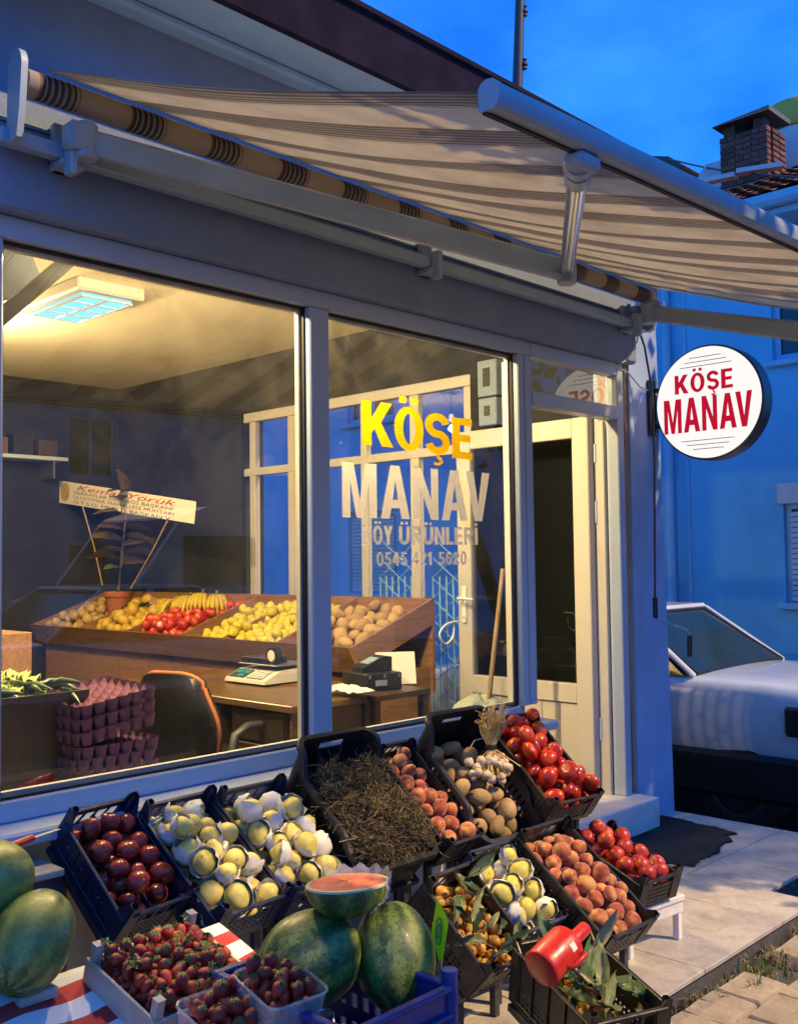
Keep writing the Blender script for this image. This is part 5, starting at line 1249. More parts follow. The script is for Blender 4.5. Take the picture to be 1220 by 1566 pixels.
# garlic bunch with a brush of dry stalks
MF = CR['F'][0]
gp = MF @ V3(.055, -.02, .10)
GB = thing('garlic_bunch', 'bunch of small garlic bulbs tied under dry straw stalks', 'garlic', gp)
gar = sphere_fn('bulb', 'garlic', lambda t, p: (1 + .07 * math.cos(6 * p), .92 + .30 * math.exp(-(t / .35) ** 2)), n=18, m=10)
for k in range(34):
    o = ob('bulb', gar, parent=GB); a = rr.uniform(0, 6.28); q = rr.random()
    o.location = (rr.gauss(-.015, .035), rr.gauss(-.03, .035) , .03 + q * .07); s = rr.uniform(.011, .016); o.scale = (s, s, s); o.rotation_euler = (rr.uniform(-1, 1), rr.uniform(-1, 1), a)
sk = MB()
tie = V3(.025, .0, .13)
for k in range(85):
    a = rr.uniform(0, 6.28); sp = rr.random() ** .6; b0 = V3(rr.gauss(.01, .025), rr.gauss(-.02, .02), rr.uniform(.04, .07)); t1 = tie + V3(math.cos(a), math.sin(a), 0) * .012 * rr.random()
    t2 = tie + V3(math.cos(a) * .055 * sp + .01, math.sin(a) * .045 * sp, rr.uniform(.07, .13)); mid = (t1 + t2) / 2 + V3(rr.gauss(0, .006), rr.gauss(0, .006), 0)
    sk.tube([b0, t1, mid, t2, t2 + V3(math.cos(a) * .012, math.sin(a) * .012, rr.uniform(-.012, .012))], [.0022, .0024, .002, .0018, .0012], 4)
for k in range(3):
    sk.tube([tie, tie + V3(-.05, -.01, .035), tie + V3(-.10, -.015, .035), tie + V3(-.125, -.02, .02)], .002, 4) if k == 0 else None
ob('stalk', sk, 'straw', GB, smooth=60)
GB.scale = (1.2, 1.2, 1.2)
ob('tie', MB().lathe([(.017, -.008), (.019, 0), (.017, .008)], 12, tie), 'black_line', GB, smooth=60)

# dried herbs: a tangled heap of thin curly stalks
MD, wD, lD = CR['D']
def herb_heap(n, mat, seed, name, rad_):
    rr = random.Random(seed); mb = MB()
    for k in range(n):
        x = rr.uniform(-wD * .44, wD * .46); y = rr.uniform(-lD * .44, lD * .30); lim = .165 + .055 * math.cos(x / wD * 2.2) * math.cos((y + .02) / lD * 2.6) + .022 * math.sin(x * 33 + y * 9) * math.sin(y * 27 + 1) + .014 * math.sin(x * 61) * math.sin(y * 53 + 2)
        z = lim * (1 - .30 * rr.random() ** 2.2) ; d = V3(rr.gauss(0, 1), rr.gauss(0, 1), rr.gauss(0, .5)).normalized(); p = V3(x, y, z); pts = [p]
        for q in range(3):
            d = (d + V3(rr.gauss(0, .65), rr.gauss(0, .65), rr.gauss(0, .5))).normalized(); p = p + d * rr.uniform(.008, .017) * (2.2 if k % 7 == 0 else 1); pts.append(p.copy())
        sd = V3(rr.gauss(0, 1), rr.gauss(0, 1), rr.gauss(0, 1)).normalized() * rad_ * rr.uniform(.5, 1.4)
        vs_ = []
        for q in pts: vs_ += [q - sd, q + sd]
        mb.add(vs_, [(2 * i, 2 * i + 1, 2 * i + 3, 2 * i + 2) for i in range(3)])
    return mb
hb = MB().grid(lambda u, v: V3((u - .5) * wD * .93, (-.46 + v * .82) * lD, .12 + .035 * math.cos((u - .5) * 2.5) * math.cos((v - .5) * 2.5)), 14, 18)
HB = thing('dried_herbs', 'tangled heap of dark dried herbs in the deep crate', 'herbs', M=MD); HB['kind'] = 'stuff'
ob('bedding', hb, 'herb', HB, recalc=False)
ob('stem_tangle', herb_heap(11000, 'herb', 5, 'herb', .0014), 'herb', HB, recalc=False)
ob('pale_stem_tangle', herb_heap(2300, 'herb_light', 6, 'herb', .0010), 'herb_light', HB, recalc=False)

# ------------------------------------------------------------------ melons
def melon(name, p, rx, rl, rot, label):
    me = sphere_fn('watermelon', ['watermelon_skin', 'stem_brown'], lambda t, q: (1 + .012 * math.cos(q * 8), 1 - .03 * math.exp(-(t / .2) ** 2) - .03 * math.exp(-((PI - t) / .2) ** 2)), n=40, m=26)
    o = bpy.data.objects.new(name, me); COL.objects.link(o); o.matrix_world = Matrix.Translation(p) @ rot @ Matrix.Scale(1, 4)
    co = np.empty(len(me.vertices) * 3); me.vertices.foreach_get('co', co); co = co.reshape(-1, 3) * np.array([rx, rx, rl]); me.vertices.foreach_set('co', co.reshape(-1)); me.update()
    return tag(o, label, 'watermelon', 'whole watermelons on the table')
RX = lambda a: Matrix.Rotation(rad(a), 4, 'X'); RYm = lambda a: Matrix.Rotation(rad(a), 4, 'Y'); RZm = lambda a: Matrix.Rotation(rad(a), 4, 'Z')
m1 = at_t(475, 1466, 2.12); m2 = at_t(603, 1462, 2.17)
melon('watermelon', m1, .097, .113, RZm(-10) @ RYm(80), 'light green watermelon in the blue crate left of the price tag')
melon('watermelon', m2, .088, .112, RZm(60) @ RYm(25), 'dark green watermelon behind the neon price tag')
melon('watermelon', at_t(48, 1440, 2.32), .093, .125, RZm(35) @ RYm(55), 'dark watermelon on the striped cloth, lower of the left pair')
melon('watermelon', at_t(-22, 1352, 2.40), .098, .115, RZm(0) @ RYm(80), 'striped watermelon cut off by the left picture edge, upper of the pair')
# cut melon wrapped in film, on top of the two
hm = at_t(532, 1352, 2.16)
HM = thing('cut_watermelon', 'half watermelon with red flesh upward, wrapped in film on other melons', 'watermelon', M=Matrix.Translation(hm) @ Matrix.Rotation(rad(-7), 4, Vector((.69, -.72, 0))) @ RZm(20))
hr, hl = .082, .112
def half(u, v, k=1.0, dz=0):
    a = 2 * PI * u; th = PI / 2 + v * PI / 2; return V3(math.cos(a) * math.sin(th) * hl * k, math.sin(a) * math.sin(th) * hr * k, math.cos(th) * hr * .82 * k + dz)
mm = MB().grid(lambda u, v: half(u, v), 44, 12, True); ob('rind', mm, 'watermelon_skin', HM, smooth=179)
rg = MB(); n = 44
vs_ = []; 
for (k, z) in ((1.0, .0), (.99, .004), (.93, .005), (.92, .004)):
    for i in range(n): a = 2 * PI * i / n; vs_.append((math.cos(a) * hl * k, math.sin(a) * hr * k, z))
ob('rind_edge', rg.add(vs_, [(j * n + i, j * n + (i + 1) % n, (j + 1) * n + (i + 1) % n, (j + 1) * n + i) for j in range(3) for i in range(n)]), 'melon_rind_pale', HM, smooth=60)
fl = MB().grid(lambda u, v: V3(math.cos(2 * PI * u) * hl * .925 * v, math.sin(2 * PI * u) * hr * .925 * v, .0045 + .004 * (1 - v * v) + .0025 * math.sin(u * 40) * math.sin(v * 9)), 44, 10, True); ob('flesh', fl, 'watermelon_flesh', HM, smooth=179)
fm = MB(); rr = random.Random(4)
def filmf(u, v):
    a = -1.5 + u * 2.7; th = PI / 2 + (v - .12) * 1.15; k = 1.03 + .03 * math.sin(u * 31 + v * 7) + .02 * math.sin(u * 57) + .015 * math.sin(v * 40 + u * 9)
    if v < .12: return V3(math.cos(a) * hl * (1.02 + (.12 - v) * .4), math.sin(a) * hr * (1.02 + (.12 - v) * .4), (.12 - v) * .16 + .006 * math.sin(u * 40))
    return V3(math.cos(a) * math.sin(th) * hl * k, math.sin(a) * math.sin(th) * hr * k, math.cos(th) * hr * .82 * k)
ob('film_wrap', fm.grid(filmf, 46, 18), 'cling_film', HM, smooth=179, recalc=False)

# blue crate round the melons
q = V3(1.56, 1.37, .575)
BWm, BLm = .28, .40
MBc = Matrix.Translation((q.x - BWm / 2 + .0, q.y + BLm / 2, .325)) 
BC = thing('melon_crate', 'bright blue plastic crate holding the watermelons', 'crate', M=MBc)
hB = q.z - .325
for s in (-1, 1):
    us = lin(-BLm / 2, BLm / 2, 22); vv = [0, .03, .06, .10, .13, .16, hB * .8, hB]
    ob('side_wall', MB().panel((s * BWm / 2, 0, 0), (0, 1, 0), (0, 0, 1), (-s, 0, 0), us, vv, lambda i, j: not (j in (2, 4) and i % 2), .005).box((s * BWm / 2, 0, hB), (.02, BLm, .012), None, .003).box((s * (BWm / 2 + .004), 0, hB * .8), (.014, BLm, .008), None, .002), 'blue_plastic', BC)
    us = lin(-BWm / 2, BWm / 2, 22)
    ob('end_wall', MB().panel((0, s * BLm / 2, 0), (1, 0, 0), (0, 0, 1), (0, -s, 0), us, vv, lambda i, j: not (j in (2, 4) and i % 2), .005).box((0, s * BLm / 2, hB + .0015), (BWm + .02, .02, .012), None, .003).box((0, s * (BLm / 2 + .004), hB * .8), (BWm, .014, .008), None, .002), 'blue_plastic', BC)
    for t_ in (-1, 1): ob('corner_post', MB().tube([(s * (BWm / 2 - .004), t_ * (BLm / 2 - .004), 0), (s * (BWm / 2 - .004), t_ * (BLm / 2 - .004), hB + (.035 if s > 0 else -.02))], .017, 10), 'blue_plastic', BC, smooth=40)
ob('base', MB().box((0, 0, -.004), (BWm, BLm, .008)), 'blue_plastic', BC)
# neon price tag
tc_ = [at_t(x, y, tt) for x, y, tt in ((668, 1375, 2.17), (685, 1410, 2.13), (674, 1482, 2.13), (659, 1428, 2.17))]
TG = thing('price_tag', 'neon yellow green price card stuck beside the watermelon', 'tag', tc_[2])
nrm = (tc_[1] - tc_[0]).cross(tc_[3] - tc_[0]).normalized()
ob('card', MB().prism(tc_, nrm * .0015), 'tag_neon', TG, True)
ctr = (tc_[0] + tc_[1] + tc_[2] + tc_[3]) / 4; eu = ((tc_[0] + tc_[1]) - (tc_[2] + tc_[3])) / 2; er = ((tc_[1] + tc_[2]) - (tc_[0] + tc_[3])) / 2
off_ = nrm * (-.0012 if nrm.dot(FWD) > 0 else .0027)
for ka_, kb2, w2 in ((.22, .30, .0014), (.09, .17, .0011)):
    ob('marking', MB().tube([ctr + off_ + eu * .30 * math.cos(a) * (kb2 / .17 if 0 else kb2 / .30) + er * ka_ * math.sin(a) for a in [i * PI / 12 for i in range(25)]], w2, 5), 'ink_green', TG, True)
ob('stick', MB().tube([tc_[2] + V3(0, 0, .02), tc_[2] - V3(0, 0, .12)], .003, 6), 'steel', TG, True)
# little blue can at the lower edge
bc = at_t(494, 1552, 1.98)
BCN = thing('blue_can', 'small dark blue can with silver lid at the lower picture edge', 'can', bc)
ob('body', MB().lathe([(.018, -.10), (.0195, -.095), (.0195, .0), (.018, .003)], 18, bc), 'navy_plastic', BCN, True, 40)
ob('lid', MB().lathe([(.0185, .0035), (.0185, .006), (.013, .006), (.012, .004)], 18, bc), 'steel', BCN, True, 40)
ob('stand_block', MB().span((bc.x - .03, bc.y - .03, TZf(bc.y) + .012), (bc.x + .03, bc.y + .03, bc.z - .101)), 'gunmetal', BCN, True)

# ------------------------------------------------------------------ strawberries in a wooden crate and punnets
wS, lS, hS = .30, .272, .105
MS = pose((1.236, 2.215, .540), wS, lS, hS, 3.5, 15.5)
WC = thing('wooden_crate', 'pale wooden crate with pointed corner posts full of strawberries', 'crate', M=MS)
for sx_ in (-1, 1):
    ob('side_board', MB().box((sx_ * wS / 2, 0, hS * .36), (.008, lS, hS * .62), None, .001), 'wood_crate', WC)
    ob('end_board', MB().box((0, sx_ * lS / 2, hS * .33), (wS - .01, .008, hS * .56), None, .001), 'wood_crate', WC)
    for sy_ in (-1, 1):
        x_, y_ = sx_ * (wS / 2 - .014), sy_ * (lS / 2 - .014)
        ob('corner_post', MB().box((x_, y_, hS * .5), (.022, .022, hS), None, .0015).prism([(x_ - .011, y_ - .011, hS), (x_ + .011, y_ - .011, hS), (x_ + .011, y_ + .011, hS), (x_ - .011, y_ + .011, hS)], (0, 0, .004)), 'wood_crate', WC)
ob('base', MB().box((0, 0, .004), (wS - .01, lS - .01, .006)), 'wood_crate', WC)
CR['S'] = (MS, wS, lS)
fill('S', 'strawberry', [strM, strM, strM2], 165, .013, .019, 51, 'dark red strawberry in the wooden crate', 'strawberry', 'strawberries in the wooden crate', .12, floor=.045, mg=.016, sq=.93, upright=.45)
rr = random.Random(9)
parsley = MB()
for k in range(5):
    a = k * 1.25; c_, s_ = math.cos(a), math.sin(a)
    parsley.add([(0, 0, 0), (.008 * c_ - .006 * s_, .008 * s_ + .006 * c_, .004), (.020 * c_, .020 * s_, .002), (.008 * c_ + .006 * s_, .008 * s_ - .006 * c_, .004)], [(0, 1, 2, 3)])
parsley.tube([(0, 0, 0), (.006, 0, -.012), (.02, .006, -.018)], .0009, 4); psM = parsley.mesh('strawberry_leaf', 'leaf_green', None, False)
for k in range(34):
    put('strawberry_leaf', psM, MS, (rr.uniform(-wS * .42, wS * .42), rr.uniform(-lS * .44, lS * .44), .092 + rr.uniform(0, .02)), rand_rot(rr) if k % 3 == 0 else Matrix.Rotation(rr.uniform(0, 6), 4, 'Z') @ Matrix.Rotation(rr.gauss(0, .5), 4, 'X'), rr.uniform(.55, 1.1), 'small green leaf on the strawberries in the wooden crate', 'leaf', 'leaves among the strawberries')
def punnet(M, w_, l_, h_, label, seed):
    c = thing('punnet', label, 'punnet', M=M)
    R_ = .022; per = []
    for (cx, cy, a0) in ((1, 1, 0), (-1, 1, PI / 2), (-1, -1, PI), (1, -1, 1.5 * PI)):
        for i in range(6): a = a0 + PI / 2 * i / 5; per.append((cx * (w_ / 2 - R_) + R_ * math.cos(a), cy * (l_ / 2 - R_) + R_ * math.sin(a)))
    P = [[V3(x * (.88 + .12 * f), y * (.88 + .12 * f), h_ * f) for f in (0, .3, .6, .9, 1)] for x, y in per]
    Q = [[V3(p.x * .985, p.y * .985, p.z) for p in r_] for r_ in P]
    ob('tray', MB().skin(P, Q, lambda i, j: True, True), 'punnet_plastic', c, smooth=40)
    ob('lip', MB().tube([V3(x * 1.01, y * 1.01, h_) for x, y in per] + [V3(per[0][0] * 1.01, per[0][1] * 1.01, h_)], .0028, 6), 'punnet_plastic', c, smooth=60)
    CR['P'] = (M, w_, l_); return c
pu = [(at_t(435, 1512, 1.99), .135, .15, 'clear plastic punnet of strawberries beside the light green watermelon', 'strawberries in the punnet beside the watermelon', 'strawberry in the clear punnet beside the watermelon'),
      (at_t(352, 1556, 1.95), .140, .15, 'clear plastic punnet of strawberries at the lower picture edge', 'strawberries in the punnet at the lower edge', 'strawberry in the clear punnet at the lower edge')]
for k, (p, w_, l_, lab, grp, sl) in enumerate(pu):
    M = Matrix.Translation((p.x - .02, p.y + .0, p.z - .06)) @ Matrix.Rotation(rad(-6 + 4 * k), 4, 'Z') @ Matrix.Rotation(rad(10), 4, 'X'); PX = thing('punnet_box', ['low wooden box under the punnet beside the watermelon', 'low wooden box under the punnet at the lower edge'][k], 'box', (p.x, p.y, .3)); ob('slats', MB().box((p.x - .02, p.y + .005, p.z - .10), (.125, .14, .05), Matrix.Rotation(rad(10), 3, 'X')).box((p.x - .02, p.y, (p.z - .12 + TZf(p.y)) / 2), (.10, .10, p.z - .12 - TZf(p.y))), 'wood_crate', PX, True); punnet(M, w_, l_, .085, lab, k)
    fill('P', 'strawberry', [strM, strM, strM2], 52, .0135, .019, 61 + k, sl, 'strawberry', grp, .16, floor=.012, mg=.012, sq=.93, upright=.45)

# ------------------------------------------------------------------ red plastic jug in the frontmost crate
j0, j1 = at_t(826, 1484, 2.54), at_t(868, 1440, 2.62); 
ax = (at_t(882, 1425, 2.58) - at_t(808, 1500, 2.44)).normalized(); jc = (j0 + j1) / 2
zq = ax.to_track_quat('Z', 'X').to_matrix().to_4x4()
JG = thing('red_jug', 'glossy red plastic jug lying in the frontmost crate', 'jug', M=Matrix.Translation(jc) @ zq)
jr, jl = .050, .060
ob('body', MB().lathe([(jr * .90, -jl), (jr * .97, -jl + .003), (jr, -jl + .012), (jr * 1.0, jl - .02), (jr * .985, jl - .006), (jr * .93, jl), (jr * .6, jl + .003), (.005, jl + .004)], 36), 'can_red', JG, smooth=45)
ob('neck', MB().lathe([(.019, jl - .002), (.018, jl + .055), (.016, jl + .058), (.010, jl + .058)], 18, (.012, .020, 0)), 'can_red', JG, smooth=45)
ob('handle', MB().tube([(-jr * .2, jr * .96, jl - .015), (-jr * .15, jr * 1.25, jl - .012), (-jr * .15, jr * 1.28, 0), (-jr * .2, jr * .97, -.01)], .007, 10), 'can_red', JG, smooth=60)
v_to_cam = (Matrix.Translation(jc) @ zq).inverted() @ CAMP; va = math.atan2(v_to_cam.y, v_to_cam.x) + .35
lb = MB().grid(lambda u, v: V3(math.cos(va + (u - .5) * .42) * (jr + .0008), math.sin(va + (u - .5) * .42) * (jr + .0008), .020 + v * .018), 6, 2); ob('sticker', lb, 'card_white', JG, recalc=False)

# black rubber mat on the tiles
mt = [(4.62, 2.90), (5.03, 2.91), (5.02, 2.7), (4.99, 2.42), (4.93, 2.45), (4.86, 2.38), (4.75, 2.40), (4.62, 2.345), (4.45, 2.35), (4.35, 2.32), (4.30, 2.45), (4.32, 2.63), (4.5, 2.78)]
rr = random.Random(12); mt2 = []
for i in range(len(mt)):
    a, b = Vector(mt[i]), Vector(mt[(i + 1) % len(mt)]); n = max(1, int((b - a).length / .025))
    for j in range(n): p = a.lerp(b, j / n); mt2.append((p.x + rr.gauss(0, .004), p.y + rr.gauss(0, .004)))
mc = Vector((4.68, 2.6)); mm_ = MB(); N2 = len(mt2); RG = (1.0, .985, .9, .75, .55, .3)
vs_ = [(x, y, .0035) for x, y in mt2]
for f in RG: vs_ += [(mc.x + (x - mc.x) * f, mc.y + (y - mc.y) * f, .010 + .004 * math.sin(x * f * 9 + y * 7) + .003 * math.sin(y * f * 23) + (.006 * max(0, math.sin(x * 5 + 1)) if f > .95 else 0)) for x, y in mt2]
fs_ = [(k * N2 + i, k * N2 + (i + 1) % N2, (k + 1) * N2 + (i + 1) % N2, (k + 1) * N2 + i) for k in range(len(RG)) for i in range(N2)] + [tuple(range(len(RG) * N2, (len(RG) + 1) * N2))]
tag(ob('door_mat', mm_.add(vs_, fs_), 'rubber_mat', smooth=50), 'ragged black mat lying on the tiles before the door', 'mat')
# supports of the two melons at the left
u1, u2 = at_t(48, 1440, 2.32), at_t(-22, 1352, 2.40)
tag(ob('melon_board', MB().box((u1.x, u1.y, (TZf(u1.y) + .004 + u1.z - .104) / 2), (.09, .09, u1.z - .104 - TZf(u1.y) + .004), None, .003), 'plank_grey'), 'short board on the cloth under the lower left watermelon', 'board')
MSH = thing('melon_shelf', 'low grey shelf behind the cloth under the upper left watermelon', 'shelf', (.9, 2.45, 0))
ob('top', MB().span((.66, 2.28, u2.z - .128), (1.08, 2.69, u2.z - .099), .003), 'plank_grey', MSH, True)
for x in (.69, 1.05):
    for y in (2.31, 2.66): ob('leg', MB().span((x - .018, y - .018, 0), (x + .018, y + .018, u2.z - .1285)), 'plank_grey', MSH, True)
# ------------------------------------------------------------------ inside the shop
FZ = .15
# ceiling lamp that is lit in the photograph, and unseen warm bulbs added to light the shop and spill onto the fruit
LP = thing('ceiling_lamp', 'boxy ceiling lamp with glowing cyan grid diffuser', 'lamp', (3.02, 5.5, 3.05))
lx0, lx1, ly0, ly1 = 2.86, 3.17, 5.21, 5.84
ob('housing', MB().span((lx0 - .06, ly0 - .06, 2.972), (lx1 + .06, ly1 + .06, 3.049), .012), 'pvc_door', LP, True)
ob('diffuser', MB().span((lx0, ly0, 2.960), (lx1, ly1, 2.9715)), 'lamp_diffuser', LP, True)
gr = MB()
for k in range(5): y = ly0 + (ly1 - ly0) * k / 4; gr.span((lx0 - .004, y - .005, 2.948), (lx1 + .004, y + .005, 2.9595))
for k in range(3): x = lx0 + (lx1 - lx0) * k / 2; gr.span((x - .005, ly0 - .004, 2.946), (x + .005, ly1 + .004, 2.9594))
ob('grid', gr, 'pvc_white', LP, True)
def bulb(x, y, z, e, label, c=(1.0, .71, .33)):
    b = thing('added_bulb', label, 'bulb', (x, y, z), 'unseen bulbs added to light the shop')
    ob('cord', MB().tube([(x, y, z + .09), (x, y, 3.05)], .003, 6), 'black_line', b, True)
    ob('socket', MB().lathe([(.012, .04), (.018, .045), (.018, .085), (.010, .09)], 12, (x, y, z)), 'black_plastic', b, True, 40)
    ob('globe', MB().lathe([(.004, -.04), (.02, -.034), (.030, -.015), (.030, .0), (.022, .022), (.014, .04)], 14, (x, y, z)), 'added_bulb_warm', b, True, 60)
    l = bpy.data.lights.new('added_bulb_light', 'POINT'); l.energy = e; l.color = c; l.shadow_soft_size = .03
    o = bpy.data.objects.new('added_bulb_light', l); COL.objects.link(o); o.parent = b; o.location = (0, 0, -.10); return b
bulb(1.9, 3.30, 2.66, BULB_W, 'unseen warm bulb added behind the lintel above the left window')
bulb(2.85, 3.30, 2.66, BULB_W, 'unseen warm bulb added behind the lintel above the lettered window')
bulb(2.6, 6.4, 2.80, BULB_W * .8, 'unseen warm bulb added deep inside the shop')
# dark slanting bars behind the glass at the upper left
sa, sb_ = at_y(112, 392, 3.12), at_y(-40, 520, 3.12)
tag(ob('black_slanting_bar', MB().bar(sa, sb_, .03, .05, .004).bar(sa + V3(.02, .3, .03), sb_ + V3(-.12, .5, .16), .02, .16), 'gunmetal'), 'dark slanting bar behind the upper left corner of the window', 'strut')

# sloping fruit stand along the right wall
FX, BX, Y0, Y1 = 4.13, 4.76, 4.30, 8.25
zf, zb = .93, 1.17
FS = thing('fruit_stand', 'long brown wooden fruit stand with sloping divided bins inside the shop', 'stand', (4.4, 6.2, FZ))
def fsp(name, mb, mat): return ob(name, mb, mat, FS, True)
fsp('front_board', MB().prism([(FX - .10, Y0, zf), (FX - .075, Y0, zf), (FX + .01, Y0, zf - .16), (FX - .015, Y0, zf - .16)], (0, (Y1 - Y0) * .5 - .004, 0)), 'wood_stand')
fsp('front_board', MB().prism([(FX - .10, Y0 + (Y1 - Y0) * .5, zf), (FX - .075, Y0 + (Y1 - Y0) * .5, zf), (FX + .01, Y0 + (Y1 - Y0) * .5, zf - .16), (FX - .015, Y0 + (Y1 - Y0) * .5, zf - .16)], (0, (Y1 - Y0) * .5, 0)), 'wood_stand')
fsp('bin_floor', MB().prism([(FX - .02, Y0 + .02, zf - .075), (BX, Y0 + .02, zb - .085), (BX, Y0 + .02, zb - .105), (FX - .02, Y0 + .02, zf - .095)], (0, Y1 - Y0 - .04, 0)), 'wood_stand')
fsp('back_board', MB().span((BX, Y0, .6), (BX + .02, Y1, zb + .02)), 'wood_stand')
DIV = [Y0, 4.98, 5.55, 6.05, 6.75, 7.45, Y1 - .021]
for y in DIV: fsp('bin_divider', MB().prism([(FX - .074, y, zf - .004), (BX - .001, y, zb + .012), (BX - .001, y, zb - .149), (FX - .0, y, zf - .14)], (0, .021, 0)), 'wood_stand_x')
for k in range(4): y = Y0 + .05 + k * (Y1 - Y0 - .1) / 4; fsp('lower_panel', MB().span((FX + .03, y, FZ), (FX + .05, y + (Y1 - Y0 - .1) / 4 - .006, zf - .165)), 'wood_stand')
fsp('end_panel', MB().span((FX + .03, Y0 + .022, FZ), (BX, Y0 + .04, zf - .17)), 'wood_stand_x')
def stand_fill(y0, y1, name, meshes, N, r0, r1, seed, label, cat, grp, hh=.12, jit=.06):
    ti = math.atan2(zb - zf, BX - FX); M = Matrix.Translation(((FX + BX) / 2 - .02, (y0 + y1) / 2, (zf + zb) / 2 - .078)) @ Matrix.Rotation(-ti, 4, 'Y')
    CR['X'] = (M, BX - FX - .02, y1 - y0 - .025); return fill('X', name, meshes, N, r0, r1, seed, label, cat, grp, hh, floor=.002, mg=.004, jit=jit, sq=.96)
onM = sphere_fn('onion', 'potato_skin', lambda t, p: (1.0, .92 + .2 * math.exp(-(t / .3) ** 2)), n=14, m=9)
lemM = sphere_fn('lemon', 'lemon', lambda t, p: (.90, 1.15 + .14 * math.exp(-(t / .3) ** 2) + .10 * math.exp(-((PI - t) / .3) ** 2)), n=14, m=10)
mgM = sphere_fn('mango', 'mango', lambda t, p: (.92, 1.15), n=14, m=9); apM = sphere_fn('apple', ['apple_skin', 'stem_brown'], lambda t, p: (1.03, .92 * dimple(t, .25, .4)), n=16, m=10, extra=lambda m: m.tube([(0, 0, .7), (.05, 0, 1.0)], .03, 4))
stand_fill(Y0 + .02, 4.98, 'potato', potM, 38, .040, .055, 71, 'brown potato in the stand bin nearest the door', 'potato', 'potatoes in the bin nearest the door', .13, .15)
stand_fill(5.0, 5.98, 'lemon', [lemM], 125, .034, .039, 72, 'yellow lemon in the stand bin behind the scale', 'lemon', 'lemons in the stand', .17)
stand_fill(6.07, 6.74, 'apple', [apM], 88, .037, .043, 73, 'red apple in the middle bin of the stand', 'apple', 'apples in the stand', .19)
stand_fill(6.77, 7.44, 'mango', [mgM], 50, .042, .050, 74, 'orange yellow mango in the stand bin left of the apples', 'mango', 'mangoes in the stand', .13)
stand_fill(7.47, 8.2, 'onion', [onM], 74, .036, .044, 75, 'brown onion in the far left bin of the stand', 'onion', 'onions in the stand', .13)
# bananas
def banana_hand(loc, rz, n, label):
    b = thing('banana_hand', label, 'bananas', M=Matrix.Translation(loc) @ Matrix.Rotation(rz, 4, 'Z'))
    for k in range(n):
        a = (k - (n - 1) / 2) * .20; pts = []; rs = []
        for i in range(9):
            f = i / 8; an = .15 + f * 1.45; R_ = .13
            x = (math.sin(an)) * R_; z = (math.cos(an) - 1) * R_ + .05; pts.append(V3(-x * math.cos(a), x * math.sin(a) + a * .05, z)); rs.append((.006, .010, .0155, .0175, .018, .0175, .0155, .011, .005)[i])
        ob('banana', MB().tube(pts, rs, 7), 'banana', b, smooth=60)
    ob('stalk', MB().tube([(0, 0, .05), (.02, 0, .075)], [.014, .010], 7), 'leaf_olive', b, smooth=60); return b
for k, (px, py) in enumerate(((268, 925), (290, 920), (310, 916), (332, 918))):
    p = at_x(px, py, 4.52 + .03 * (k % 2)); banana_hand(p + V3(0, 0, -.005), rad(-20 + 25 * k), 5, ['yellow banana hand leftmost in the stand', 'yellow banana hand second from left in the stand', 'yellow banana hand third from left in the stand', 'yellow banana hand rightmost in the stand'][k])
gv = MB(); rr = random.Random(6)
gb = at_x(215, 930, 4.5)
GV = thing('herb_bundle', 'dark green herb bundle lying in the stand beside the flower pot', 'herbs', gb)
for k in range(70):
    a = rr.uniform(0, 6.28); p = gb + V3(rr.gauss(0, .05), rr.gauss(0, .10), rr.uniform(0, .03)); gv.add([p, p + V3(.012, .02, .01), p + V3(math.cos(a) * .05, math.sin(a) * .05, .03), p + V3(-.012, .02, .01)], [(0, 1, 2, 3)])
ob('foliage', gv, 'leaf_green', GV, True, recalc=False)

# potted plant with the congratulation sash
pp = at_x(181, 926, 4.42); pp.z += .0
PT = thing('potted_plant', 'rubber plant with dark leaves in a terracotta pot on the stand', 'plant', pp)
ob('pot', MB().lathe([(.065, -.10), (.075, -.095), (.105, .07), (.118, .075), (.120, .115), (.108, .115), (.10, .08)], 24, pp), 'terracotta', PT, True, 40)
ob('soil', MB().lathe([(.10, .078), (.10, .088)], 20, pp), 'soil', PT, True)
top = at_x(198, 748, 4.42)
ob('stem', MB().tube([pp + V3(0, 0, .08), pp.lerp(top, .5) + V3(0, .02, 0), top], [.010, .009, .006], 8).tube([pp + V3(0, .03, .08), pp.lerp(top, .45) + V3(0, -.01, 0)], .004, 6), 'stem_brown', PT, True, 60)
lfm = leaf_mesh('leaf_dark', .27, .13, -.05, 11); lfg = leaf_mesh('leaf_green', .20, .09, -.04, 12)
for k in range(17):
    f = .26 + .70 * k / 16; p = (pp + V3(0, 0, .08)).lerp(top, f); o = ob('leaf', lfg if k == 0 else lfm, parent=PT); o.location = p - pp
    sd = -1 if k % 2 else 1
    o.rotation_euler = (rr.uniform(-.1, .5), rr.uniform(-.6, .6), sd * PI / 2 + PI / 2 * 0 + rr.uniform(-.6, .6) + (PI / 2 if k % 3 == 0 else 0) * 0)
for k in range(3):
    o = ob('leaf', lfm, parent=PT); o.location = top - pp + V3(-.02, .01 * (k - 1), -.06); o.rotation_euler = (rad(80), 0, rad(90) + (k - 1) * .3); o.scale = (.85, .85, .85)
b0, b1, b2, b3 = at_x(92, 735, 4.36), at_x(300, 767, 4.36), at_x(297, 801, 4.36), at_x(86, 768, 4.36)
SHs = thing('ribbon_banner', 'cream congratulation sash with printed names held on two sticks', 'banner', b3)
ob('card', MB().prism([b0, b1, b2, b3], (.003, 0, 0)), 'card_white', SHs, True)
eu = (b1 - b0).normalized(); ev = ((b0 - b3) + (b1 - b2)).normalized(); Wd = (b1 - b0).length; Hd = (b0 - b3).length; en = eu.cross(ev).normalized(); ev = en.cross(eu).normalized()
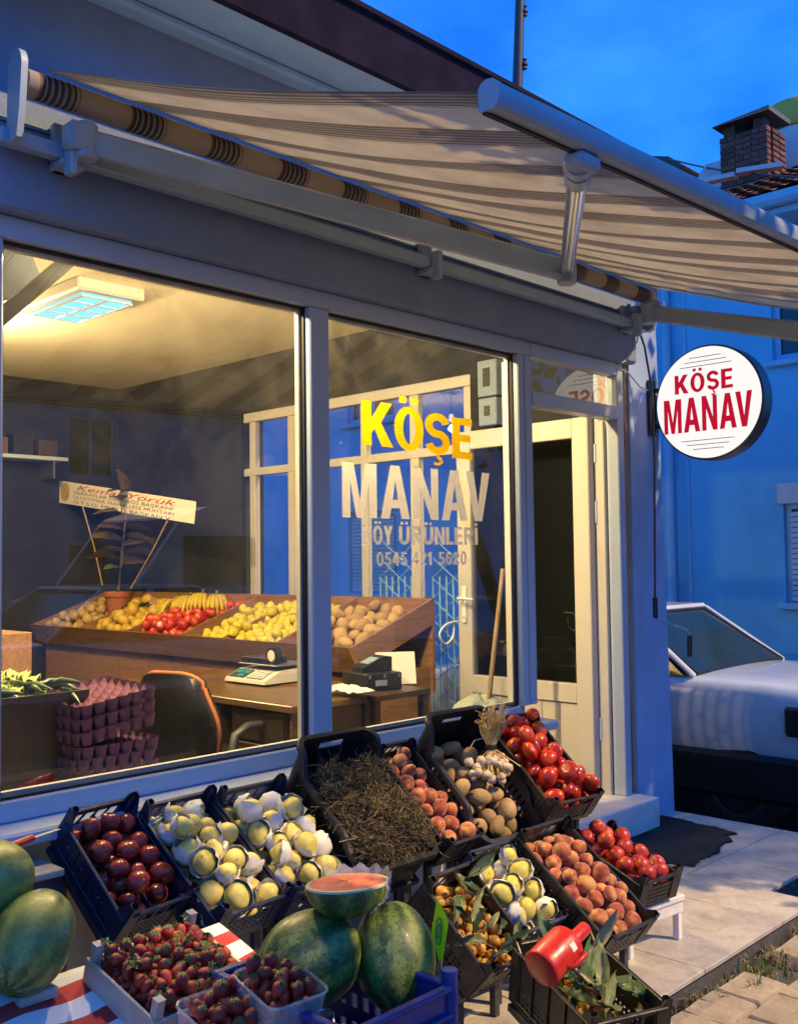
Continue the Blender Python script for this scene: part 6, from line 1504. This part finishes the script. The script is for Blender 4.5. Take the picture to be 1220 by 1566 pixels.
def banner_text(s, f0, f1, g, h, mat, shear=0, off=.0):
    me = small_text(s, h * Hd, mat, (f1 - f0) * Wd, shear); o = ob('lettering', me, parent=SHs); p = b3 + eu * (f0 * Wd) + ev * (g * Hd) + en * .003 - b3
    o.matrix_local = Matrix(((eu.x, ev.x, en.x, p.x), (eu.y, ev.y, en.y, p.y), (eu.z, ev.z, en.z, p.z), (0, 0, 0, 1)))
banner_text('Kemal Yörük', .17, .90, .68, .23, 'ink_red', .35, .01)
banner_text('SARRAFLAR DERNEĞİ BAŞKANI', .15, .88, .50, .13, 'ink_green', 0, .02)
banner_text('ULUOTMAK MAHALLESİ MUHTARI', .15, .89, .31, .13, 'ink_brown', 0, .02)
banner_text('O.T.S.O. MECLİS BAŞKAN V.', .15, .88, .10, .14, 'ink_black', 0, .03)
ms = b3 + eu * (.075 * Wd) + ev * (.52 * Hd) + en * .002
ob('medal', MB().add([ms + (eu * math.cos(a) + ev * math.sin(a)) * Hd * .40 for a in [i * PI / 12 for i in range(24)]], [tuple(range(24))]), 'gold', SHs, True)
for (xa, ya, xb, yb_) in ((127, 775, 157, 895), (257, 795, 200, 900)):
    ob('stick', MB().tube([at_x(xa, ya, 4.37), at_x((xa + xb) / 2 + 2, (ya + yb_) / 2, 4.38), at_x(xb, yb_, 4.40)], .006, 6), 'stick', SHs, True)

# desk, scale, till
DX0, DX1, DY0, DY1 = 3.10, 3.60, 3.70, 5.4
DK = thing('wooden_desk', 'dark brown office desk with drawers before the fruit stand', 'desk', (3.35, 4.5, FZ))
dsp = lambda n, m, mt: ob(n, m, mt, DK, True)
dsp('top', MB().span((DX0, DY0, .715), (DX1, DY1, .75), .004), 'wood_desk')
dsp('end_panel', MB().span((DX0 + .03, DY0 + .03, FZ), (DX1 - .02, DY0 + .05, .714)), 'wood_desk')
dsp('end_panel', MB().span((DX0 + .03, DY1 - .05, FZ), (DX1 - .02, DY1 - .03, .714)), 'wood_desk')
dsp('back_panel', MB().span((DX1 - .04, DY0 + .051, .25), (DX1 - .022, DY1 - .051, .714)), 'wood_dark')
for (y0, y1) in ((3.80, 4.22), (4.30, 4.72)):
    dsp('drawer_box', MB().span((DX0 + .05, y0, .22), (DX1 - .045, y1, .7135)), 'wood_dark')
    for z0, z1 in ((.55, .70), (.38, .535), (.23, .365)):
        d_ = dsp('drawer_front', MB().span((DX0 + .035, y0 + .01, z0), (DX0 + .049, y1 - .01, z1), .002), 'wood_dark')
        ob('pull', MB().tube([(DX0 + .034, (y0 + y1) / 2 - .05, (z0 + z1) / 2), (DX0 + .018, (y0 + y1) / 2 - .04, (z0 + z1) / 2), (DX0 + .018, (y0 + y1) / 2 + .04, (z0 + z1) / 2), (DX0 + .034, (y0 + y1) / 2 + .05, (z0 + z1) / 2)], .004, 6).lathe([(.008, 0), (.008, .003)], 10, (DX0 + .033, y1 - .06, z1 - .04), Matrix.Rotation(-PI / 2, 3, 'Y')), 'steel', d_, True)
# retail scale
sc0 = at_z(400, 1035, .79)
SCL = thing('retail_scale', 'cream electronic shop scale with green displays on the desk', 'scale', M=Matrix.Translation((sc0.x + .08, sc0.y + .02, .7505)) @ Matrix.Rotation(rad(0), 4, 'Z'))
ob('body', MB().prism([(-.17, -.16, .012), (-.165, -.16, .030), (-.06, -.16, .075), (.15, -.16, .085), (.16, -.16, .012)], (0, .36, 0)), 'scale_body', SCL)
Ms_ = Matrix.Translation((-.115, .02, .0535)) @ Matrix.Rotation(-math.atan2(.045, .105), 4, 'Y')
o = ob('display', MB().box((0, .095, .0015), (.085, .14, .003)), 'lcd_case', SCL); o.matrix_local = Ms_; dsp_ = o
for (x, y, sx_, sy_) in ((.018, .125, .026, .055), (.018, .06, .026, .05), (-.02, .075, .024, .05)): ob('digit_panel', MB().box((x, y, .0035), (sx_, sy_, .001)), 'lcd_green', dsp_)
o = ob('keypad', MB().box((0, -.065, .0015), (.085, .14, .003)), 'keypad', SCL); o.matrix_local = Ms_; kp_ = o
for i in range(4):
    for j in range(5): ob('key', MB().box((-.030 + i * .02, -.12 + j * .026, .0045), (.013, .018, .003), None, .001), 'scale_body', kp_)
ob('pan', MB().box((.05, .02, .105), (.26, .34, .006), None, .002).box((.05, .02, .093), (.06, .06, .018)), 'steel', SCL)
ob('foot', MB().span((-.14, -.14, 0), (.14, .18, .0115)), 'cash_black', SCL)
TP = thing('tape_roll', 'round tape roll standing on the scale pan', 'roll', M=Matrix.Translation((sc0.x + .06, sc0.y - .04, .7505 + .108)))
ob('ring', MB().lathe([(.022, -.02), (.045, -.022), (.048, 0), (.045, .022), (.022, .02)], 24, (0, 0, .048), Matrix.Rotation(PI / 2, 3, 'Y')), 'black_plastic', TP, smooth=40)
ob('core', MB().lathe([(.021, -.019), (.032, -.0235), (.010, -.0235)], 24, (0, 0, .048), Matrix.Rotation(PI / 2, 3, 'Y')), 'card_white', TP, smooth=40)
BKB = thing('black_folder', 'black folder lying on the scale beside the tape roll', 'folder', (sc0.x + .10, sc0.y + .1, .7505 + .108))
ob('cover', MB().box((0, 0, .0175), (.16, .22, .034), None, .004), 'cash_black', BKB)
# till box with card terminal
tl_ = at_z(585, 1055, .75)
CBX = thing('till_box', 'black till box on the desk behind the window mullion', 'till', M=Matrix.Translation((tl_.x + .02, tl_.y + .10, .7505)) @ Matrix.Rotation(rad(-14), 4, 'Z'))
ob('body', MB().box((0, 0, .045), (.22, .26, .09), None, .006), 'cash_black', CBX); ob('label_plate', MB().box((-.02, -.1315, .04), (.07, .003, .03)), 'keypad', CBX)
for x in (-.09, 0, .09): ob('latch', MB().box((x, -.1325, .075), (.012, .005, .02)), 'steel', CBX)
CT = thing('card_terminal', 'black card payment terminal resting on the till box', 'terminal', M=Matrix.Translation((tl_.x + .02, tl_.y + .10, .8415)) @ Matrix.Rotation(rad(-14), 4, 'Z'))
ob('case', MB().prism([(-.09, -.06, 0), (.09, -.06, 0), (.09, -.06, .075), (.05, -.06, .08), (-.085, -.06, .025)], (0, .12, 0)), 'cash_black', CT)
ob('screen', MB().box((-.015, 0, .056), (.075, .09, .003), Matrix.Rotation(-math.atan2(.055, .135), 3, 'Y')), 'keypad', CT)
CLN = thing('desk_calendar', 'white desk calendar standing at the desk end', 'calendar', M=Matrix.Translation((tl_.x + .26, tl_.y + .16, .7505)) @ Matrix.Rotation(rad(-38), 4, 'Z'))
ob('page', MB().prism([(-.11, -.06, 0), (-.11, -.055, 0), (-.11, .005, .17), (-.11, .0, .17)], (.22, 0, 0)), 'calendar', CLN); ob('back', MB().prism([(-.11, .06, 0), (-.11, .065, 0), (-.11, .008, .17), (-.11, .003, .165)], (.22, 0, 0)), 'calendar', CLN)
for j in range(5): ob('print_line', MB().span((-.085, -.0585 + (j * .03 + .03) * .353, .03 + j * .025), (.085, -.0560 + (j * .03 + .03) * .353, .033 + j * .025)), 'keypad', CLN)
SHF = thing('side_table', 'small dark table carrying the till beside the desk', 'table', (tl_.x + .15, tl_.y + .1, FZ))
ob('top', MB().span((DX1 + .003, DY0 - .05, .72), (DX1 + .42, DY0 + .45, .7495), .003), 'wood_dark', SHF, True)
for x in (DX1 + .03, DX1 + .39):
    for y in (DY0 - .02, DY0 + .42): ob('leg', MB().span((x - .02, y - .02, FZ), (x + .02, y + .02, .7195)), 'wood_dark', SHF, True)
PPR = thing('crumpled_paper', 'crumpled white paper bag lying on the desk edge', 'paper', at_z(530, 1058, .77))
ob('sheet', MB().grid(lambda u, v: V3((u - .5) * .14, (v - .5) * .3, .012 + .022 * math.sin(u * 3.1) * math.sin(v * 3.1) + .008 * math.sin(u * 17 + v * 9) * math.sin(v * 23)), 16, 20), 'paper', PPR, recalc=False)

# office chair
chp = at_y(262, 1110, 4.15)
CHR = thing('office_chair', 'black leatherette office chair with orange piped edge', 'chair', (chp.x + .05, chp.y, FZ))
Mch = Matrix.Translation((0, 0, 0)) @ Matrix.Rotation(rad(18), 4, 'Z')
def back(u, v, s):                                        # backrest shell seen from behind (-x side is its rear)
    a = (u - .5) * 2; z = .38 + v * .50; wv = .24 * (1 - .25 * v ** 3) * (1 - .10 * math.cos(v * 7)); return V3(-.05 + s * .035 + .05 * a * a - .06 * math.sin(v * 2.2), a * wv, z + (-.05 * a ** 4 if v > .9 else 0))
bk = MB(); Pn = [[back(i / 16, j / 12, -1) for j in range(13)] for i in range(17)]; Qn = [[back(i / 16, j / 12, 1) for j in range(13)] for i in range(17)]
bk.skin(Pn, Qn, lambda i, j: True); o = ob('backrest', bk, 'leatherette', CHR, smooth=60); o.matrix_local = Mch
edge = [back(0, j / 12, 0) for j in range(13)] + [back(i / 16, 1, 0) for i in range(1, 17)] + [back(1, 1 - j / 12, 0) for j in range(1, 13)]
o = ob('piping', MB().tube(edge, .012, 8), 'piping_orange', CHR, smooth=60); o.matrix_local = Mch
o = ob('seat', MB().box((.20, 0, .36), (.46, .48, .09), None, .03), 'leatherette', CHR, smooth=40); o.matrix_local = Mch
for s in (-1, 1):
    o = ob('armrest', MB().tube([(.02, .27 * s, .38), (.04, .29 * s, .54), (.14, .29 * s, .575), (.30, .29 * s, .56), (.34, .28 * s, .50), (.34, .26 * s, .36)], .022, 8), 'gunmetal', CHR, smooth=60); o.matrix_local = Mch
ob('column', MB().tube([(.2, 0, .06), (.2, 0, .32)], .03, 10), 'gunmetal', CHR)
for k in range(5): a = k * 1.257; ob('base_leg', MB().bar((.2, 0, .09), (.2 + .27 * math.cos(a), .27 * math.sin(a), .05), .04, .03, .006), 'gunmetal', CHR); ob('castor', MB().lathe([(.02, -.015), (.027, -.01), (.027, .01), (.02, .015)], 12, (.2 + .27 * math.cos(a), .27 * math.sin(a), .027), Matrix.Rotation(PI / 2, 3, 'X')), 'black_plastic', CHR)

CHR.scale = (1, 1, .87)
# stack of egg trays on a box by the window
e0 = at_y(157, 1210, 3.36)
tray = MB(); n = 6; pit = .052
N_ = 30
def tz(u, v):
    x = u * n; y = v * n; return .024 + .022 * math.cos(2 * PI * x) * math.cos(2 * PI * y) * .5 + .011 * (math.cos(2 * PI * x) + math.cos(2 * PI * y)) * .5
tray.grid(lambda u, v: V3((u - .5) * .30, (v - .5) * .30, tz(u, v)), N_, N_)
# skirt of cups hanging at the rim
for s, axx in ((-1, 0), (1, 0), (-1, 1), (1, 1)):
    for k in range(6):
        c_ = (k - 2.5) * pit
        def cup(u, v, c_=c_, s=s, axx=axx):
            a = (u - .5) * PI; d_ = .155 * s + s * .014 * math.cos(a) * (1 - v * .55); t_ = c_ + math.sin(a) * .025 * (1 - .35 * v); z = .045 - v * .048
            return V3(t_, d_, z) if axx else V3(d_, t_, z)
        tray.grid(cup, 6, 3)
trM = tray.mesh('egg_tray', 'egg_tray', 60, recalc=False)
EB = thing('tray_box', 'closed cardboard box carrying the stacked egg trays', 'box', (e0.x, 3.40, FZ))
ob('carton', MB().box((0, 0, .14), (.34, .32, .28), None, .004), 'wood_dark', EB)
lab_e = ['purple egg tray, lowest of the stack by the window', 'purple egg tray just above the lowest of the stack', 'purple egg tray two above the lowest of the stack', 'purple egg tray, fourth from the bottom of the stack', 'purple egg tray, fifth from the bottom of the stack', 'purple egg tray, sixth from the bottom of the stack', 'purple egg tray, seventh from the bottom of the stack', 'purple egg tray, eighth from the bottom of the stack', 'purple egg tray, last straight one below the tilted trays', 'lower purple egg tray tilted on top of the stack', 'middle purple egg tray tilted on top of the stack', 'topmost purple egg tray tilted on the stack']
z = FZ + .282
for k in range(12):
    o = bpy.data.objects.new('egg_tray', trM); COL.objects.link(o); tag(o, lab_e[k], 'egg tray', 'stacked egg trays')
    if k < 9: o.location = (e0.x + rr.gauss(0, .004), 3.40 + rr.gauss(0, .004), z); o.rotation_euler = (0, 0, rad(rr.gauss(0, 2)))
    else: o.location = (e0.x - .012, 3.40, z + .034); o.rotation_euler = (rad(3), rad(-7), rad(4))
    z += .040 if k < 8 else .046
# crate of greens left of the trays
gx = at_y(20, 1040, 3.5)
GC = thing('greens_box', 'brown wooden box of lettuce and peppers at the left window edge', 'box', (gx.x, 3.60, FZ))
ob('box', MB().span((gx.x - .42, 3.36, .70), (gx.x + .22, 3.38, .98)).span((gx.x + .20, 3.381, .70), (gx.x + .22, 3.90, .98)).span((gx.x - .42, 3.381, .70), (gx.x + .199, 3.90, .72)).span((gx.x - .42, 3.88, .721), (gx.x + .199, 3.90, .98)), 'wood_dark', GC, True)
ob('pedestal', MB().span((gx.x - .38, 3.42, FZ), (gx.x + .1, 3.86, .699)), 'navy_plastic', GC, True)
LT = thing('lettuce_heap', 'heap of yellow green lettuce leaves in the wooden box', 'lettuce', (gx.x, 3.6, .9)); LT['kind'] = 'stuff'
lt = MB()
for k in range(260):
    a = rr.uniform(0, 6.28); xq, yq = rr.uniform(-1, 1), rr.uniform(-1, 1); p = V3(gx.x - .09 + xq * .24, 3.62 + yq * .16, .94 + .10 * math.sqrt(max(0, 1 - xq * xq * .7 - yq * yq * .7)) * rr.uniform(.8, 1.05)); t_ = rr.uniform(-.7, .5); s = rr.uniform(.03, .065)
    d = V3(math.cos(a), math.sin(a), t_).normalized(); sd = d.cross(V3(0, 0, 1)).normalized() * s * .4
    pts = [[p + d * s * f + sd * (g - .5) * 2 * math.sin(PI * (f * .8 + .15)) + V3(0, 0, .012 * math.sin(f * 9 + g * 11)) for g in (0, .25, .5, .75, 1)] for f in (0, .25, .5, .75, 1)]
    o_ = len(lt.v); lt.add([q for r_ in pts for q in r_], [(i * 5 + j, i * 5 + j + 1, (i + 1) * 5 + j + 1, (i + 1) * 5 + j) for i in range(4) for j in range(4)])
ob('leaves', lt, 'lettuce', LT, True, 179, recalc=False)
for k in range(26):
    a = rr.uniform(-1, 1); p = V3(gx.x + rr.uniform(-.2, .19), 3.42 + rr.uniform(0, .12), .975 + rr.uniform(0, .03))
    o = ob('green_pepper', MB().tube([V3(0, 0, 0), V3(.04, .01 * a, .008), V3(.08, .02 * a, .0), V3(.115, .035 * a, -.01)], [.009, .012, .009, .002], 7), 'greens_pepper', smooth=60); o.location = p; o.rotation_euler = (0, rr.uniform(-.2, .4), rr.uniform(-2.5, .6)); tag(o, 'thin dark green pepper lying on the box beside the lettuce', 'pepper', 'green peppers in the wooden box')
# orange wooden box on the far left, red tray below
ob_ = at_y(12, 985, 4.4)
OBX = thing('orange_box', 'pale orange wooden box cut by the left window edge', 'box', (ob_.x, 4.4, FZ))
ob('box', MB().span((ob_.x - .5, 4.35, ob_.z - .14), (ob_.x + .09, 4.9, ob_.z + .05), .004), 'wood_stand', OBX, True); ob('stand', MB().span((ob_.x - .4, 4.4, FZ), (ob_.x, 4.85, ob_.z - .141)), 'wood_dark', OBX, True)
# broom, wall meters, cable, bag, red bowl behind the door
br0, br1 = at_y(769, 870, 3.30), at_y(748, 1062, 3.30)
BRM = thing('broom', 'wooden broom handle leaning inside beside the door', 'broom', (br1.x, 3.3, FZ))
bdir = (br1 - br0).normalized(); bend = br1 + bdir * ((FZ + .12 - br1.z) / bdir.z)
ob('handle', MB().tube([br0, br1, bend], .013, 10), 'wood_pole', BRM, True, 60); ob('brush', MB().prism([(bend.x - .15, 3.28, FZ), (bend.x + .15, 3.28, FZ), (bend.x + .10, 3.28, FZ + .13), (bend.x - .10, 3.28, FZ + .13)], (0, .05, 0)), 'straw', BRM, True)
for (y0, y1, x0, x1, lab, mt_) in ((555, 605, 738, 768, 'white meter box, upper of two by the door', 'plaster_lintel'), (612, 650, 740, 768, 'glazed meter box, lower of two by the door', 'plaster_lintel')):
    a, b = at_x(x0, y0, 4.93), at_x(x1, y1, 4.93)
    MBX = thing('meter_box', lab, 'meter', (4.93, (a.y + b.y) / 2, b.z)); ob('case', MB().span((4.87, b.y, b.z), (4.949, a.y, a.z), .006), mt_, MBX, True)
    ob('window', MB().span((4.864, b.y + .05, b.z + .06), (4.8695, a.y - .05, a.z - .05)), 'cash_black', MBX, True)
bg = at_y(735, 1072, 3.35)
BAG = thing('cloth_bag', 'crumpled grey green sack lying inside beside the broom', 'sack', (bg.x, 3.35, FZ))
ob('fabric', sphere_fn('fabric', 'cloth_bag', lambda t, p: (1 + .10 * math.sin(p * 5 + t * 3) + .08 * math.sin(p * 9 - t * 6), 1 + .1 * math.sin(p * 4)), n=36, m=22), parent=BAG)
BAG.children[0].location = (0, 0, bg.z - .08 - FZ); BAG.children[0].scale = (.17, .12, .11)
ob('crate_below', MB().span((bg.x - .2, 3.22, FZ), (bg.x + .17, 3.46, bg.z - .17)), 'wood_dark', BAG, True)
rb = at_x(862, 955, 6.6)
tag(ob('red_stool', sphere_fn('red_stool', 'apple_red_paint', lambda t, p: (1, .55 if t < 1.57 else 1.0), n=24, m=12)), 'round red seat seen through the door glass', 'stool')
RS = bpy.data.objects['red_stool']; rsp = at_y(862, 965, 4.6); RS.location = (rsp.x, 4.6, rsp.z); RS.scale = (.16, .16, .10)
ob('leg', MB().lathe([(.02, -.1), (.02, -1.2), (.05, -1.22)], 10), 'gunmetal', RS).scale = (6.2, 6.2, 8.2)
wc = [at_y(x, y, 3.6) for x, y in ((700, 950), (682, 955), (672, 970), (680, 985), (692, 975), (694, 955))]
wc = [wc[max(0, i - 1)] * (.5 * (-f + 2 * f * f - f ** 3)) + wc[i] * (.5 * (2 - 5 * f * f + 3 * f ** 3)) + wc[min(len(wc) - 1, i + 1)] * (.5 * (f + 4 * f * f - 3 * f ** 3)) + wc[min(len(wc) - 1, i + 2)] * (.5 * (-f * f + f ** 3)) for i in range(len(wc) - 1) for f in (0, .25, .5, .75)]
tag(ob('white_cord', MB().tube(wc, .006, 6), 'cable_white', smooth=60), 'looped white cord hanging beside the door edge', 'cord')

# white shelf on the back wall with a few cartons
w0, w1 = at_y(-30, 701, 8.30), at_y(86, 705, 8.30)
WS = thing('wall_shelf', 'thin white shelf board on the dark back wall above the plant', 'shelf', (w1.x, 8.3, w1.z))
ob('board', MB().span((w0.x - .6, 8.08, w1.z - .02), (w1.x, 8.348, w1.z + .012), .003), 'pvc_white', WS, True)
for k in range(3): ob('bracket', MB().span((w1.x - .12 - k * .5, 8.12, w1.z - .17), (w1.x - .10 - k * .5, 8.348, w1.z - .021)), 'steel', WS, True)
for k in range(4):
    o = ob('carton', MB().box((0, 0, .07 + .02 * (k % 2)), (.17, .16, .14 + .04 * (k % 2)), None, .003), ['wood_dark', 'cash_black', 'wood_desk', 'cash_black'][k]); o.location = (w1.x - .16 - k * .22, 8.2, w1.z + .013)
    tag(o, ['dark carton at the right end of the wall shelf', 'black carton second from the right on the wall shelf', 'brown carton third from the right on the wall shelf', 'black carton at the left of the wall shelf'][k], 'carton', 'cartons on the wall shelf')
